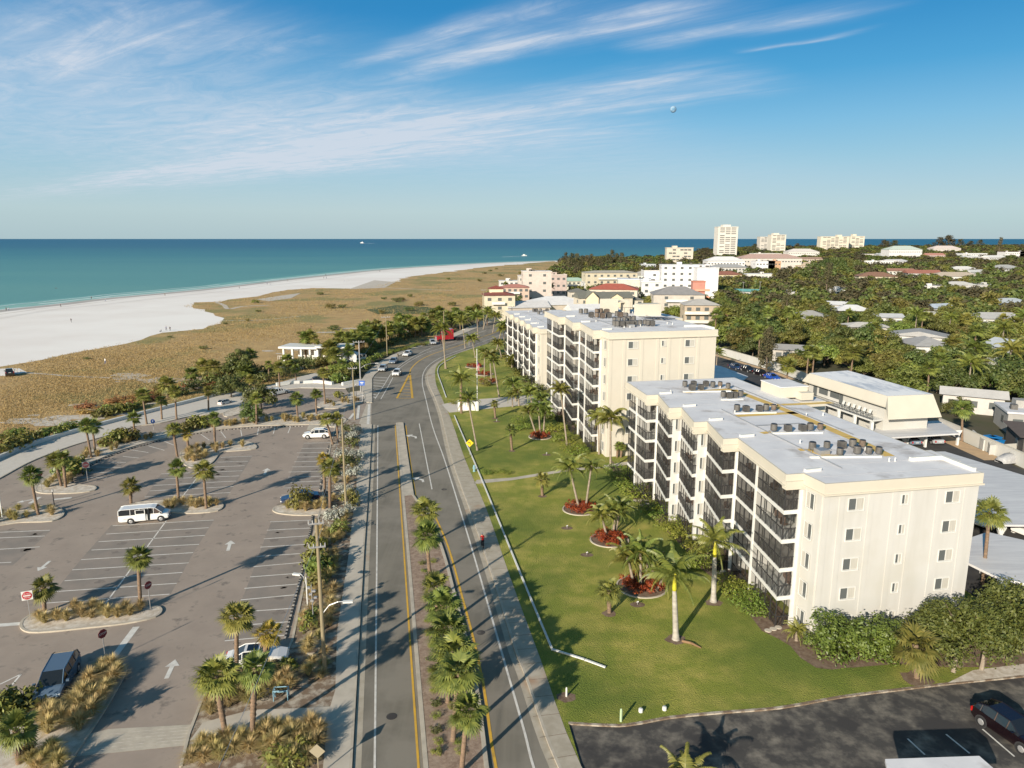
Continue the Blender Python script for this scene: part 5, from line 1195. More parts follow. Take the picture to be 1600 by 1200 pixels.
def dead_skirt(seed, n=9, r=1.3):
    g = random.Random(seed); mb = MB()
    for k in range(n):
        az = g.uniform(0, 6.28); el = R(g.uniform(-75, -45)); d = Vector((math.cos(az) * math.cos(el), math.sin(az) * math.cos(el), math.sin(el)))
        side = d.cross(Vector((0, 0, 1))).normalized(); hub = d * r * .4
        for j in range(9):
            t = (j / 8 - .5) * 2; v = d * math.cos(t) + side * math.sin(t); w = side * .04; tip = hub + v * r * .5 + Vector((0, 0, -.12)); mid = hub + v * r * .25
            mb.add([tuple(hub), tuple(mid - w), tuple(mid + w), tuple(tip)], [(0, 1, 2), (1, 3, 2)])
    return mb.build('dead_fronds', M['deadleaf'])
def feather_crown(seed, n=20, L_=2.6, m='feather', droop=1.0, lf=.62):
    g = random.Random(seed); mb = MB()
    for k in range(n):
        az = k * 2.39996 + g.uniform(-.15, .15); el = R(80) - (k / n) * R(95); ln = L_ * g.uniform(.85, 1.1); p = Vector((0, 0, 0)); pts = [p]; e = el
        for s in range(9):
            d = Vector((math.cos(az) * math.cos(e), math.sin(az) * math.cos(e), math.sin(e))); p = p + d * ln / 9; pts.append(p); e -= R(11) * droop * (.5 + s / 9)
        side = Vector((-math.sin(az), math.cos(az), 0))
        for s in range(9):
            mb.add([tuple(pts[s] - side * .025), tuple(pts[s] + side * .025), tuple(pts[s + 1] + side * .018), tuple(pts[s + 1] - side * .018)], [(0, 1, 2, 3)])
            if s == 0: continue
            for q in (.0, .33, .66):
                b = pts[s] * (1 - q) + pts[s + 1] * q; f = (pts[s + 1] - pts[s]).normalized(); u = (s + q) / 9; ll = lf * (math.sin(min(1, u * 1.25 + .15) * math.pi) * .75 + .28)
                for sg in (-1, 1):
                    dv = (side * sg * .85 + f * .5 + Vector((0, 0, -.32 - .3 * g.random()))).normalized(); tip = b + dv * ll + Vector((0, 0, -.10)); w = f * .045
                    mb.add([tuple(b - w), tuple(b + w), tuple(b + dv * ll * .6 + w * .8), tuple(tip)], [(0, 1, 2), (0, 2, 3)])
    return mb.build('crown', M[m])
def trunk_mesh(kind):
    mb = MB(); prof = []
    if kind == 'fan':
        for k in range(41): z = k / 40; r = .165 - .02 * z + (.014 if k % 2 else 0) + (.05 * max(0, .06 - z) / .06) + (.035 if z > .86 and k % 2 else 0); prof.append((r, z))
    elif kind == 'boot':
        for k in range(31): z = k / 30; r = .17 + (.055 if k % 2 else 0) * (1 if z > .35 else .3); prof.append((r, z))
    elif kind == 'royal':
        for z, r in ((0, .37), (.04, .31), (.15, .25), (.35, .235), (.6, .225), (.85, .20), (1, .17)): prof.append((r, z))
    else:
        for k in range(25): z = k / 24; prof.append((.15 - .05 * z + (.008 if k % 2 else 0) + (.07 * max(0, .07 - z) / .07), z))
    mb.lathe(prof, 0, 0, 9); return mb.build('trunk', M['palegrey'] if kind == 'royal' else M['slimtrunk'] if kind == 'slim' else M['trunk'], smooth=True)
PCR = {'fan': [fan_crown(71), fan_crown(72, 30, 1.5), fan_crown(73, 38, 1.6), fan_crown(69, 26, 1.45), fan_crown(68, 34, 1.5)], 'yellow': [fan_crown(74, 20, 1.3, 'yellowfan')], 'small': [fan_crown(75, 22, 1.1)],
       'coco': [feather_crown(76), feather_crown(77, 17), feather_crown(67, 22, 2.8, droop=1.2)], 'royal': [feather_crown(78, 15, 3.0, droop=.75, lf=.75)], 'queen': [feather_crown(79, 16, 2.2, droop=1.25), feather_crown(80, 15, 2.0, droop=1.1), feather_crown(66, 13, 2.3, droop=1.45)]}
PTR = {k: trunk_mesh(k) for k in ('fan', 'boot', 'royal', 'slim')}
SK = [dead_skirt(s) for s in (81, 82)]
mb = MB(); mb.lathe([(.17, 0), (.20, .15), (.15, .8), (.10, 1.15)], 0, 0, 9); SHAFT = mb.build('crownshaft', M['shaft'], smooth=True)
mb = MB(); mb.lathe([(.12, -.5), (.24, -.25), (.26, 0), (.12, .2)], 0, 0, 9); BOOT = mb.build('boot', M['rusty'], smooth=True)
PROTO = [o for l in PCR.values() for o in l] + list(PTR.values()) + SK + [SHAFT, BOOT]
pal_n = 0
def palm(kind, bx, by, cx, cy, label, group=None, cs=1.0, base=None, top=None, zb=.12, skirt=None, nm='palm_tree'):
    """base pixel, crown-centre pixel (converted to a real trunk height and lean)."""
    global pal_n
    pal_n += 1; rr = random.Random(pal_n * 17)
    p = base or G(bx, by); p = Vector((p.x, p.y, zb))
    if top is not None: h = top; q = Vector((p.x + rr.uniform(-.15, .15), p.y, h))
    else:
        h = height_at(p, cy); d = p.y * cP - (h - CAM_H) * sP; q = Vector(((cx - 800) / F_PX * d, p.y, h))
    h -= .25 * cs
    t = thing(nm, label, 'palm tree', p, 0, group)
    tk = {'fan': 'fan', 'yellow': 'boot', 'small': 'boot', 'coco': 'slim', 'queen': 'slim', 'royal': 'royal', 'boot': 'boot', 'date': 'boot'}[kind]
    ck = {'boot': 'fan', 'date': 'coco'}.get(kind, kind)
    v = Vector((q.x - p.x, 0, h - p.z)); o = PTR[tk].copy(); C.objects.link(o); o.parent = t; sc_ = (1.25 if kind == 'date' else 1.0) * (.75 + .25 * cs)
    o.scale = (sc_, sc_, v.length); o.rotation_euler = v.to_track_quat('Z', 'Y').to_euler()
    zc = v.copy()
    if kind == 'royal':
        s = SHAFT.copy(); C.objects.link(s); s.parent = t; s.location = v; zc = v + Vector((0, 0, 1.45)); s.scale = (1, 1, 1.3)
    if kind in ('queen', 'coco', 'date') and cs > .6: s = BOOT.copy(); C.objects.link(s); s.parent = t; s.location = v
    c = PCR[ck][pal_n % len(PCR[ck])].copy(); C.objects.link(c); c.parent = t; c.location = zc; c.rotation_euler = (rr.uniform(-.08, .08), rr.uniform(-.08, .08), rr.uniform(0, 6.28)); c.scale = (cs * rr.uniform(.88, 1.12), cs * rr.uniform(.88, 1.12), cs * rr.uniform(.85, 1.1))
    if kind in ('fan', 'boot', 'yellow') and (skirt or (skirt is None and rr.random() < .55)):
        s = SK[pal_n % 2].copy(); C.objects.link(s); s.parent = t; s.location = zc + Vector((0, 0, -.05)); s.rotation_euler = (0, 0, rr.uniform(0, 6)); s.scale = (cs * .9,) * 3
    return t
# car park palms: kind, base px, crown px, label
PL = [('fan', 60, 806, 47, 739, 'fan palm with pale criss-cross trunk on the far left island beside a dark red sign'),
 ('boot', 96, 761, 86, 716, 'short fan palm with yellow fronds at the tip of the bushy lane island'), ('boot', 103, 763, 98, 712, 'thick pale trunked fan palm against the round bush at the lane island tip'),
 ('fan', 143, 716, 133, 662, 'dark trunked leaning palm of the pair on the lane island'), ('fan', 149, 708, 144, 662, 'thin upright palm behind the leaning one on the lane island'),
 ('fan', 211, 687, 208, 650, 'fan palm beside the loose green bush on the lane island'), ('fan', 229.5, 664, 222, 614, 'tall palm by the promenade left of the round blue sign'),
 ('fan', 253, 656, 251, 623, 'small dark headed palm by the promenade'), ('fan', 276, 656, 273, 609, 'tall palm by the promenade next to the small dark headed one'),
 ('fan', 326, 642, 325, 608, 'palm at the promenade edge in front of the white wall end'),
 ('boot', 277, 714, 270, 668, 'left fan palm at the tip of the tan grass island'), ('yellow', 295.5, 710, 291, 674, 'palm with a few yellow fronds in the tan grass island'),
 ('boot', 336, 694, 334, 650, 'pale trunked palm at the far end of the tan grass island'), ('fan', 279.5, 786, 275, 728, 'left palm of the two on the island by the white van'),
 ('fan', 322.5, 796, 317.5, 731, 'right palm of the two on the island by the white van'), ('boot', 205, 788, 203, 756, 'palm with hanging dead fronds directly behind the white van'),
 ('fan', 220, 952, 215, 866, 'tall palm at the nose of the near island beside the dark octagonal sign'), ('boot', 70, 957, 67, 913, 'short full palm on the near island beside the no entry sign'),
 ('boot', 30, 1196, 24, 1134, 'palm with rough trunk at the bottom left corner'), ('fan', 370, 1062.5, 369, 958, 'tall round headed palm beside the white car'),
 ('yellow', 413, 1075, 416, 984, 'yellowing palm right behind the white car'), ('boot', 354, 1159, 336, 1050, 'leaning palm with orange dead fronds beside the footpath'),
 ('boot', 394, 1160, 398, 1038, 'green palm with criss-cross trunk beside the footpath and blue rack'),
 ('fan', 401, 664, 400, 620, 'palm standing in front of the two dense dark trees'), ('fan', 466, 660, 462, 619, 'small palm in the grass row at the car park entrance'),
 ('fan', 494.5, 648, 493, 614, 'middle palm at the car park entrance'), ('fan', 508, 632, 504.5, 580, 'tall thin palm at the entrance island'),
 ('fan', 520, 695, 509, 652, 'large headed palm left of the pair behind the white hatchback'), ('fan', 528, 692, 526, 652, 'large headed palm right of the pair behind the white hatchback'),
 ('boot', 515.5, 796, 515, 727, 'palm by the grass nose nearest the road'), ('yellow', 508, 775, 505, 713, 'yellow green palm leaning over the far bays'),
 ('fan', 437, 605, 435, 571, 'pale trunked palm in the brush above the plaza'), ('fan', 421, 597, 419, 567, 'pale trunked palm left in the brush above the plaza'), ('fan', 390, 608, 390, 590, 'short palm by the white planter walls'),
 ('fan', 463, 598, 461, 574, 'dark trunked palm behind the white planter walls')]
for kd, bx, by, cx, cy, lb in PL: palm(kd, bx, by, cx, cy, lb, 'palms around the car park', cs=1.0 if kd != 'yellow' else .95)
# median palms
for i, (bx, by, cx, cy, lb) in enumerate([(667, 852, 663, 793, 'palm at the far tip of the median'), (672, 905, 666, 832, 'second palm from the far tip of the median'), (686, 985, 680, 911, 'third palm of the median, by the yellow line bend'),
    (695, 1020, 690, 940, 'fourth palm from the far tip of the median'), (704, 1060, 697, 978, 'fifth palm from the far tip of the median'), (715, 1105, 709, 1012, 'sixth palm of the median, with the widest crown'),
    (700, 1100, 700, 1046, 'low palm with short trunk tucked under the wide crowned one'), (708, 1160, 716, 1040, 'leaning palm of the median, second from the bottom'), (721, 1210, 730, 1105, 'palm with dead fronds at the bottom of the median')]):
    palm('fan', bx, by, cx, cy, lb, 'median palms', cs=1.22 if i not in (6, 8) else 1.0, zb=.17, skirt=i in (6, 7, 8))
# lawn palms
LP = [('date', 721, 647, 720, 590, 'thick orange trunked feather palm at the lawn entrance beside the flagpole', 1.15), ('coco', 746, 705, 731, 622, 'slender palm leaning left over the lawn near the yellow sign', .8),
 ('small', 774, 654, 772, 628, 'small stubby palm on the lawn near the entrance drive', 1.0), ('small', 800, 705, 797, 668, 'small pale headed palm alone on the middle lawn', 1.05), ('queen', 780, 622, 771, 561, 'very tall slim palm leaning left on the far lawn', 1.0),
 ('queen', 801, 637, 800, 616, 'left of two short dark trunked palms by the entrance drive', .8), ('queen', 811, 635, 809, 610, 'right of two short dark trunked palms by the entrance drive', .8),
 ('queen', 837, 678, 826, 640, 'left palm in the far red flower ring', .95), ('queen', 844, 677, 841, 632, 'middle palm in the far red flower ring', 1.0), ('queen', 849, 678, 852, 640, 'right palm in the far red flower ring', .9),
 ('queen', 886, 697, 876, 606, 'tall slim palm leaning in front of the tallest block', 1.0), ('queen', 936, 711, 935, 648, 'straight pale palm before the corner of the tallest block', .95), ('queen', 954, 734, 954, 650, 'tall feather palm in front of the tallest block end wall', 1.2),
 ('small', 964, 716, 966, 694, 'little palm against the foot of the tallest block end wall', .8), ('small', 970, 716, 972, 696, 'second little palm at the foot of the end wall', .7), ('small', 847.5, 776, 846, 745, 'small bright palm alone above the footpath', 1.1),
 ('coco', 904.5, 795, 890, 728, 'full feather palm leaning left in the orange flower ring', .95), ('queen', 915, 796, 924, 726, 'feather palm leaning right in the orange flower ring', .85),
 ('queen', 949, 843, 940, 802, 'yellowish leaning palm in the middle flower ring', .9), ('coco', 958, 838, 962, 796, 'upright palm in the middle flower ring', .9), ('queen', 961, 836, 970, 786, 'taller palm at the back of the middle flower ring', .9),
 ('coco', 990, 915, 982, 868, 'left palm in the large near flower ring', .85), ('coco', 1001, 919, 1001, 858, 'tall middle palm in the large near flower ring', .85), ('queen', 1006, 912, 1014, 868, 'back palm in the large near flower ring', .9), ('queen', 1012, 908, 1026, 880, 'right leaning palm in the large near flower ring', .85),
 ('small', 952, 960, 952, 917, 'small grey green palm just before the large near flower ring', 1.15), ('royal', 1056, 1001, 1054, 918, 'royal palm with white swollen trunk alone on the near lawn', 1.0), ('royal', 1114.6, 942, 1117, 866, 'royal palm close to the balconies of the nearest block', .9),
 ('boot', 1432, 1062, 1431, 1000, 'broad fan palm at the driveway edge in front of the big trees', 1.45), ('coco', 1244, 1003, 1245, 984, 'dwarf palm at the near corner of the nearest block', .45), ('fan', 1535, 915, 1547, 795, 'tall slim palm beside the end wall and the ribbed carport', 1.0),
 ('coco', 1026, 925, 1038, 895, 'low feather palm spilling over the right of the near flower ring', .8)]
for kd, bx, by, cx, cy, lb, cs in LP: palm(kd, bx, by, cx, cy, lb, 'palms of the lawns', cs=cs * (1.25 if kd in ('queen', 'coco') and cs > .6 else 1.1), zb=.15)
palm('fan', 1228, 612, 1227, 592, 'fan palm behind the near roof by the car park', None, 1.5, top=6.4); palm('fan', 1503, 690, 1504, 634, 'slim palm by the gravel yard behind the arched carport', None, 1.5)
palm('coco', 1072, 1256, 1070, 1213, 'palm whose crown just reaches into the bottom edge', None, 1.0)
palm('coco', 1119, 575, 1119, 560, 'dark palm beside the far end wall of the tallest block', None, 1.1, top=4.5)
FL = [('queen', 743, 560, 737, 527, 'palm'), ('queen', 762, 560, 765, 552, 'p'), ('queen', 757, 590, 757, 548, 'p'), ('queen', 768, 598, 765, 552, 'p'), ('coco', 727, 545, 722, 500, 'p'), ('coco', 697, 577, 690, 512, 'p'), ('coco', 747, 528, 745, 492, 'p'),
      ('queen', 784, 560, 778, 534, 'p'), ('queen', 776, 548, 785, 506, 'p'), ('queen', 790, 556, 786, 512, 'p'), ('coco', 755, 515, 762, 487, 'p'), ('coco', 770, 520, 774, 492, 'p'), ('queen', 806, 628, 802, 598, 'p'), ('queen', 832, 640, 828, 610, 'p'), ('queen', 843, 650, 846, 622, 'p'), ('queen', 800, 575, 800, 560, 'p')]
for kd, bx, by, cx, cy, lb in FL: palm(kd, bx, by, cx, cy, 'tall feather palm clustered on the far lawn inside the road bend', 'feather palms on the far lawn', cs=1.45, zb=.15)
# palm row between the dunes and the road bend
for k in range(58):
    t = k / 57; bx = 520 + 235 * t + rv.uniform(-8, 8); by = 568 - 62 * t + rv.uniform(-5, 7) - 12 * math.sin(t * 3)
    if 640 < bx < 672 and by > 536: by -= 8
    palm('fan', bx, by, 0, 0, 'round headed fan palm in the thick row between the dunes and the road bend', 'palms between dunes and road bend', cs=1.7 * rv.uniform(.85, 1.15), top=rv.uniform(4.0, 6.6))
for bx, by, h in ((482, 560, 5.2), (487, 561, 6.3), (478, 562, 5.8), (493, 563, 5.6)): palm('fan', bx, by, 0, 0, 'fan palm in the clump growing through the white pavilion roof edge', 'palms at the pavilion', cs=1.35, top=h + .8)
for bx, by, h in ((318, 592, 3.6), (336, 596, 4.2), (392, 585, 5.4), (382, 596, 3.2), (300, 600, 3.0), (450, 582, 3.6), (262, 622, 3.4), (545, 575, 5.0), (522, 580, 4.6), (535, 590, 3.8)):
    palm('fan', bx, by, 0, 0, 'low dark fan palm in the brush along the dune edge', 'low palms at the dune edge', cs=1.5, top=h)
for bx, by, h in ((762, 492, 9), (775, 500, 8), (790, 470, 9), (835, 470, 9), (852, 455, 8), (920, 470, 7), (1020, 470, 8), (1012, 462, 9), (998, 478, 8), (860, 470, 8), (880, 460, 7), (1127, 520, 8), (1135, 526, 9), (1105, 490, 6), (845, 447, 9)):
    palm('coco' if h != 9 else 'fan', bx, by, 0, 0, 'palm standing among the houses beyond the condominium blocks', 'palms among the far houses', cs=1.4, top=h)

# ------------------------------------------------------------ shrubs and hedges
def put_shrub(kind, px, py, s, sz, label, group=None, rr=rv):
    o = rr.choice(SH[kind]); p = G(px, py); return place(o, (p.x, p.y, .1), rr.uniform(0, 6.28), (s, s, sz), label, group)
for px, py, s in ((12, 706, 2.2), (32, 700, 2.4), (52, 690, 2.0), (75, 684, 1.8), (95, 678, 1.6), (-10, 715, 2.2), (28, 685, 1.7), (110, 672, 1.5), (5, 690, 1.6)): put_shrub('grape', px, py, s, s * 1.0, 'large green coastal shrub left of the white wall', 'shrubs left of the white wall')
for k in range(34):
    t = rv.random(); px = 128 + 210 * t + rv.uniform(-8, 8); py = 655 - 52 * t + rv.uniform(-17, -1); s = rv.uniform(1.2, 2.2)
    put_shrub('rust', px, py, s, s * .55, 'low rust brown brush between the dunes and the white wall', 'rust brown brush behind the white wall')
for px, py, s in ((160, 652, 1.9), (178, 648, 2.1), (196, 644, 2.0), (214, 638, 1.5), (170, 644, 1.6)): put_shrub('grape', px, py, s, s * .9, 'green shrub just behind the middle of the white wall', 'shrubs behind the white wall')
for px, py, s in ((225, 630, 1.7), (248, 618, 1.8), (285, 618, 1.6), (305, 610, 2.4), (330, 602, 2.6), (350, 608, 2.6), (368, 604, 2.4), (372, 592, 3.0), (398, 590, 2.8), (412, 598, 2.2), (440, 590, 2.4), (455, 580, 2.6), (355, 588, 2.6), (468, 572, 2.0), (480, 578, 1.7), (500, 573, 2.2), (340, 618, 1.8), (476, 569, 2.0), (488, 571, 1.8), (500, 571, 2.1), (513, 569, 2.0), (425, 585, 2.4), (310, 590, 2.2)):
    put_shrub('green', px, py, s, s * 1.0, 'dark shrub in the brush between dunes and plaza', 'brush between dunes and plaza')
for px, py, s in ((526, 598, 2.4), (540, 592, 2.6), (552, 586, 2.4), (512, 592, 2.2), (560, 578, 2.2), (570, 572, 2.0), (545, 580, 2.4), (528, 583, 2.4), (583, 565, 1.6), (592, 560, 1.6)): put_shrub('grape', px, py, s, s * .95, 'dense green shrub beside the far roadside walk', 'shrubs by the far roadside walk')
for px, py, s in [(560 + 190 * q / 29, 561 - 62 * q / 29 - 9 * math.sin(q / 10), 2.0 + (q % 3) * .3) for q in range(30)]: put_shrub('green', px, py, s, s * .8, 'undergrowth shrub below the palm row between dunes and bend', 'undergrowth below the palm row')
for k in range(26):
    t = k / 25; px = 600 + 100 * t; py = 556 - 26 * t + rv.uniform(-2, 0.5); put_shrub('hedge' if k % 3 else 'green', px, py, 1.1, .9, 'low clipped shrub in the strip along the bend', 'low shrubs along the bend')
for px, py, s in ((110, 745, 1.9), (120, 740, 2.0), (118, 733, 1.6), (170, 697, 1.6), (185, 693, 1.9), (200, 690, 2.0), (190, 686, 1.5), (300, 672, 1.8), (312, 668, 2.0), (285, 677, 1.4), (322, 664, 1.6)): put_shrub('grape', px, py, s, s * 1.15, 'loose green bush on the long lane island', 'bushes on the lane island')
put_shrub('green', 467, 797, 1.6, 2.6, 'upright green shrub hiding the dark blue car'); put_shrub('grape', 527, 622, 1.2, 1.5, 'thin young bush alone on the entrance island')
for px, py, s in ((545, 790, 1.5), (538, 775, 1.4), (530, 835, 1.4), (524, 815, 1.5), (540, 805, 1.2), (553, 745, 1.5), (545, 730, 1.5), (556, 720, 1.5), (535, 715, 1.3), (548, 700, 1.4), (538, 688, 1.3), (552, 688, 1.4), (556, 678, 1.2), (545, 676, 1.2)):
    put_shrub('silver' if (px * 7 + py) % 3 else 'green', px, py, s, s * 1.1, 'silvery or dark shrub in the strip between bays and road', 'shrubs in the roadside strip')
for px, py, s in ((492, 900, 1.5), (500, 890, 1.6), (488, 880, 1.3), (496, 860, 1.2), (493, 920, 1.2)): put_shrub('grape', px, py, s, s * 1.3, 'big green bush right behind the first utility pole', 'green bushes behind the utility pole')
for px, py, s in ((485, 982, 1.0), (492, 970, 1.0), (446, 1046, .8), (436, 1050, .8), (456, 1048, .8), (470, 1190, 1.2), (455, 1200, 1.3), (438, 1198, 1.1)): put_shrub('grape', px, py, s, s, 'small green bush in the near roadside planting', 'small bushes in the near planting')
for px, py, s in ((8, 1118, 1.5), (26, 1112, 1.4), (40, 1122, 1.1), (12, 1135, 1.2), (-12, 1125, 1.5)): put_shrub('grape', px, py, s, s * 1.2, 'green bush at the left edge beside the blue minivan', 'bushes beside the minivan')
for k in range(34):
    row = k % 2; t = (k // 2) / 16; y = 880 + 300 * t + rv.uniform(-4, 4); x0 = (662 + 24 * t) if row == 0 else (676 + 44 * t)
    put_shrub('hedge' if k % 4 else 'green', x0 + rv.uniform(-2, 2), y, .42, .42, 'small dark shrub planted in the median mulch', 'small median shrubs')
for px, py, s, sz in ((1100, 884, 1.7, 1.2), (1088, 868, 1.6, 1.2), (1074, 890, 1.4, 1.1), (1082, 852, 1.5, 1.0), (1062, 840, 1.6, 1.0), (1044, 826, 1.6, 1.0), (1052, 833, 1.5, 1.0), (1024, 806, 1.8, 1.0), (1016, 798, 1.8, 1.0), (994, 776, 2.2, 1.2), (986, 766, 2.2, 1.2), (976, 752, 2.2, 1.1), (965, 742, 2.0, 1.0),
                       (1148, 928, 1.5, 1.1), (1158, 938, 1.5, 1.1), (1168, 949, 1.5, 1.1), (1178, 960, 1.5, 1.1), (1138, 918, 1.4, 1.1)): put_shrub('hedge', px, py, s * 1.15, sz * 1.25, 'clipped bright green hedge shrub along the near balconies', 'hedge shrubs along the nearest block')
for px, py, s in ((868, 676, 2.4), (878, 690, 2.2), (893, 706, 2.2), (902, 712, 2.0), (855, 655, 2.0), (838, 610, 2.2), (822, 598, 2.2), (812, 586, 2.2), (800, 574, 2.2), (792, 562, 2.2), (845, 622, 2.0), (812, 662, 1.8), (815, 672, 1.8), (756, 603, 1.8), (708, 632, 1.2), (760, 742, 1.0), (790, 742, 1.0), (775, 740, .9)): put_shrub('hedge' if py > 615 else 'green', px, py, s, s * .7, 'rounded green shrub along the far lawns', 'shrubs along the far lawns')
# big hedge mass and big trees at the driveway corner
def fine_bush(label, cat, nm, clumps, leaf, nl, m, px, py, limbs=True):
    p = G(px, py); t = thing(nm, label, cat, (p.x, p.y, .1))
    obj_of(mesh_quads('foliage' if cat == 'shrub' else 'crown', leaf_cloud(clumps, nl, leaf, len(clumps), .9, .45), M[m]), 'foliage' if cat == 'shrub' else 'crown', t)
    mb = MB(); mb.path([(0, 0, -.1), (.15, .2, 1.2), (.3, .5, 2.2)], [.22, .18, .14], 7)
    for c in clumps[::5]: mb.path([(.2, .3, 1.4), ((c[0] + .2) * .5, (c[1] + .3) * .5, 1.4 + (c[2] - 1.4) * .6), c[:3]], [.10, .06, .025], 5)
    mb.build('stem' if cat == 'shrub' else 'trunk', M['bark'], t); return t
rb = random.Random(77)
cl = [(rb.uniform(-3.4, 3.4), rb.uniform(-1.3, 1.3), rb.uniform(.3, 3.2), rb.uniform(.5, .85)) for _ in range(90)]
fine_bush('large dense dark green bush against the cream end wall', 'shrub', 'large_bush', cl, .13, 230, 'bush', 1338, 1030)
M['corner'] = mat('corner_tree_leaf', (.058, .078, .014), .6, island=(.130, .140, .026), trans=.2)
for (px, py, lb, hh, w) in ((1500, 1045, 'big spreading olive green tree at the driveway corner on two leaning trunks', 5.6, 3.6), (1568, 1030, 'second big spreading tree at the right edge near the driveway', 6.0, 3.6), (1462, 1030, 'rounded green tree between the dense bush and the spreading tree', 4.4, 2.3)):
    cl = []
    for _ in range(int(30 * w)):
        a = rb.uniform(0, 6.28); q = math.sqrt(rb.random()); z = 1.0 + (hh - 1.0) * math.sqrt(1 - (q * .9) ** 2) * rb.uniform(.35, 1); cl.append((w * q * math.cos(a), w * q * .8 * math.sin(a), z, rb.uniform(.5, .9)))
    fine_bush(lb, 'tree', 'corner_tree', cl, .12, 250, 'corner', px, py)
for x0, y0, x1, y1, lb in ((1489, 1053, 1500, 1034, 'pale cut trunk leaning right under the corner tree'), (1533, 1049, 1540, 1030, 'second pale leaning trunk under the corner tree')):
    a = G(x0, y0); t = thing('leaning_trunk', lb, 'tree trunk', (a.x, a.y, .1)); mb = MB(); mb.path([(0, 0, 0), (.25, .3, .6), (.5, .6, 1.6)], [.18, .14, .12], 8); mb.build('trunk', M['slimtrunk'], t)
# two dense dark trees at the plaza
for px, py, s, lb in ((408, 640, .72, 'dense dark rounded tree in front of the plaza walls'), (392, 660, .5, 'smaller dark tree at the lane island end'), (362, 622, .6, 'dark tree at the end of the white wall'), (373, 592, .9, 'bare limbed rounded tree at the dune edge')):
    p = G(px, py); place(BT[1], (p.x, p.y, 0), px, s, lb, 'dense dark trees by the plaza')
# grass tufts in the planted islands
NT = 0
def tufts(poly, n, label, group, s0=.8, s1=1.2, mix=(0, 1, 2), mind=.55, shrinky=0, seed=1):
    global NT
    rr = random.Random(seed); W_ = [G(x, y) for x, y in poly]; PTS = [(p.x, p.y) for p in W_]; x0, x1 = min(p[0] for p in PTS), max(p[0] for p in PTS); y0, y1 = min(p[1] for p in PTS), max(p[1] for p in PTS); got = []; tries = 0
    while len(got) < n and tries < 6000:
        tries += 1; x, y = rr.uniform(x0, x1), rr.uniform(y0, y1)
        if not inpoly(x, y, PTS) or any((x - a) ** 2 + (y - b) ** 2 < mind ** 2 for a, b in got): continue
        got.append((x, y)); s = rr.uniform(s0, s1) * 1.3; NT += 1
        place(TF[rr.choice(mix)], (x, y, .14), rr.uniform(0, 6.28), (s, s, s * rr.uniform(.9, 1.15)), label, group)
tufts([(45, 978), (120, 972), (205, 966), (222, 955), (150, 952), (75, 960), (50, 966)], 15, 'tan grass tuft on the near island between the signs', 'grass on the near island', .85, 1.15, (0, 0, 1), .8, seed=1)
tufts([(160, 1045), (182, 1042), (190, 1052), (160, 1098), (130, 1142), (60, 1150), (60, 1118), (110, 1108), (140, 1070)], 24, 'long tan grass tuft on the corner island beside the blue minivan', 'grass on the corner island', .9, 1.25, (0, 1, 0), .75, seed=2)
tufts([(40, 1185), (95, 1172), (100, 1200), (90, 1230), (30, 1230)], 8, 'grass tuft below the corner island path', 'grass below the corner path', .9, 1.2, seed=3)
tufts([(-30, 822), (20, 816), (85, 811), (92, 800), (60, 795), (-30, 806)], 12, 'green tan grass tuft on the far left island', 'grass on the far left island', .8, 1.1, (2, 2, 0), seed=4)
tufts(ISL['lane'][:8] + [(160, 712), (130, 728), (112, 745), (118, 757), (142, 763), (120, 768), (75, 769)], 26, 'grass tuft on the lane island', 'grass on the lane island', .8, 1.2, (2, 0, 1), .8, seed=5)
tufts([(220, 690), (300, 674), (400, 662), (470, 661), (540, 657), (470, 653), (350, 663), (240, 684)], 36, 'grass tuft in the long row near the entrance', 'grass in the far row', .8, 1.1, (0, 1, 2), .7, seed=6)
tufts([(287, 712), (300, 704), (345, 696), (382, 695), (395, 699), (372, 702), (345, 704), (330, 718), (300, 727), (288, 720)], 18, 'golden grass tuft on the middle island', 'grass on the middle island', .9, 1.3, (0, 0, 1), .7, seed=7)
tufts([(255, 793), (300, 786), (338, 787), (344, 793), (300, 797), (262, 797)], 12, 'dry grass tuft on the island by the white van', 'grass by the white van', .8, 1.15, (0, 1), .6, seed=8)
tufts([(437, 797), (505, 791), (508, 799), (445, 801)], 9, 'golden grass tuft on the grass nose by the dark blue car', 'grass on the nose', .9, 1.1, (0, 0, 2), .6, seed=9)
tufts([(500, 632), (560, 622), (562, 627), (520, 636)], 10, 'grass tuft on the entrance island', 'grass on the entrance island', .7, 1.0, seed=10)
tufts([(500, 830), (540, 830), (534, 860), (514, 990), (506, 1080), (496, 1095), (478, 1080), (464, 1010), (486, 900)], 50, 'roadside grass tuft in the strip by the first utility pole', 'grass by the first utility pole', .75, 1.05, (0, 2, 1), .6, seed=11)
tufts([(325, 1110), (340, 1075), (380, 1065), (430, 1055), (460, 1070), (450, 1085), (380, 1105), (330, 1125)], 22, 'grass tuft behind the footpath near the white car', 'grass behind the footpath', .85, 1.2, (2, 0, 0), .7, seed=12)
tufts([(296, 1195), (310, 1170), (350, 1165), (430, 1145), (495, 1138), (505, 1160), (480, 1200), (430, 1210), (400, 1180), (320, 1196)], 36, 'grass tuft in front of the footpath at the bottom', 'grass in front of the footpath', .85, 1.3, (0, 2, 1), .65, seed=13)
tufts([(520, 700), (556, 700), (552, 780), (545, 830), (505, 810), (515, 760)], 14, 'tan grass tuft in the far roadside strip', 'grass in the far strip', .8, 1.1, seed=14)
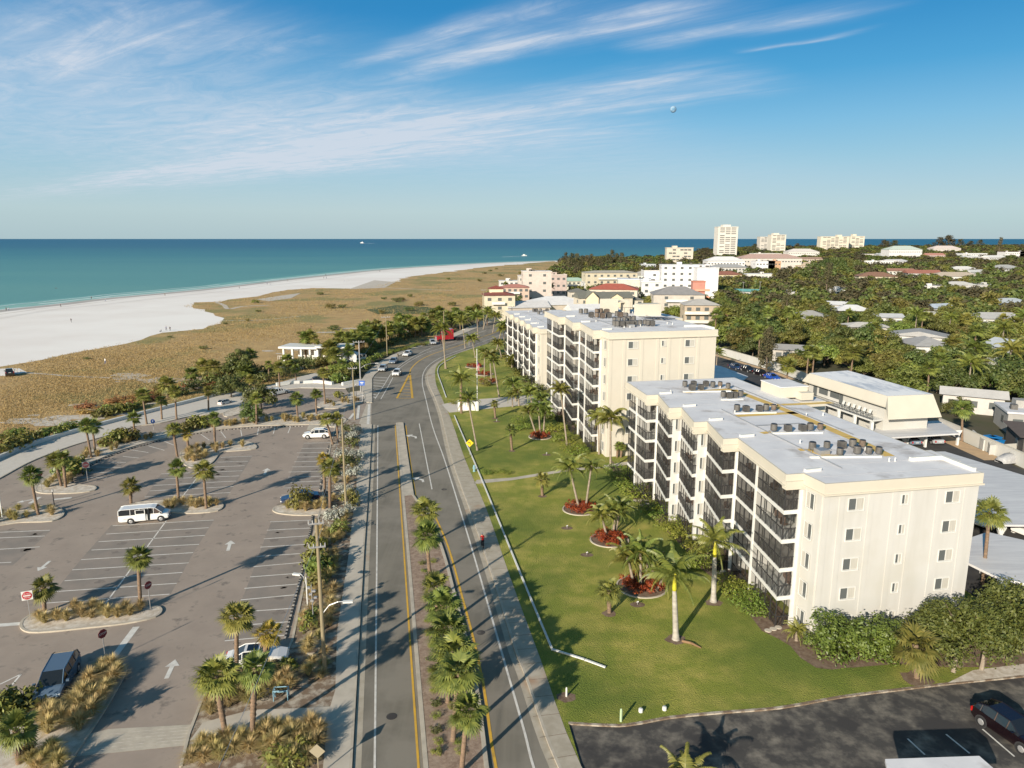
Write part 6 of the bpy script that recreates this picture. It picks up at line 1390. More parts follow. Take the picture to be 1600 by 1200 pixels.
# ------------------------------------------------------------ dune grass blades over the field (nobody could count them)
g = np.random.default_rng(5); poly = DUNE_EDGE[2:] + [(880, 412), (820, 450), (760, 490), (700, 518), (600, 548), (520, 570), (430, 598), (340, 612), (225, 640), (132, 664), (0, 706)]
pw_ = [(G(x, y).x, G(x, y).y) for x, y in poly]; pts = []
n_try = 0
while len(pts) < 30000 and n_try < 260000:
    n_try += 1; px_ = g.uniform(0, 860); v_ = g.random() ** .8; py_ = 412 + v_ * 300
    p = G(px_, py_)
    if inpoly(p.x, p.y, pw_) and (math.sin(p.x * .11) + math.sin(p.y * .07 + p.x * .05) + g.normal() * .8) > -.3: pts.append((p.x, p.y))
pts = np.array(pts); n = len(pts); a = g.random((n, 3)) * 6.28; Q = []
for j in range(3):
    c, s = np.cos(a[:, j]), np.sin(a[:, j]); w = .02 + .0003 * pts[:, 1]; h = .10 + .22 * g.random(n); b = np.stack([pts[:, 0] + g.normal(size=n) * .3, pts[:, 1] + g.normal(size=n) * .3, np.full(n, .04)], 1)
    d = np.stack([c, s, np.zeros(n)], 1) * w[:, None]; l = np.stack([g.normal(size=n) * .25, g.normal(size=n) * .25, h], 1)
    Q.append(np.stack([b - d, b + d, b + d * .3 + l, b - d * .3 + l], 1))
tag(obj_of(mesh_quads('dune_grass', np.concatenate(Q), M['dunegrass']), 'dune_grass'), 'golden dry grass growing all over the dunes', 'dune grass', kind='stuff')
for px, py, s in ((518, 482, 3), (535, 481, 2.2), (500, 461, 2.4), (398, 474, 2.4), (404, 488, 1.6), (523, 513, 1.6), (521, 516, 2.0), (468, 522, 1.2), (318, 546, 1.4), (598, 490, 2.2), (620, 472, 3.0), (628, 470, 2.4), (655, 478, 3), (640, 486, 2.6), (708, 478, 2.6), (640, 464, 2.0), (750, 440, 2.5), (700, 437, 2), (782, 432, 3), (600, 468, 1.8), (352, 507, 1.0), (265, 528, .9), (135, 562, .9), (386, 502, 1.2), (766, 424, 2.4), (775, 421, 2.0), (815, 428, 3), (757, 428, 2.4)):
    put_shrub('green', px, py, s, s * .7, 'small dark shrub standing alone out on the dunes', 'scattered dune shrubs')
# ------------------------------------------------------------ woods behind the boundary wall and the far suburb
WOOD = [(1119, 545), (1217, 574), (1266, 590), (1330, 600), (1400, 625), (1462, 655), (1500, 668), (1540, 672), (1600, 690), (1760, 740), (1950, 700), (1950, 386), (1600, 387), (1450, 388), (1300, 389), (1180, 390.5), (1120, 393), (1075, 398), (1040, 405), (1000, 408), (960, 408), (885, 411), (850, 436), (890, 452), (985, 485), (1110, 515)]
boxes = []
for (hx, hy, hr, hz, w, d, _l) in HOUSES:
    cx, cyt = PX(hx, hy, hz); _, cyb = PX(hx, hy, 0); pr = F_PX * hr / math.hypot(hx, hy); boxes.append((hx, hy, hr, cx, pr, cyt, cyb, math.hypot(hx, hy)))
def blocked(x, y, r, top):
    D = math.hypot(x, y); cx, ct = PX(x, y, top); rp_ = F_PX * r / D
    for (hx, hy, hr, bx_, pr, yt, yb, hd) in boxes:
        if (x - hx) ** 2 + (y - hy) ** 2 < (hr + r * .75) ** 2: return True
        if D < hd and abs(cx - bx_) < pr * .80 + rp_ * .55:
            lim = yt + (yb - yt) * ((.62 if hd < 215 else .38) if hd < 700 and hx > 90 else .45 if hx > 90 else .25)
            if ct < lim and hd - D < 260: return True
    return False
rw = random.Random(99); cand = []
def sp(D): return 7.2 if D < 330 else 10.5 if D < 520 else 14 if D < 900 else 24 if D < 1600 else 44
y = 95.0
while y < 2900:
    s = sp(y); x = -.05 * y
    while x < .80 * y + 20:
        X, Y = x + rw.uniform(-.42, .42) * s, y + rw.uniform(-.42, .42) * s; x += s
        u, v = PX(X, Y, 0)
        if u > 1700 or not inpoly(u, v, WOOD): continue
        cand.append((math.hypot(X, Y), X, Y, s, u, v))
    y += s * .92
cand.sort(); NIND = 0; far = []
import re as _re
def short(n):
    q = short0(n); return ' '.join(n.split()[:5]) if len(q.split()) < 2 else q
def short0(n): return _re.split(r' with | among | by the | in the | near | just | behind | below | toward | beside | under | low in | and |, | above | at the | over | right of | left of | between ', n)[0]
SEEN = {}
def tree_label(X, Y, u, v, s, pale, what='tree'):
    best = None
    for hb in HOUSES:
        d = math.hypot(hb[0] - X, hb[1] - Y)
        if best is None or d < best[0]: best = (d, hb)
    d, hb = best; bu, bv = PX(hb[0], hb[1], 0); dx, dy = u - bu, v - bv
    side = ('left' if dx < 0 else 'right') + ' of' if abs(dx) > abs(dy) * 1.6 else ('in front of' if dy > 0 else 'behind') if abs(dy) > abs(dx) * .9 else ('in front and to the ' if dy > 0 else 'behind and to the ') + ('left' if dx < 0 else 'right') + ' of'
    far_ = 'close ' if d < 12 else '' if d < 24 else 'some way ' if d < 45 else 'far '
    if what != 'tree': return ' '.join(f'{what} crown rising {far_}{side} the {short(hb[6])}'.split()[:14])
    lb = f"{'small' if s < .6 else 'medium' if s < .85 else 'large' if s < 1.02 else 'very large'} {pale} tree {far_}{side} the {short(hb[6])}"
    return ' '.join(lb.split()[:16])
def zone(u, v):
    if u < 1110: return ('trees among the coastal houses beyond the blocks', 'tree growing between the houses beyond the condominium blocks')
    if v > 520: return ('trees just behind the boundary wall', 'green tree in the thick wood just behind the boundary wall') if u < 1480 else ('trees at the brown roofed house', 'green tree near the brown roofed house at the right edge')
    if v > 480: return ('trees around the grey roofed bungalow', 'tree in the wood around the bungalow with grey hip roof') if u < 1400 else ('trees by the blue house', 'tree in the wood near the small pale blue house')
    return ('trees in the middle distance', 'tree in the suburb woods well behind the bungalows')
PALMW = 0; WT = []
for (D, X, Y, s, u, v) in cand:
    k = rw.random(); sc_ = rw.uniform(.72, 1.15) * (1.0 if s < 8 else 1.0 if s < 11 else 1.25 if s < 20 else 2.0 if s < 30 else 3.0)
    if u < 1110 and D < 900: sc_ *= .8
    if s > 20: sc_ *= .9
    hz_ = sc_ * (.62 if s > 20 else 1.0); r = 4.4 * sc_; top = 7.0 * hz_
    tries = 0
    while blocked(X, Y, r, top) and tries < 2: sc_ *= .66; hz_ *= .66; r *= .66; top *= .66; tries += 1
    if blocked(X, Y, r, top): continue
    gname, lb = zone(u, v)
    if D < 480 and k < .13 and PALMW < 46:
        PALMW += 1; WT.append(palm('fan' if k < .09 else 'coco', 0, 0, 0, 0, tree_label(X, Y, u, v, 1.0, '', 'fan palm' if k < .09 else 'feather palm'), 'palms in the ' + ('near' if v > 520 else 'bungalow' if v > 480 else 'middle') + ' woods', cs=1.7, base=Vector((X, Y, 0)), top=min(top + 1.0, 8.5), zb=0)); continue
    if NIND < 285:
        NIND += 1; t = BT[int(k * 5.99)] if k > .03 else BT[6]
        WT.append(place(t, (X, Y, 0), rw.uniform(0, 6.28), (sc_, sc_, hz_ * rw.uniform(.85, 1.1)), tree_label(X, Y, u, v, sc_, ('olive green', 'dark', 'wide olive', 'bright green', 'tall olive', 'wide dark')[int(k * 5.99)] if k > .03 else 'pale silvery'), gname if k > .03 else 'silvery trees'))
    else: far.append((X, Y, sc_, hz_, s))
byl = {}
for o in WT: byl.setdefault(o['label'], []).append(o)
for l_, os_ in byl.items():
    if len(os_) > 1:
        ws_ = l_.split()
        for i, o in enumerate(os_): o['label'] = ' '.join((['nearer', 'farther'] if len(os_) == 2 else ['nearest', 'second nearest', 'third nearest', 'fourth nearest', 'fifth nearest', 'sixth nearest', 'farthest'])[min(i, 6)].split() + ws_[:13])
# silvery blossom trees the photo shows clearly, and pines
for px, py, s, lb in ((1500, 500, 1.15, 'largest pale silvery tree, high in the woods on the right'), (1555, 590, .9, 'pale silvery tree below the small blue house'), (1505, 565, .7, 'pale silvery tree beside the white garage house')):
    p = G(px, py); place(BT[6], (p.x, p.y, 0), px, s, lb)
for px, py, s, lb in ((1197, 585, 1.0, 'tall narrow dark conifer rising behind the parked cars'), (1228, 500, 1.0, 'dark conifer left of the grey bungalow'), (1290, 470, 1.5, 'tall dark pine in the middle of the woods'), (1560, 400, 2.6, 'lone pointed pine on the right horizon')):
    p = G(px, py); place(PT[px % 2], (p.x, p.y, 0), px, (s, s, s * 1.05), lb)
for px, py, s, lb in ((1268, 436, 1.5, 'huge dark tree mass left of centre in the middle woods'), (1285, 430, 1.7, 'tallest huge dark tree in the middle woods'), (1305, 428, 1.8, 'huge dark tree crowning the middle woods ridge'), (1325, 427, 1.7, 'huge dark tree before the brown roofed villa'), (1342, 430, 1.4, 'large dark tree touching the brown roofed villa'), (1296, 438, 1.4, 'large dark tree in front of the ridge trees'), (1255, 445, 1.2, 'large dark tree near the tiny white roof')):
    p = G(px, py); place(BT[(1, 5)[px % 2]], (p.x, p.y, 0), px, (s, s, s * 1.25), lb, 'dark ridge trees')
for px, py, s in ((812, 462, .8), (830, 458, .9), (845, 462, .8), (862, 458, .8), (880, 450, .8), (893, 462, .7), (870, 446, .7), (905, 440, .8), (1003, 482, 1.0), (1012, 488, 1.0), (1022, 484, 1.1), (1032, 490, .9), (1062, 500, 1.0), (1070, 508, .8), (1000, 470, .8), (990, 448, .6), (1118, 470, 1.1), (1122, 490, 1.1), (1128, 505, 1.1), (1115, 450, .9), (1120, 436, .9), (768, 497, .9), (780, 500, .8), (790, 495, .9), (805, 480, .8), (935, 447, .6), (985, 428, .8), (1000, 424, .8), (1024, 420, .8), (1008, 436, .7), (915, 446, .6)):
    p = G(px, py); place(BT[(0, 1, 3, 4)[(px + py) % 4]], (p.x, p.y, 0), px, s, 'green tree squeezed between the coastal houses', 'trees between the coastal houses')
pinelist = [(884, 417, 1.25), (893, 419, 1.45), (901, 418, 1.4), (910, 421, 1.1), (917, 420, 1.3), (924, 420, 1.2), (933, 420, 1.2), (941, 420, 1.2), (949, 420, 1.4), (956, 419, 1.5), (963, 419, 1.45), (970, 420, 1.3), (905, 426, 1.0), (921, 428, 1.0), (936, 426, 1.0), (978, 421, 1.0), (888, 424, 1.0)]
for px, py, s in pinelist:
    p = G(px, py); place(PT[px % 2], (p.x, p.y, 0), px, (s * 1.7, s * 1.4, s * 1.05), 'dark feathery pine in the dense grove at the beach end', 'pine grove at the beach end')
for px, py, s, lb in ((1095, 404, 2.0, 'dark tree mass between the beige block and the tallest tower'), (1104, 405, 2.0, 'second dark tree left of the tallest tower'), (1033, 415, 1.2, 'pointed pine in front of the beige block'), (1170, 400, 2.0, 'dark tree right of the tallest tower'), (1178, 398, 2.4, 'tall dark tree between the towers'), (1245, 392, 2.6, 'dark tree right of the cream double tower'),
                      (1385, 391, 3.4, 'tall dark tree clump on the horizon behind the green roofed house'), (1397, 391, 3.6, 'dark horizon tree right of the green roofed house'), (1380, 392, 3.2, 'dark horizon tree left of the green roofed house'), (1466, 391, 4.0, 'dark horizon tree left of the shoreline house'), (1481, 391, 5.4, 'tallest dark horizon tree above the shoreline house'), (1500, 391, 3.4, 'dark horizon tree right of the shoreline house'), (1515, 391, 3.4, 'dark horizon tree over the bright white houses'), (1530, 391, 3.2, 'dark horizon tree near the right edge')):
    p = G(px, py); place(PT[px % 2], (p.x, p.y, 0), px, (s * 1.7, s * 1.7, s * .72), lb)
def far_canopy():
    rr = np.random.default_rng(8); base = [leaf_cloud(tree_clumps(4.6, 1.6, 7.0, 20, 1.3, 2.1, random.Random(k)), 7.5, .85, k, .8, .7) for k in range(6)]; out = {0: [], 1: [], 2: []}
    for i, (X, Y, s, hz_, spc) in enumerate(far):
        b = base[i % 6].copy(); a = rr.random() * 6.28; c, sn = math.cos(a), math.sin(a); q = b.copy()
        q[..., 0] = (b[..., 0] * c - b[..., 1] * sn) * s + X; q[..., 1] = (b[..., 0] * sn + b[..., 1] * c) * s + Y; q[..., 2] = b[..., 2] * hz_
        out[i % 3].append(q)
    for k, mm in ((0, 'leaf'), (1, 'leafdark'), (2, 'needle')):
        tag(obj_of(mesh_quads('woodland_canopy', np.concatenate(out[k]), M[mm]), 'woodland_canopy'), 'far-off continuous canopy of the suburb woods reaching the horizon', 'woodland', kind='stuff')
far_canopy()
print('individual trees', NIND, 'far', len(far), 'tufts', NT)
for o in PROTO: bpy.data.objects.remove(o)
# ------------------------------------------------------------ vehicles
def car(kind, label, col, p, rz, group=None, cat='car', nm=None, s=1.0):
    """profiles run front (+x) to back; body and cabin are lofted from cross-sections."""
    P = {'sedan': dict(L=4.8, W=1.82, body=[(2.38, .45, .58, .80), (2.25, .28, .72, .93), (1.6, .22, .86, 1), (.9, .2, .95, 1), (-1.2, .2, .97, 1), (-1.9, .24, 1.0, .98), (-2.3, .32, .92, .90), (-2.4, .45, .62, .84)], cab=[(.95, .94, .95, .80), (.25, .94, 1.40, .66), (-.9, .95, 1.44, .66), (-1.75, .98, 1.02, .78)], wx=(1.45, -1.42), wr=.33),
         'hatch': dict(L=4.4, W=1.82, body=[(2.2, .45, .66, .80), (2.05, .28, .84, .93), (1.4, .22, .98, 1), (.8, .2, 1.02, 1), (-1.2, .2, 1.05, 1), (-1.9, .24, 1.08, .97), (-2.15, .34, .95, .90), (-2.2, .45, .7, .86)], cab=[(1.05, .98, 1.02, .82), (.30, 1.0, 1.50, .68), (-1.2, 1.02, 1.54, .68), (-1.95, 1.06, 1.28, .72), (-2.08, 1.05, 1.08, .76)], wx=(1.35, -1.35), wr=.35),
         'minivan': dict(L=5.1, W=1.98, body=[(2.55, .45, .66, .80), (2.4, .28, .84, .94), (1.8, .22, 1.0, 1), (1.2, .2, 1.06, 1), (-1.6, .2, 1.1, 1), (-2.3, .24, 1.12, .97), (-2.52, .34, .95, .93), (-2.56, .45, .7, .9)], cab=[(1.6, 1.02, 1.06, .84), (.65, 1.05, 1.66, .72), (-1.7, 1.1, 1.72, .74), (-2.4, 1.1, 1.45, .78), (-2.5, 1.1, 1.15, .82)], wx=(1.6, -1.5), wr=.34),
         'van': dict(L=6.1, W=2.02, body=[(3.0, .5, .80, .82), (2.88, .36, 1.0, .94), (2.3, .3, 1.14, .99), (1.75, .28, 1.22, 1), (-2.6, .28, 1.26, 1), (-2.95, .32, 1.26, .98), (-3.02, .45, 1.2, .95)], cab=[(2.25, 1.15, 1.19, .90), (1.45, 1.2, 1.88, .80), (.9, 1.2, 1.97, .80), (-2.6, 1.24, 1.99, .82), (-2.98, 1.24, 1.88, .84), (-3.02, 1.22, 1.26, .90)], wx=(2.05, -1.55), wr=.38),
         'pickup': dict(L=5.6, W=1.95, body=[(2.8, .5, .85, .86), (2.65, .36, 1.0, .96), (1.2, .3, 1.08, 1), (-.6, .3, 1.1, 1), (-2.6, .3, 1.1, 1), (-2.8, .45, 1.05, .96)], cab=[(1.1, 1.06, 1.08, .86), (.4, 1.08, 1.72, .74), (-.55, 1.08, 1.74, .74), (-.8, 1.08, 1.12, .82)], wx=(1.75, -1.7), wr=.4)}[kind]
    W = P['W'] / 2; t = thing(nm or 'parked_car', label, cat, p, rz, group); t.scale = (s, s, s)
    body = MB(); V = []
    for (x, zb, zt, wf) in P['body']:
        w = W * wf; zm = zb + (zt - zb) * .45
        V += [(x, -w * .86, zb), (x, -w, zb + .12), (x, -w, zm), (x, -w * .95, zt - .05), (x, -w * .80, zt), (x, w * .80, zt), (x, w * .95, zt - .05), (x, w, zm), (x, w, zb + .12), (x, w * .86, zb)]
    n = len(P['body']); F = []
    for i in range(n - 1):
        for j in range(9): a = i * 10 + j; F.append((a, a + 1, a + 11, a + 10))
        F.append((i * 10 + 9, i * 10, i * 10 + 10, i * 10 + 19))
    F += [tuple(range(9, -1, -1)), tuple(range((n - 1) * 10, n * 10))]
    body.add(V, F, 0); bo = body.build('body', M[col], t, smooth=False)
    cab = MB(); c = P['cab']; V = []
    for (x, z0, z1, wf) in c: V += [(x, -W * .93, z0), (x, -W * wf, z1), (x, W * wf, z1), (x, W * .93, z0)]
    m_ = len(c); F = []; mi = []
    for i in range(m_ - 1):
        a = i * 4; zs = abs(c[i][2] - c[i + 1][2]); slope = zs > .18
        for k, f in enumerate(((a, a + 1, a + 5, a + 4), (a + 1, a + 2, a + 6, a + 5), (a + 2, a + 3, a + 7, a + 6))):
            cab.f.append(f); cab.m.append(1 if (k != 1 or slope) else 0)
    cab.v = V
    cab.f.append((m_ * 4 - 4, m_ * 4 - 3, m_ * 4 - 2, m_ * 4 - 1)); cab.m.append(0 if kind == 'van' else 1)
    cab.build('cabin', [M[col], M['carglass']], t)
    pl = MB()                                                 # pillars and roof rails over the glass
    xs = {'van': (1.25, .55, -.45, -1.55, -2.95), 'minivan': (.6, -.35, -1.35, -2.35), 'hatch': (.25, -.55, -1.55), 'sedan': (.2, -.4, -1.0), 'pickup': (.4, -.5)}[kind]
    for x in xs:
        for i in range(m_ - 1):
            if c[i][0] >= x >= c[i + 1][0]:
                q = (c[i][0] - x) / (c[i][0] - c[i + 1][0]); z1 = c[i][2] + (c[i + 1][2] - c[i][2]) * q; wf = c[i][3] + (c[i + 1][3] - c[i][3]) * q; z0 = c[i][1] + (c[i + 1][1] - c[i][1]) * q
                for sg in (-1, 1): pl.tube((x, sg * (W * .93 + .012), z0), (x, sg * (W * wf + .012), z1), .045, .04, 4)
                break
    for i in range(m_ - 1):
        for sg in (-1, 1): pl.tube((c[i][0], sg * W * c[i][3], c[i][2]), (c[i + 1][0], sg * W * c[i + 1][3], c[i + 1][2]), .045, .045, 4)
    pl.build('pillar', M[col], t)
    if kind == 'sedan' and 'sunroof' in label: q = MB(); q.box(-.3, 0, 1.435, .8, .9, .03); q.build('sunroof', M['carglass'], t)
    r = P['wr']
    for wx in P['wx']:
        for sg in (-1, 1):
            wt = MB(); wt.tube((wx, sg * (W - .20), r), (wx, sg * (W + .01), r), r, r, 16); o = wt.build('wheel', M['black'], t)
            rm = MB(); rm.tube((wx, sg * (W + .01), r), (wx, sg * (W + .03), r), r * .62, r * .5, 12); rm.build('rim', M['steel'], o)
    for wx in P['wx']:
        for sg in (-1, 1): ar = MB(); ar.tube((wx, sg * (W - .25), r + .02), (wx, sg * (W + .004), r + .02), r + .07, r + .07, 16); ar.build('wheel_arch', M['dark'], t)
    x0 = P['body'][1][0]; z0 = P['body'][1][2]
    for sg in (-1, 1):
        hl = MB(); hl.box(x0 + .02, sg * W * .72, z0 - .14, .12, .34, .15, -.35 * sg); hl.build('headlight', M['lampglass'], t)
        xe = P['body'][-1][0]; tl = MB(); tl.box(xe + .05, sg * W * .82, P['body'][-1][2] + .08, .12, .16, .3); tl.build('tail_light', M['tail'], t)
        mr = MB(); mr.box(c[0][0] - .28, sg * (W + .1), c[0][2] + .06, .14, .2, .14); mr.build('wing_mirror', M[col], t)
    gr = MB(); gr.box(P['body'][0][0] + .0, 0, P['body'][0][2] - .10, .06, W * 1.0, .14); gr.box(P['body'][0][0] - .01, 0, .42, .06, W * 1.2, .12); gr.build('grille', M['dark'], t)
    pt = MB(); pt.box(P['body'][-1][0] - .01, 0, P['body'][-1][2] + .02, .03, .5, .12); pt.box(P['body'][0][0] + .02, 0, .5, .03, .45, .11); pt.build('number_plate', M['white'], t)
    return t
for k, c in (('p_white', (.70, .69, .66)), ('p_blue', (.09, .13, .18)), ('p_darkblue', (.015, .03, .075)), ('p_grey', (.16, .20, .25)), ('p_silver', (.36, .38, .40)), ('p_red', (.34, .012, .022)), ('p_maroon', (.007, .003, .004)), ('p_black', (.015, .015, .017)), ('p_bright', (.02, .07, .36))): M[k] = paint(k.replace('p_', '') + '_car_paint', c)
def ang(a, b): p, q = G(*a), G(*b); return math.atan2(q.y - p.y, q.x - p.x)
def mid(a, b): p, q = G(*a), G(*b); return (p + q) / 2
def at(a, b, z=.035): v = mid(a, b); return (v.x, v.y, z)
v = car('van', 'white passenger van parked across the bays with its sliding door ajar', 'p_white', at((190, 817), (265, 810)), ang((190, 817), (265, 810)), nm='passenger_van', cat='van', s=.9)
mb = MB(); mb.box(.62, -1.005, 1.15, .30, .05, 1.5); mb.build('door_opening', M['carglass'], v)
mb = MB(); mb.box(-.35, -1.08, 1.15, 1.2, .05, 1.5); mb.box(-1.9, -1.015, .78, 1.0, .02, .03, 0, 1); mb.build('sliding_door', [M['p_white'], M['dark']], v)
mb = MB(); mb.box(-.35, -1.11, 1.62, 1.0, .02, .48); mb.build('door_window', M['carglass'], v)
car('minivan', 'dark blue minivan parked beside the corner grass island', 'p_blue', at((107, 1042), (75, 1104)), ang((110, 1040), (75, 1104)), nm='minivan', cat='minivan')
car('sedan', 'white sedan with dark sunroof behind the near palms', 'p_white', at((440, 1034), (366, 1040)), ang((366, 1041), (440, 1033)) , nm='parked_car')
car('hatch', 'white hatchback parked at the far corner by the two big palms', 'p_white', at((512, 683), (478, 685)), ang((512, 684), (478, 685)))
car('sedan', 'dark blue car half hidden by the upright shrub', 'p_darkblue', at((493, 782), (445, 787)), ang((493, 782), (445, 787)))
car('sedan', 'silver car at the left edge of the upper bays near the plaza', 'p_white', at((442, 615), (428, 618)), ang((428, 618), (443, 615)))
car('minivan', 'small white utility vehicle by the promenade signs', 'p_white', at((345, 634), (358, 629)), 1.2, s=.6, nm='utility_cart', cat='cart')
car('hatch', 'small dark car on the plaza path behind the thin palm', 'p_black', at((495, 597), (505, 595)), .4, s=.8)
RDIR = lambda a, b: ang(a, b)
car('hatch', 'white car driving toward the viewer in the bend', 'p_white', at((620, 589), (621, 584)), ang((628, 573), (613, 587)), nm='moving_car')
car('hatch', 'silver hatchback parked first in the row along the bend', 'p_silver', at((597, 582), (600, 577)), ang((604, 570), (591, 581)))
car('sedan', 'grey blue sedan parked second in the row along the bend', 'p_grey', at((612, 570), (618, 565)), ang((622, 556.5), (604, 570)))
car('sedan', 'white sedan parked last in the row along the bend', 'p_white', at((633, 558), (641, 554)), ang((647, 545), (622, 556.5)))
car('pickup', 'dark pickup truck parked on the sand at the dune track', 'p_black', at((10, 587), (22, 586)), R(125), nm='pickup_truck', cat='pickup')
car('sedan', 'blue car farthest in the row by the boundary wall', 'p_darkblue', at((1143, 576), (1156, 578)), R(-74)); car('hatch', 'dark car second in the row by the boundary wall', 'p_black', at((1160, 579), (1176, 583)), R(-74))
car('hatch', 'dark red car third in the row by the boundary wall', 'p_maroon', at((1180, 584), (1196, 590)), R(-74)); car('sedan', 'bright blue car nearest in the row by the boundary wall', 'p_bright', at((1200, 590), (1212, 596)), R(-74))
car('hatch', 'dark maroon car parked near the driveway corner', 'p_maroon', (*G(1578, 1152)[:2], .035), ang((1545, 1125), (1612, 1170)), s=1.05)
car('pickup', 'cream pickup under the long ribbed carport', 'p_white', (59.5, 76.5, .17), R(20), nm='pickup_truck', cat='pickup'); car('hatch', 'white car under the carport, to the left of the cream pickup', 'p_white', (56.0, 78.5, .17), R(20))
for k, (x, y) in enumerate(((62, 108), (65, 108.5), (69, 109))): car('sedan', ('dark car', 'grey car', 'silver car')[k] + ' in the shade below the arched carport', ('p_black', 'p_grey', 'p_silver')[k], (x, y + 5, .17), R(95))
for k, (px, py, cc) in enumerate(((484, 560, 'p_white'), (556, 566, 'p_white'), (536, 577, 'p_white'), (676, 538, 'p_silver'))): car('van' if k < 3 else 'hatch', ('white van beside the pavilion', 'white van half hidden in the palm row', 'white van under the dense shrubs by the walk', 'silver car parked in the palm row beyond the pole')[k], cc, (*G(px, py)[:2], .05), R(-150 + 25 * k), nm='parked_van' if k < 3 else None, cat='van' if k < 3 else 'car')
# cover over the sports car
p = G(1579, 723); t = thing('covered_car', 'car under a silvery fitted cover beside the bin enclosure', 'covered car', (p.x, p.y, .17), R(15))
V = []; prof = [(-2.3, .35), (-2.2, .75), (-1.5, .95), (-.8, 1.22), (.2, 1.26), (.9, .98), (1.8, .80), (2.25, .55), (2.35, .3)]; mb = MB()
for x, z in prof:
    w = .95 * (1 - abs(x / 2.6) ** 4 * .35); V += [(x, -w, .05), (x, -w * .95, z * .55), (x, -w * .6, z), (x, w * .6, z), (x, w * .95, z * .55), (x, w, .05)]
F = [(i * 6 + j, i * 6 + j + 1, i * 6 + j + 7, i * 6 + j + 6) for i in range(8) for j in range(5)] + [tuple(range(6)), tuple(range(53, 47, -1))]
mb.add(V, F); mb.build('car_cover', mat('silver_fabric', (.42, .42, .41), .45, (.30, .30, .31), 2.5, bump=(3, .9, .1)), t, smooth=True)
mb = MB(); mb.ribbon([(-2.3, 0, 0), (2.3, 0, 0)], 1.9, .06, 0, .05); mb.build('hem', M['black'], t)
# red lorry and the bus-like vans in the palm row
p = G(697, 533); t = thing('lorry', 'bright red semi truck tractor coming round the bend', 'lorry', (p.x, p.y, .035), R(-150))
mb = MB(); mb.prism([(1.2, -1.2), (3.6, -1.0), (3.6, 1.0), (1.2, 1.2)], .6, 1.9); mb.prism([(-2.2, -1.25), (1.4, -1.25), (1.4, 1.25), (-2.2, 1.25)], .7, 3.0); mb.add([(-2.2, -1.2, 3.0), (1.1, -1.2, 3.0), (1.1, 1.2, 3.0), (-2.2, 1.2, 3.0), (-2.2, -1.1, 4.0), (-.2, -1.1, 3.9), (-.2, 1.1, 3.9), (-2.2, 1.1, 4.0)], [(0, 1, 5, 4), (1, 2, 6, 5), (2, 3, 7, 6), (4, 5, 6, 7), (3, 0, 4, 7)])
mb.build('cab', M['p_red'], t)
mb = MB(); mb.box(1.42, 0, 2.45, .06, 2.1, .8); mb.box(.6, -1.27, 2.4, 1.0, .05, .7); mb.box(.6, 1.27, 2.4, 1.0, .05, .7); mb.build('windscreen', M['carglass'], t)
mb = MB(); mb.box(3.64, 0, 1.2, .08, 1.3, 1.0); mb.box(3.7, 0, .6, .15, 2.3, .35); mb.build('grille', M['steel'], t)
mb = MB(); mb.box(-4.2, 0, .95, 4.5, 1.0, .3); mb.build('chassis', M['dark'], t)
for wx in (2.7, -3.6, -5.0):
    for sg in (-1, 1): m2 = MB(); m2.tube((wx, sg * .85, .5), (wx, sg * 1.2, .5), .5, .5, 14); m2.build('wheel', M['black'], t)
# ------------------------------------------------------------ poles, lamps, signs
def pole(label, bx, by, topy, r=.15, mname='wood', arm=None, lamp=None, nm='utility_pole', insul=0, lean=0):
    p = G(bx, by); h = height_at(p, topy); t = thing(nm, label, nm.replace('_', ' '), (p.x, p.y, .1))
    mb = MB(); mb.tube((0, 0, -.1), (lean, 0, h), r, r * .68, 10); mb.build('pole', M[mname], t)
    if arm:
        mb = MB()
        for z, w in arm: mb.box(0, -.15, h - z, w, .1, .12, .25)
        for z, w in arm:
            for k in (-1, -.45, .45, 1): mb.tube((k * w * .46, k * w * .12 - .15, h - z + .05), (k * w * .46, k * w * .12 - .15, h - z + .3), .06, .03, 6)
        mb.build('crossarm', M['steel'], t)
    if insul:
        mb = MB()
        for k in range(insul): mb.lathe([(.22, h - 2.9), (.24, h - 2.8), (.24, h - 2.0), (.15, h - 1.9)], (-.45, .4, .0)[k % 3], (-.2, .1, .5)[k % 3], 10)
        mb.build('transformer', M['steel'], t)
    if lamp:
        z, L_, az = lamp; c, s = math.cos(az), math.sin(az); mb = MB()
        pts = [(0, 0, z), (c * L_ * .35, s * L_ * .35, z + .75), (c * L_ * .75, s * L_ * .75, z + 1.0), (c * L_, s * L_, z + 1.0)]
        mb.path(pts, [.05, .045, .04, .04], 6); mb.build('lamp_arm', M['steel'], t)
        mb = MB(); mb.box(c * (L_ + .3), s * (L_ + .3), z + .97, .75, .28, .14, az); mb.build('lamp_head', M['white'], t)
    return t, h
pole('near green brown timber utility pole with equipment arms and street lamp', 508, 1053, 812, .17, arm=[(.35, 1.1), (2.2, 1.2)], lamp=(4.9, 1.7, .1), insul=0)
t, h = pole('slim grey galvanised lamp stub beside the first utility pole', 490, 975, 915, .05, 'steel', nm='service_mast')
mb = MB()
for k in range(5): mb.box((-.25, .2, -.1, .3, 0)[k], 0, h - .3 - k * .3, .28, .2, .16)
mb.build('antenna', M['steel'], t)
pole('white short security lamp post at the bay corner by the strip', 481, 951, 903, .07, 'white', nm='lamp_post', lamp=(2.2, .6, 2.9))
pole('bare timber utility pole beside the silvery shrubs', 541, 797, 655, .15)
pole('timber utility pole at the car park entrance', 554.5, 656, 574, .15, arm=[(.3, 1.6)])
pole('tall pole at the entrance island with lamp arm', 564, 613, 533, .16, 'steel', arm=[(.3, 2.4)], lamp=(5.2, 3.4, .35))
pole('tall utility pole at the parked cars in the bend', 605, 556, 494, .16, 'wood', arm=[(.4, 2.4)])
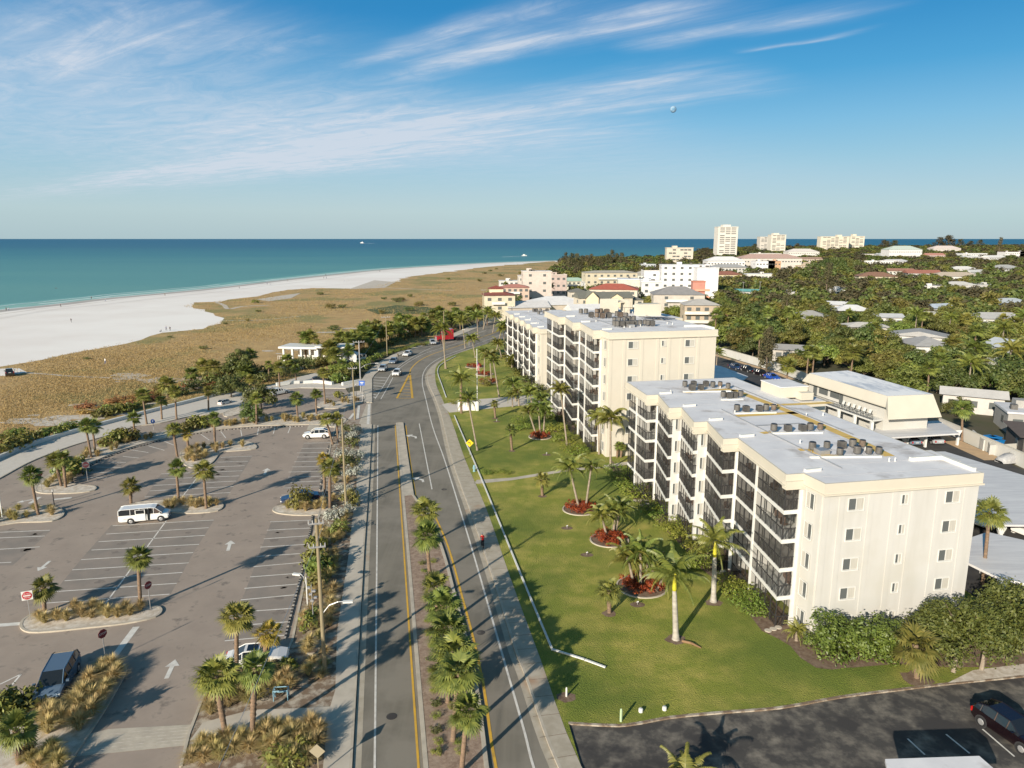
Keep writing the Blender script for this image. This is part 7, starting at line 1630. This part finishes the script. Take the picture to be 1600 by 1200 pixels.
pole('brown pole on the lawn at the rail inside the bend', 695, 577, 487, .14, 'wood')
pole('far utility pole by the yellow house', 756, 510, 452, .16, arm=[(.4, 2)]); pole('pole behind the yellow house among palms', 819, 475, 445, .16, arm=[(.3, 2)])
pole('street lamp with short arm at the far roadside', 733, 540, 520, .08, 'steel', nm='street_lamp', lamp=(4.0, 1.5, 3.0)); pole('grey post in the far dunes beyond the palm row', 554, 548, 520, .1, 'steel', nm='marker_post')
pole('grey pole standing in the bay strip next to the yellow green palm', 509, 770, 735, .08, 'steel', nm='lamp_post'); pole('white post at the island beside the promenade signs', 4, 810, 762, .08, 'white', nm='lamp_post')
for (x, y, tp, lb) in ((1212, 560, 552, 'thin post at the boundary wall'), (1186, 470, 440, 'power pole in the middle woods'), (1160, 470, 441, 'second power pole in the middle woods')): pole(lb, x, y, tp, .12, 'steel', nm='utility_pole', arm=[(.3, 1.6)])
def text_mesh(txt, size, m, parent, loc, rot, name='lettering', ext=.004):
    cu = bpy.data.curves.new(name, 'FONT'); cu.body = txt; cu.size = size; cu.align_x = 'CENTER'; cu.align_y = 'CENTER'; cu.extrude = ext
    ob = bpy.data.objects.new('tmp', cu); C.objects.link(ob); dg = bpy.context.evaluated_depsgraph_get(); me = bpy.data.meshes.new_from_object(ob.evaluated_get(dg)); bpy.data.objects.remove(ob)
    me.materials.clear(); me.materials.append(m); o = bpy.data.objects.new(name, me); C.objects.link(o); o.parent = parent; o.location = loc; o.rotation_euler = rot; return o
def disc(mb, r, z, y, th, n=24, mi=0, rot=0.0):
    vs = [(r * math.cos(rot + 2 * math.pi * i / n), y, z + r * math.sin(rot + 2 * math.pi * i / n)) for i in range(n)]; vb = [(a, b + th, c) for a, b, c in vs]
    mb.add(vs + vb, [tuple(range(n))[::-1], tuple(range(n, 2 * n))] + [(i, (i + 1) % n, n + (i + 1) % n, n + i) for i in range(n)], mi)
def sign(kind, bx, by, label, facing=0.0, hp=2.2, s=.38):
    p = G(bx, by); t = thing(kind + '_sign', label, 'road sign', (p.x, p.y, .12), facing)
    mb = MB(); mb.box(0, .03, hp / 2, .05, .05, hp + .2); mb.build('post', M['steel'], t); zc = hp + s * .6
    mb = MB()
    if kind == 'no_entry':
        mb.box(0, 0, zc, s * 2, .02, s * 2); mb.build('panel', M['white'], t); m2 = MB(); disc(m2, s * .88, zc, -.025, .01); m2.build('red_disc', M['red'], t); m3 = MB(); m3.box(0, -.032, zc, s * 1.35, .01, s * .26); m3.build('white_bar', M['white'], t)
        text_mesh('DO NOT', s * .36, M['white'], t, (0, -.034, zc + s * .42), (R(90), 0, 0)); text_mesh('ENTER', s * .36, M['white'], t, (0, -.034, zc - s * .44), (R(90), 0, 0))
    elif kind == 'stop':
        disc(mb, s, zc, 0, .02, 8, 0, R(22.5)); mb.build('panel', M['signdark'], t); text_mesh('STOP', s * .62, M['white'], t, (0, -.004, zc), (R(90), 0, 0))
    elif kind == 'mandatory': disc(mb, s, zc, 0, .02); mb.build('panel', M['blue'], t); m2 = MB(); m2.box(0, -.006, zc, s * .35, .01, s * 1.0); m2.box(0, -.006, zc + s * .3, s * .8, .01, s * .2); m2.build('symbol', M['white'], t)
    elif kind == 'warning':
        disc(mb, s * 1.25, zc, 0, .02, 4, 0, 0.0); mb.build('panel', M['signyellow'], t)
        m2 = MB(); m2.box(s * .18, -.008, zc - s * .2, s * .16, .01, s * .75); m2.box(0, -.008, zc + s * .18, s * .5, .01, s * .16); m2.add([(-s * .5, -.012, zc + s * .18), (-s * .18, -.012, zc + s * .45), (-s * .18, -.012, zc - s * .09)], [(0, 1, 2)]); m2.build('turn_arrow', M['black'], t)
    return t
sign('no_entry', 48, 971, 'do not enter sign on the near island', .40, 2.1, .42); sign('no_entry', 137, 752, 'do not enter sign on the lane island tip', .35, 2.0, .45)
sign('stop', 236, 955, 'dark octagonal stop sign turned away at the near island nose', 1.15); sign('stop', 166, 1036, 'dark octagonal stop sign at the corner island tip', 1.1); sign('stop', 66, 769, 'small dark stop sign at the lane island', 1.1)
sign('mandatory', 241, 681, 'round blue sign at the promenade edge'); sign('warning', 734, 712, 'yellow diamond turn warning sign on the lawn', .1, 1.6, .5)
p = G(498, 1215); t = thing('diamond_sign', 'back of a tan diamond sign at the bottom by the sidewalk', 'road sign', (p.x, p.y, .12)); mb = MB(); mb.box(0, .03, .9, .06, .05, 2.0); mb.build('post', M['wood'], t); mb = MB(); disc(mb, .5, 1.75, 0, .02, 4); mb.build('panel', mat('sign_back', (.27, .235, .16), .5), t)
p = G(567, 628); t = thing('information_sign', 'bright blue square sign on the pole beside the far walk', 'sign', (p.x, p.y - .3, .12)); mb = MB(); mb.box(0, 0, 3.9, 1.2, .06, 1.0); mb.build('panel', M['blue'], t); mb = MB(); mb.box(0, .06, 2.0, .08, .05, 4.2); mb.build('post', M['steel'], t); mb = MB(); mb.box(0, -.035, 4.05, .7, .01, .16); mb.box(0, -.035, 3.75, .5, .01, .12); mb.build('symbol', M['white'], t)
for bx, by, hh, lb in ((568, 632, 1.6, 'dark parking meter post at the walk corner'), (85, 791, 1.8, 'thin green marker on the far left island'), (557, 626, 3.2, 'grey post by the entrance walk')):
    p = G(bx, by); t = thing('post', lb, 'post', (p.x, p.y, .12)); mb = MB(); mb.tube((0, 0, 0), (0, 0, hh), .06, .06, 8); mb.build('shaft', M['dark'], t); mb = MB(); mb.box(0, 0, hh + .15, .2, .14, .32); mb.build('meter_head', M['steel'], t)
# flagpole with flag, white entrance sign wall, hydrant
p = G(746, 643); h = height_at(p, 548); t = thing('flagpole', 'tall white flagpole beside the lawn entrance with a limp striped flag', 'flagpole', (p.x, p.y, .14)); mb = MB(); mb.tube((0, 0, 0), (0, 0, h), .11, .06, 10); mb.lathe([(.02, h), (.1, h + .08), (.1, h + .16), (.02, h + .24)], 0, 0, 8); mb.build('pole', M['white'], t)
mb = MB(); zt_ = h - .3
for k in range(7):
    for j in range(5): 
        x0, x1 = .08 + .05 * k, .08 + .05 * (k + 1); y0, y1 = .08 * math.sin(k * 1.7), .08 * math.sin((k + 1) * 1.7); za = zt_ - 1.6 - j * .36 - k * .14; mb.quad((x0, y0, za), (x1, y1, za - .14), (x1, y1, za - .50), (x0, y0, za - .36), 2 if (j < 2 and k < 3) else j % 2)
mb.build('flag', [mat('flag_red', (.45, .03, .05), .8), M['white'], mat('flag_blue', (.03, .05, .22), .8)], t)
p = G(732, 642); t = thing('entrance_sign_wall', 'low white monument wall beside the thick orange trunked palm', 'wall', (p.x, p.y, .14), R(-8)); mb = MB(); mb.box(0, 0, .8, 3.6, .4, 1.6); mb.build('wall_panel', M['white'], t); mb = MB(); mb.box(0, 0, 1.64, 3.8, .55, .08); mb.box(-1.85, 0, .95, .4, .55, 1.9); mb.box(1.85, 0, .95, .4, .55, 1.9); mb.build('coping', M['white'], t)
p = G(741, 738); t = thing('hydrant', 'pale blue hydrant on the lawn rail near the footpath', 'hydrant', (p.x, p.y, .14)); mb = MB(); mb.lathe([(.2, 0), (.2, .08), (.13, .1), (.13, .7), (.17, .74), (.15, .88), (.05, .98)], 0, 0, 10); mb.build('barrel', M['paleblue'], t); mb = MB(); mb.tube((-.25, 0, .5), (.25, 0, .5), .07, .07, 8); mb.build('nozzle', M['paleblue'], t)
t = thing('bike_rack', 'pale blue tube bike rack beside the footpath', 'bike rack', (*G(440, 1094)[:2], .12), .1); mb = MB()
for y in (-.25, .25): mb.path([(-.5, y, 0), (-.5, y, .8), (.5, y, .8), (.5, y, 0)], [.035] * 4, 8)
for x in (-.5, .5): mb.tube((x, -.25, .8), (x, .25, .8), .035, .035, 8); mb.tube((x, -.25, .35), (x, .25, .35), .035, .035, 8)
mb.tube((-.5, 0, .55), (.5, 0, .55), .03, .03, 8); mb.build('frame', M['paleblue'], t)
t = thing('bicycle', 'dark bicycle leaning by the pale blue rack', 'bicycle', (*G(414, 1097)[:2], .12), .5)
def wheels(t, r=.34, d=1.05):
    for x in (0, d):
        mb = MB(); n = 18
        for i in range(n): a, b = 2 * math.pi * i / n, 2 * math.pi * (i + 1) / n; mb.tube((x + r * math.cos(a), 0, r + r * math.sin(a)), (x + r * math.cos(b), 0, r + r * math.sin(b)), .02, .02, 5)
        for i in range(6): a = math.pi * i / 6; mb.tube((x + r * math.cos(a), 0, r + r * math.sin(a)), (x - r * math.cos(a), 0, r - r * math.sin(a)), .005, .005, 3)
        mb.build('wheel', M['black'], t)
    mb = MB()
    for a, b in (((0, 0, r), (.38, 0, .32)), ((.38, 0, .32), (.25, 0, .85)), ((0, 0, r), (.27, 0, .72)), ((.27, 0, .72), (.85, 0, .78)), ((.38, 0, .32), (.86, 0, .7)), ((d, 0, r), (.84, 0, .95))): mb.tube(a, b, .02, .02, 6)
    mb.build('frame', M['dark'], t); mb = MB(); mb.box(.24, 0, .88, .25, .14, .05); mb.build('saddle', M['black'], t); mb = MB(); mb.tube((.84, -.25, .97), (.84, .25, .97), .018, .018, 6); mb.build('handlebar', M['black'], t)
wheels(t)
p = G(490, 1023); t = thing('utility_box', 'rust red lid in a pale concrete frame beside the near pole', 'utility box', (p.x, p.y, .12), .05); mb = MB(); mb.box(0, 0, .12, .9, .8, .24); mb.build('frame', M['kerb'], t); mb = MB(); mb.box(0, 0, .25, .66, .56, .03); mb.build('lid', M['rusty'], t)
# pavilion
p = G(492, 565); t = thing('pavilion', 'open white beach pavilion with flat roof beyond the plaza brush', 'pavilion', (p.x, p.y, 0), -.15)
mb = MB(); mb.box(-3.2, 0, 4.2, 11, 7, .5); mb.box(6.2, -.5, 4.6, 8.5, 7, .45); mb.build('roof', M['white'], t)
for x in (-7.5, -5, -2.5, 0, 2.2, 9.6): m2 = MB(); m2.box(x, -2.8, 2, .5, .5, 4.1); m2.build('column', M['white'], t)
mb = MB(); mb.box(1.6, -1, 2.2, 1.6, 2.0, 4.4); mb.box(2, 3, 2, 16, .3, 3.8); mb.build('wall', M['white'], t); mb = MB()
for x in np.arange(2.8, 9.4, .5): mb.box(float(x), -3.2, .9, .08, .06, 1.0)
for x in np.arange(-9, -5.5, .5): mb.box(float(x), -3.4, 1.4, .08, .06, 1.0)
mb.box(6, -3.2, 1.4, 7, .08, .08); mb.box(-7.2, -3.4, 1.9, 3.6, .08, .08); mb.build('railing', M['white'], t)
p = G(548, 566); t = thing('tent', 'small white peaked tent among the palms', 'tent', (p.x, p.y, 0)); mb = MB(); mb.add([(-2.2, -2.2, 2.2), (2.2, -2.2, 2.2), (2.2, 2.2, 2.2), (-2.2, 2.2, 2.2), (0, 0, 3.6)], [(0, 1, 4), (1, 2, 4), (2, 3, 4), (3, 0, 4), (3, 2, 1, 0)]); mb.box(0, -2.15, 1.3, 4.2, .04, 1.8); mb.build('canopy', M['white'], t); mb = MB()
for a in (-2.1, 2.1):
    for b in (-2.1, 2.1): mb.box(a, b, 1.1, .08, .08, 2.2)
mb.build('legs_frame', M['steel'], t)
# bins
for k, (px, py) in enumerate(((1541, 700), (1549, 701), (1558, 702), (1545, 696), (1554, 697))):
    p = G(px, py); t = thing('waste_bin', 'blue wheeled bin in the walled enclosure', 'bin', (p.x, p.y, .17), R(15), 'blue bins in the enclosure')
    mb = MB(); mb.add([(-.5, -.5, 0), (.5, -.5, 0), (.5, .5, 0), (-.5, .5, 0), (-.62, -.62, 1.35), (.62, -.62, 1.35), (.62, .62, 1.35), (-.62, .62, 1.35)], [(0, 1, 5, 4), (1, 2, 6, 5), (2, 3, 7, 6), (3, 0, 4, 7), (3, 2, 1, 0)]); mb.build('tub', mat('bin_blue', (.01, .16, .42), .5) if k == 0 else bpy.data.materials['bin_blue'], t)
    mb = MB(); mb.box(0, 0, 1.4, 1.35, 1.35, .1); mb.build('lid', bpy.data.materials['bin_blue'], t)
# posts and covers on the near lawn, stepping stones, small lawn lights
for px, py, hh, r, mm, lb in ((885, 1091, .75, .07, 'white', 'short white pipe post on a sandy patch of the lawn'), (970, 1130, 1.0, .09, mat('pale_green_post', (.35, .45, .28), .6), 'pale green marker post near the driveway edge'), (1001, 1115, .28, .16, 'white', 'left small white dome cap near the driveway edge'), (1038, 1112, .28, .16, 'white', 'right small white dome cap near the driveway edge')):
    p = G(px, py); t = thing('marker_post', lb, 'post', (p.x, p.y, .145)); mb = MB(); mb.lathe([(r, 0), (r, hh * .8), (r * .8, hh * .95), (r * .3, hh)], 0, 0, 10); mb.build('shaft', M[mm] if isinstance(mm, str) else mm, t)
for px, py in ((886, 827), (917, 869), (996, 947), (854, 712), (776, 660)):
    p = G(px, py); t = thing('garden_light', 'small pale garden light on a round mulch patch of the lawn', 'garden light', (p.x, p.y, .145), 0, 'garden lights on the lawn'); mb = MB(); mb.add([(.7 * math.cos(k * .52), .5 * math.sin(k * .52), .006) for k in range(12)], [tuple(range(12))]); mb.build('mulch_patch', M['mulch'], t)
    mb = MB(); mb.tube((0, 0, 0), (0, 0, .25), .03); mb.tube((-.08, 0, .25), (.1, -.04, .34), .05, .08); mb.build('lamp', M['steel'], t)
def stones(pts, lb):
    for px, py in pts: p = G(px, py); t = thing('stepping_stone', lb, 'stepping stone', (p.x, p.y, .15), 0, lb); mb = MB(); mb.lathe([(.30, 0), (.30, .05), (.27, .06)], 0, 0, 14); mb.build('slab', M['concrete'], t)
stones(((1200, 988), (1208, 985.5), (1216, 983)), 'round pale stepping stone by the near balcony corner'); stones(((1117, 900), (1124, 897), (1130, 894.5)), 'round pale stepping stone near the second royal palm'); stones(((992, 784), (1000, 784), (1008, 784), (1003, 791), (1012, 789)), 'pale stepping stone by the far hedge')
mb = MB(); mb.path([(0, 0, .05), (.6, -.5, .18), (1.3, -1.0, .05)], [.12, .10, .05], 7); o = mb.build('fallen_frond', M['deadleaf'], loc=(*G(1066, 1005)[:2], .14)); tag(o, 'fallen tan palm sheath lying beside the lone royal palm', 'palm frond')
# mulch beds round trunks and along the building
for px, py, r in ((1056, 1002, .9), (1114.6, 944, .8), (847.5, 777, .6), (952, 961, .7), (1432, 1064, 1.2), (800, 706, .6), (774, 655, .6), (885, 1092, .7)):
    p = G(px, py); mb = MB(); g2 = random.Random(px); mb.add([(p.x + r * g2.uniform(.8, 1.15) * math.cos(k * .45), p.y + r * g2.uniform(.7, 1.0) * math.sin(k * .45), .151) for k in range(14)], [tuple(range(14))]); structure(mb.build('mulch_ring', M['mulch']))
def wmulch(name, pts, m='mulch', z=.152): mb = MB(); mb.add([(x, y, z) for x, y in pts], [tuple(range(len(pts)))]); o = structure(mb.build(name, M[m])); (o.data.flip_normals() if o.data.polygons[0].normal.z < 0 else None)
bed = [G(x, y) for x, y in [(960, 745), (985, 775), (1010, 800), (1040, 830), (1070, 860), (1095, 890), (1125, 915), (1150, 940), (1175, 968), (1190, 988), (1215, 1000), (1235, 1012), (1250, 1030), (1275, 1046), (1300, 1049), (1400, 1036)]]
wmulch('mulch_bed', [(p.x, p.y) for p in bed] + [(36, 57.5), (26, 55.5), (24.5, 58.5), (23.2, 70), (17, 95), (15, 104)])
c_ = [G(x, y) for x, y in [(1330, 1046), (1400, 1040), (1480, 1045), (1600, 1045), (1650, 1000)]]; wmulch('mulch_bed', [(p.x, p.y) for p in c_] + [(45, 57), (30, 55)], 'mulch', .156)
s_ = [G(x, y) for x, y in [(1480, 1070), (1520, 1050), (1600, 1040), (1600, 1057), (1540, 1064)]]; wmulch('sandy_bed', [(p.x, p.y) for p in s_], 'sandpatch', .160)
# flower rings
def ring(px, py, r, label, n=70, yellow=.3):
    p = G(px, py); t = thing('flower_bed', label, 'flower bed', (p.x, p.y, .145)); pts = [(r * math.cos(2 * math.pi * k / 28), r * .95 * math.sin(2 * math.pi * k / 28), 0) for k in range(29)]
    mb = MB(); mb.ribbon(pts, .16, .10, 0, .10); mb.build('edging', M['kerb'], t); mb = MB(); mb.add([(q[0] * .97, q[1] * .97, .02) for q in pts[:-1]], [tuple(range(28))]); mb.build('soil', M['mulch'], t)
    g2 = random.Random(px); cl = []
    for _ in range(n):
        a, q = g2.uniform(0, 6.28), g2.uniform(.25, .9); cl.append((r * q * math.cos(a), r * q * math.sin(a), g2.uniform(.3, .75), g2.uniform(.22, .34)))
    obj_of(mesh_quads('plants', leaf_cloud(cl, 520, .085, px, 1.1, .3), M['redleaf']), 'plants', t)
ring(906, 798, 2.1, 'orange and red croton ring around two leaning palms, farthest on the near lawn'); ring(952, 846, 2.1, 'red croton ring in the middle of the near lawn'); ring(1003, 919, 2.4, 'large dark red croton ring nearest the lone royal palm', 95); ring(844, 684, 1.9, 'red croton ring on the middle lawn below three palms', 50)
ring(742, 574, 2.4, 'farthest reddish flower ring inside the bend', 50); ring(757, 586, 2.2, 'middle reddish flower ring inside the bend', 40); ring(763, 598, 2.2, 'nearest reddish flower ring inside the bend', 40)
# wires
def wire(a, b, label):
    A_, B_ = Vector(a), Vector(b); mb = MB(); pts = []
    for k in range(13): q = k / 12; v = A_ * (1 - q) + B_ * q; v.z -= 4 * q * (1 - q) * (B_ - A_).length * .015; pts.append(tuple(v))
    mb.path(pts, [.014] * 13, 4); tag(mb.build('overhead_wire', M['steel']), label, 'wire')
def topof(bx, by, ty): p = G(bx, by); return (p.x, p.y, height_at(p, ty) - .2)
P1, P2, P3, P4 = topof(508, 1053, 812), topof(541, 797, 655), topof(554.5, 656, 574), topof(564, 613, 533)
wire(P1, P2, 'overhead wire from the near pole to the bare pole'); wire(P2, P3, 'overhead wire from the bare pole to the entrance pole'); wire((P1[0] + .6, P1[1], P1[2]), (P1[0] + 1.2, 18, 8.2), 'overhead wire running from the near pole out of the bottom edge'); wire(P3, topof(605, 556, 494), 'overhead wire from the entrance pole to the parked cars')
# ------------------------------------------------------------ people
def figure(joints, radii, bones, zones, name='person'):
    me = bpy.data.meshes.new('b'); me.from_pydata(joints, bones, []); ob = bpy.data.objects.new('b', me); C.objects.link(ob)
    sk = ob.modifiers.new('s', 'SKIN'); ss = ob.modifiers.new('u', 'SUBSURF'); ss.levels = 1; ss.render_levels = 1
    for i, r in enumerate(radii): me.skin_vertices[0].data[i].radius = (r, r); me.skin_vertices[0].data[i].use_root = (i == 0)
    dg = bpy.context.evaluated_depsgraph_get(); out = bpy.data.meshes.new_from_object(ob.evaluated_get(dg)); bpy.data.objects.remove(ob)
    out.name = name; out.materials.clear()
    for m_ in zones[0]: out.materials.append(m_)
    for f in out.polygons: f.material_index = zones[1](f.center); f.use_smooth = True
    return out
cloth = {k: mat(k + '_clothes', c, .9) for k, c in (('dark', (.02, .02, .025)), ('white', (.7, .7, .68)), ('red', (.62, .02, .02)), ('blue', (.05, .08, .2)), ('grey', (.2, .2, .2)), ('olive', (.12, .11, .06)))}
hair = mat('dark_hair', (.03, .02, .015), .8)
J = [(0, 0, .93), (0, 0, 1.18), (0, 0, 1.40), (0, .01, 1.52), (0, .02, 1.62), (0, .02, 1.74), (.10, .0, .88), (.11, .12, .50), (.11, .02, .08), (.11, .16, .03), (-.10, 0, .88), (-.11, -.06, .49), (-.11, -.26, .10), (-.11, -.12, .03), (.19, 0, 1.38), (.24, -.08, 1.12), (.24, .05, .90), (.24, .09, .82), (-.19, 0, 1.38), (-.24, .08, 1.12), (-.24, .16, .90), (-.24, .19, .82)]
RJ = [.13, .12, .13, .05, .09, .07, .085, .06, .04, .035, .085, .06, .04, .035, .055, .042, .03, .028, .055, .042, .03, .028]
BN = [(0, 1), (1, 2), (2, 3), (3, 4), (4, 5), (0, 6), (6, 7), (7, 8), (8, 9), (0, 10), (10, 11), (11, 12), (12, 13), (2, 14), (14, 15), (15, 16), (16, 17), (2, 18), (18, 19), (19, 20), (20, 21)]
def zn(top, bot): return ([M['skin'], top, bot, hair], lambda c: 3 if c.z > 1.68 or (c.z > 1.58 and c.y < 0) else 0 if c.z > 1.46 or (abs(c.x) > .2 and c.z < 1.2) else 1 if c.z > .95 else 2 if c.z > .1 else 3)
BOD = {k: figure(J, RJ, BN, zn(cloth[a], cloth[b])) for k, a, b in (('dark', 'dark', 'dark'), ('white', 'white', 'blue'), ('olive', 'olive', 'grey'), ('blue', 'blue', 'dark'))}
JS = [(0, 0, .15), (0, -.05, .38), (0, -.05, .62), (0, -.03, .74), (0, 0, .84), (0, 0, .95), (.12, .1, .14), (.2, .42, .42), (.15, .6, .06), (-.12, .1, .14), (-.2, .42, .42), (-.15, .6, .06), (.19, -.04, .58), (.26, .1, .36), (.2, .3, .40), (-.19, -.04, .58), (-.26, .1, .36), (-.2, .3, .40)]
SIT = figure(JS, [.14, .13, .13, .05, .09, .07, .08, .06, .04, .08, .06, .04, .05, .04, .03, .05, .04, .03], [(0, 1), (1, 2), (2, 3), (3, 4), (4, 5), (0, 6), (6, 7), (7, 8), (0, 9), (9, 10), (10, 11), (2, 12), (12, 13), (13, 14), (2, 15), (15, 16), (16, 17)], ([cloth['dark'], M['skin'], hair], lambda c: 2 if c.z > .9 else 1 if c.z > .78 else 0))
PE = [(10, 486, 'dark', 'person in dark clothes at the far left waterline'), (14, 486, 'white', 'person in a white top at the far left waterline'), (95, 480, 'dark', 'person in dark clothes walking along the wet sand'), (143, 468, 'dark', 'small dark clothed person standing in the shallow water edge'), (165, 471, 'white', 'person in white at the water edge'), (258, 463, 'olive', 'person in olive on the beach before the grassy spit'),
      (111.5, 504, 'dark', 'lone person in black in the middle of the white sand'), (260, 517, 'blue', 'person in blue standing left of the pair at the dune edge'), (266, 517.5, 'dark', 'tallest person of the little group at the dune edge'), (374, 451, 'dark', 'person in black on the beach beyond the spit'), (417.5, 445, 'blue', 'left of two people by the distant waterline'), (422, 445, 'white', 'right of two people by the distant waterline'),
      (449.5, 440, 'olive', 'lone distant walker at the waterline'), (506, 435.5, 'dark', 'left of the far trio near the surf'), (510, 435.5, 'blue', 'right of the far trio near the surf'), (509, 431, 'dark', 'person of the far trio standing in the water'), (538, 440, 'white', 'distant pale clothed walker on the dry sand'), (593.5, 425, 'dark', 'most distant walker on the beach'),
      (486, 515, 'dark', 'person in black walking through the dunes'), (165, 570, 'white', 'pale figure standing out in the dune grass'), (622, 562, 'olive', 'person sitting tone clothes beside the parked white sedan'), (741, 537, 'olive', 'person on the far roadside by the street lamp'), (690, 541, 'dark', 'person standing at the kerb in front of the red lorry')]
for i, (px, py, k, lb) in enumerate(PE):
    p = G(px, py); o = bpy.data.objects.new('person', BOD[k]); C.objects.link(o); o.location = (p.x, p.y, .06 if py < 530 else .16); o.rotation_euler = (0, 0, i * 1.3); tag(o, lb.replace('sitting tone clothes', 'in olive clothes'), 'person')
p = G(252, 519); o = bpy.data.objects.new('person', SIT); C.objects.link(o); o.location = (p.x, p.y, .06); o.rotation_euler = (0, 0, 2.0); tag(o, 'person in dark clothes sitting on the sand left of the group', 'person')
# swimmer lying low in the sea
o = bpy.data.objects.new('person', BOD['dark']); C.objects.link(o); p = G(85, 449.5); o.location = (p.x, p.y, -.35); o.rotation_euler = (R(90), 0, R(80)); o.scale = (1.3,) * 3; tag(o, 'dark swimmer floating flat in the teal water', 'person')
# cyclist in red in the bike lane
p = G(755, 860); az = ang((775, 917), (748, 835)); t = thing('bicycle', 'bicycle ridden by the person in red in the bike lane', 'bicycle', (p.x, p.y, .035), az); wheels(t)
CJ = [(.24, 0, .98), (.38, 0, 1.2), (.56, 0, 1.40), (.63, 0, 1.50), (.68, 0, 1.60), (.70, 0, 1.72), (.30, .10, .92), (.62, .11, .72), (.42, .11, .34), (.54, .11, .28), (.30, -.10, .92), (.58, -.11, .60), (.34, -.11, .22), (.46, -.11, .16), (.56, .18, 1.36), (.70, .22, 1.16), (.84, .2, 1.0), (.56, -.18, 1.36), (.70, -.22, 1.16), (.84, -.2, 1.0)]
CR_ = [.14, .13, .13, .05, .09, .07, .085, .06, .04, .035, .085, .06, .04, .035, .055, .042, .03, .055, .042, .03]
CB = [(0, 1), (1, 2), (2, 3), (3, 4), (4, 5), (0, 6), (6, 7), (7, 8), (8, 9), (0, 10), (10, 11), (11, 12), (12, 13), (2, 14), (14, 15), (15, 16), (2, 17), (17, 18), (18, 19)]
bm_ = figure(CJ, CR_, CB, ([M['skin'], cloth['red'], cloth['dark'], cloth['white']], lambda c: 3 if c.z > 1.62 else 0 if c.z > 1.47 or c.z < .30 or (c.x > .72 and c.z < 1.15) else 2 if c.z < 1.0 and c.x < .66 else 1))
o = bpy.data.objects.new('person', bm_); C.objects.link(o); o.location = (p.x, p.y, .035); o.rotation_euler = (0, 0, az); tag(o, 'person in red top and white helmet riding the bicycle', 'person')
# ------------------------------------------------------------ boats
def boat(px, py, s, rz, lb, wl):
    p = G(px, py, -.4); t = thing('motor_boat', lb, 'boat', (p.x, p.y, -.4), rz); t.scale = (s,) * 3; mb = MB()
    V = []
    for x, w, z in ((-5, 1.6, 1.2), (-2, 1.9, 1.3), (2, 1.7, 1.5), (4.5, .7, 1.8), (5.6, .05, 2.0)): V += [(x, -w, z), (x, -w * .6, -.2), (x, w * .6, -.2), (x, w, z)]
    F = [(i * 4 + j, i * 4 + j + 1, i * 4 + j + 5, i * 4 + j + 4) for i in range(4) for j in range(3)] + [(i * 4 + 3, i * 4, i * 4 + 4, i * 4 + 7) for i in range(4)] + [(0, 3, 2, 1)]
    mb.add(V, F); mb.build('hull', M['white'], t); mb = MB(); mb.prism([(-2.5, -1.3), (2, -1.0), (2.6, 0), (2, 1.0), (-2.5, 1.3)], 1.3, 2.8, 0); mb.prism([(-2, -1), (.6, -.8), (.6, .8), (-2, 1)], 2.8, 3.6, 0); mb.build('cabin', M['white'], t); mb = MB(); mb.box(2.15, 0, 2.2, .1, 1.6, .6); mb.build('windscreen', M['glass'], t)
    q = G(wl[0], wl[1], -.38); mb = MB(); d = Vector((q.x - p.x, q.y - p.y, 0)); n_ = Vector((-d.y, d.x, 0)).normalized()
    wd = wl[2]; mb.add([tuple(Vector((p.x, p.y, -.36)) - n_ * wd * .3), tuple(Vector((p.x, p.y, -.36)) + n_ * wd * .3), tuple(Vector((q.x, q.y, -.36)) + n_ * wd), tuple(Vector((q.x, q.y, -.36)) - n_ * wd)], [(0, 1, 2, 3)])
    tag(mb.build('boat_wake', M['wake']), 'white wake foam trailing behind the ' + ('far' if s > 2 else 'near') + ' boat', 'wake', kind='stuff')
boat(566, 380, 2.8, R(170), 'white motor yacht far out near the horizon', (584, 380.5, 14)); boat(819, 400, 1.0, R(0), 'small white motor boat trailing a long wake', (785, 401.5, 3.5))
# daytime moon: a real sphere far off, blue sky veil mixed into its colour
v_ = Vector(((1052 - 800) / F_PX, cP + (600 - 171) / F_PX * sP, -sP + (600 - 171) / F_PX * cP)).normalized() * 150000
me = bpy.data.meshes.new('moon'); bm = bmesh.new(); bmesh.ops.create_uvsphere(bm, u_segments=32, v_segments=16, radius=600); bm.to_mesh(me); bm.free()
for f in me.polygons: f.use_smooth = True
mm = mat('sky_tinted_moon', (.24, .34, .43), 1.0, (.10, .21, .32), .0016, .40, .60); me.materials.append(mm); mo = bpy.data.objects.new('moon', me); C.objects.link(mo); mo.location = v_ + Vector((0, 0, CAM_H)); structure(mo)
for l_ in list(BT) + PT + TF + [o for l in SH.values() for o in l] + ACP + [ws]: drop_unused(l_)
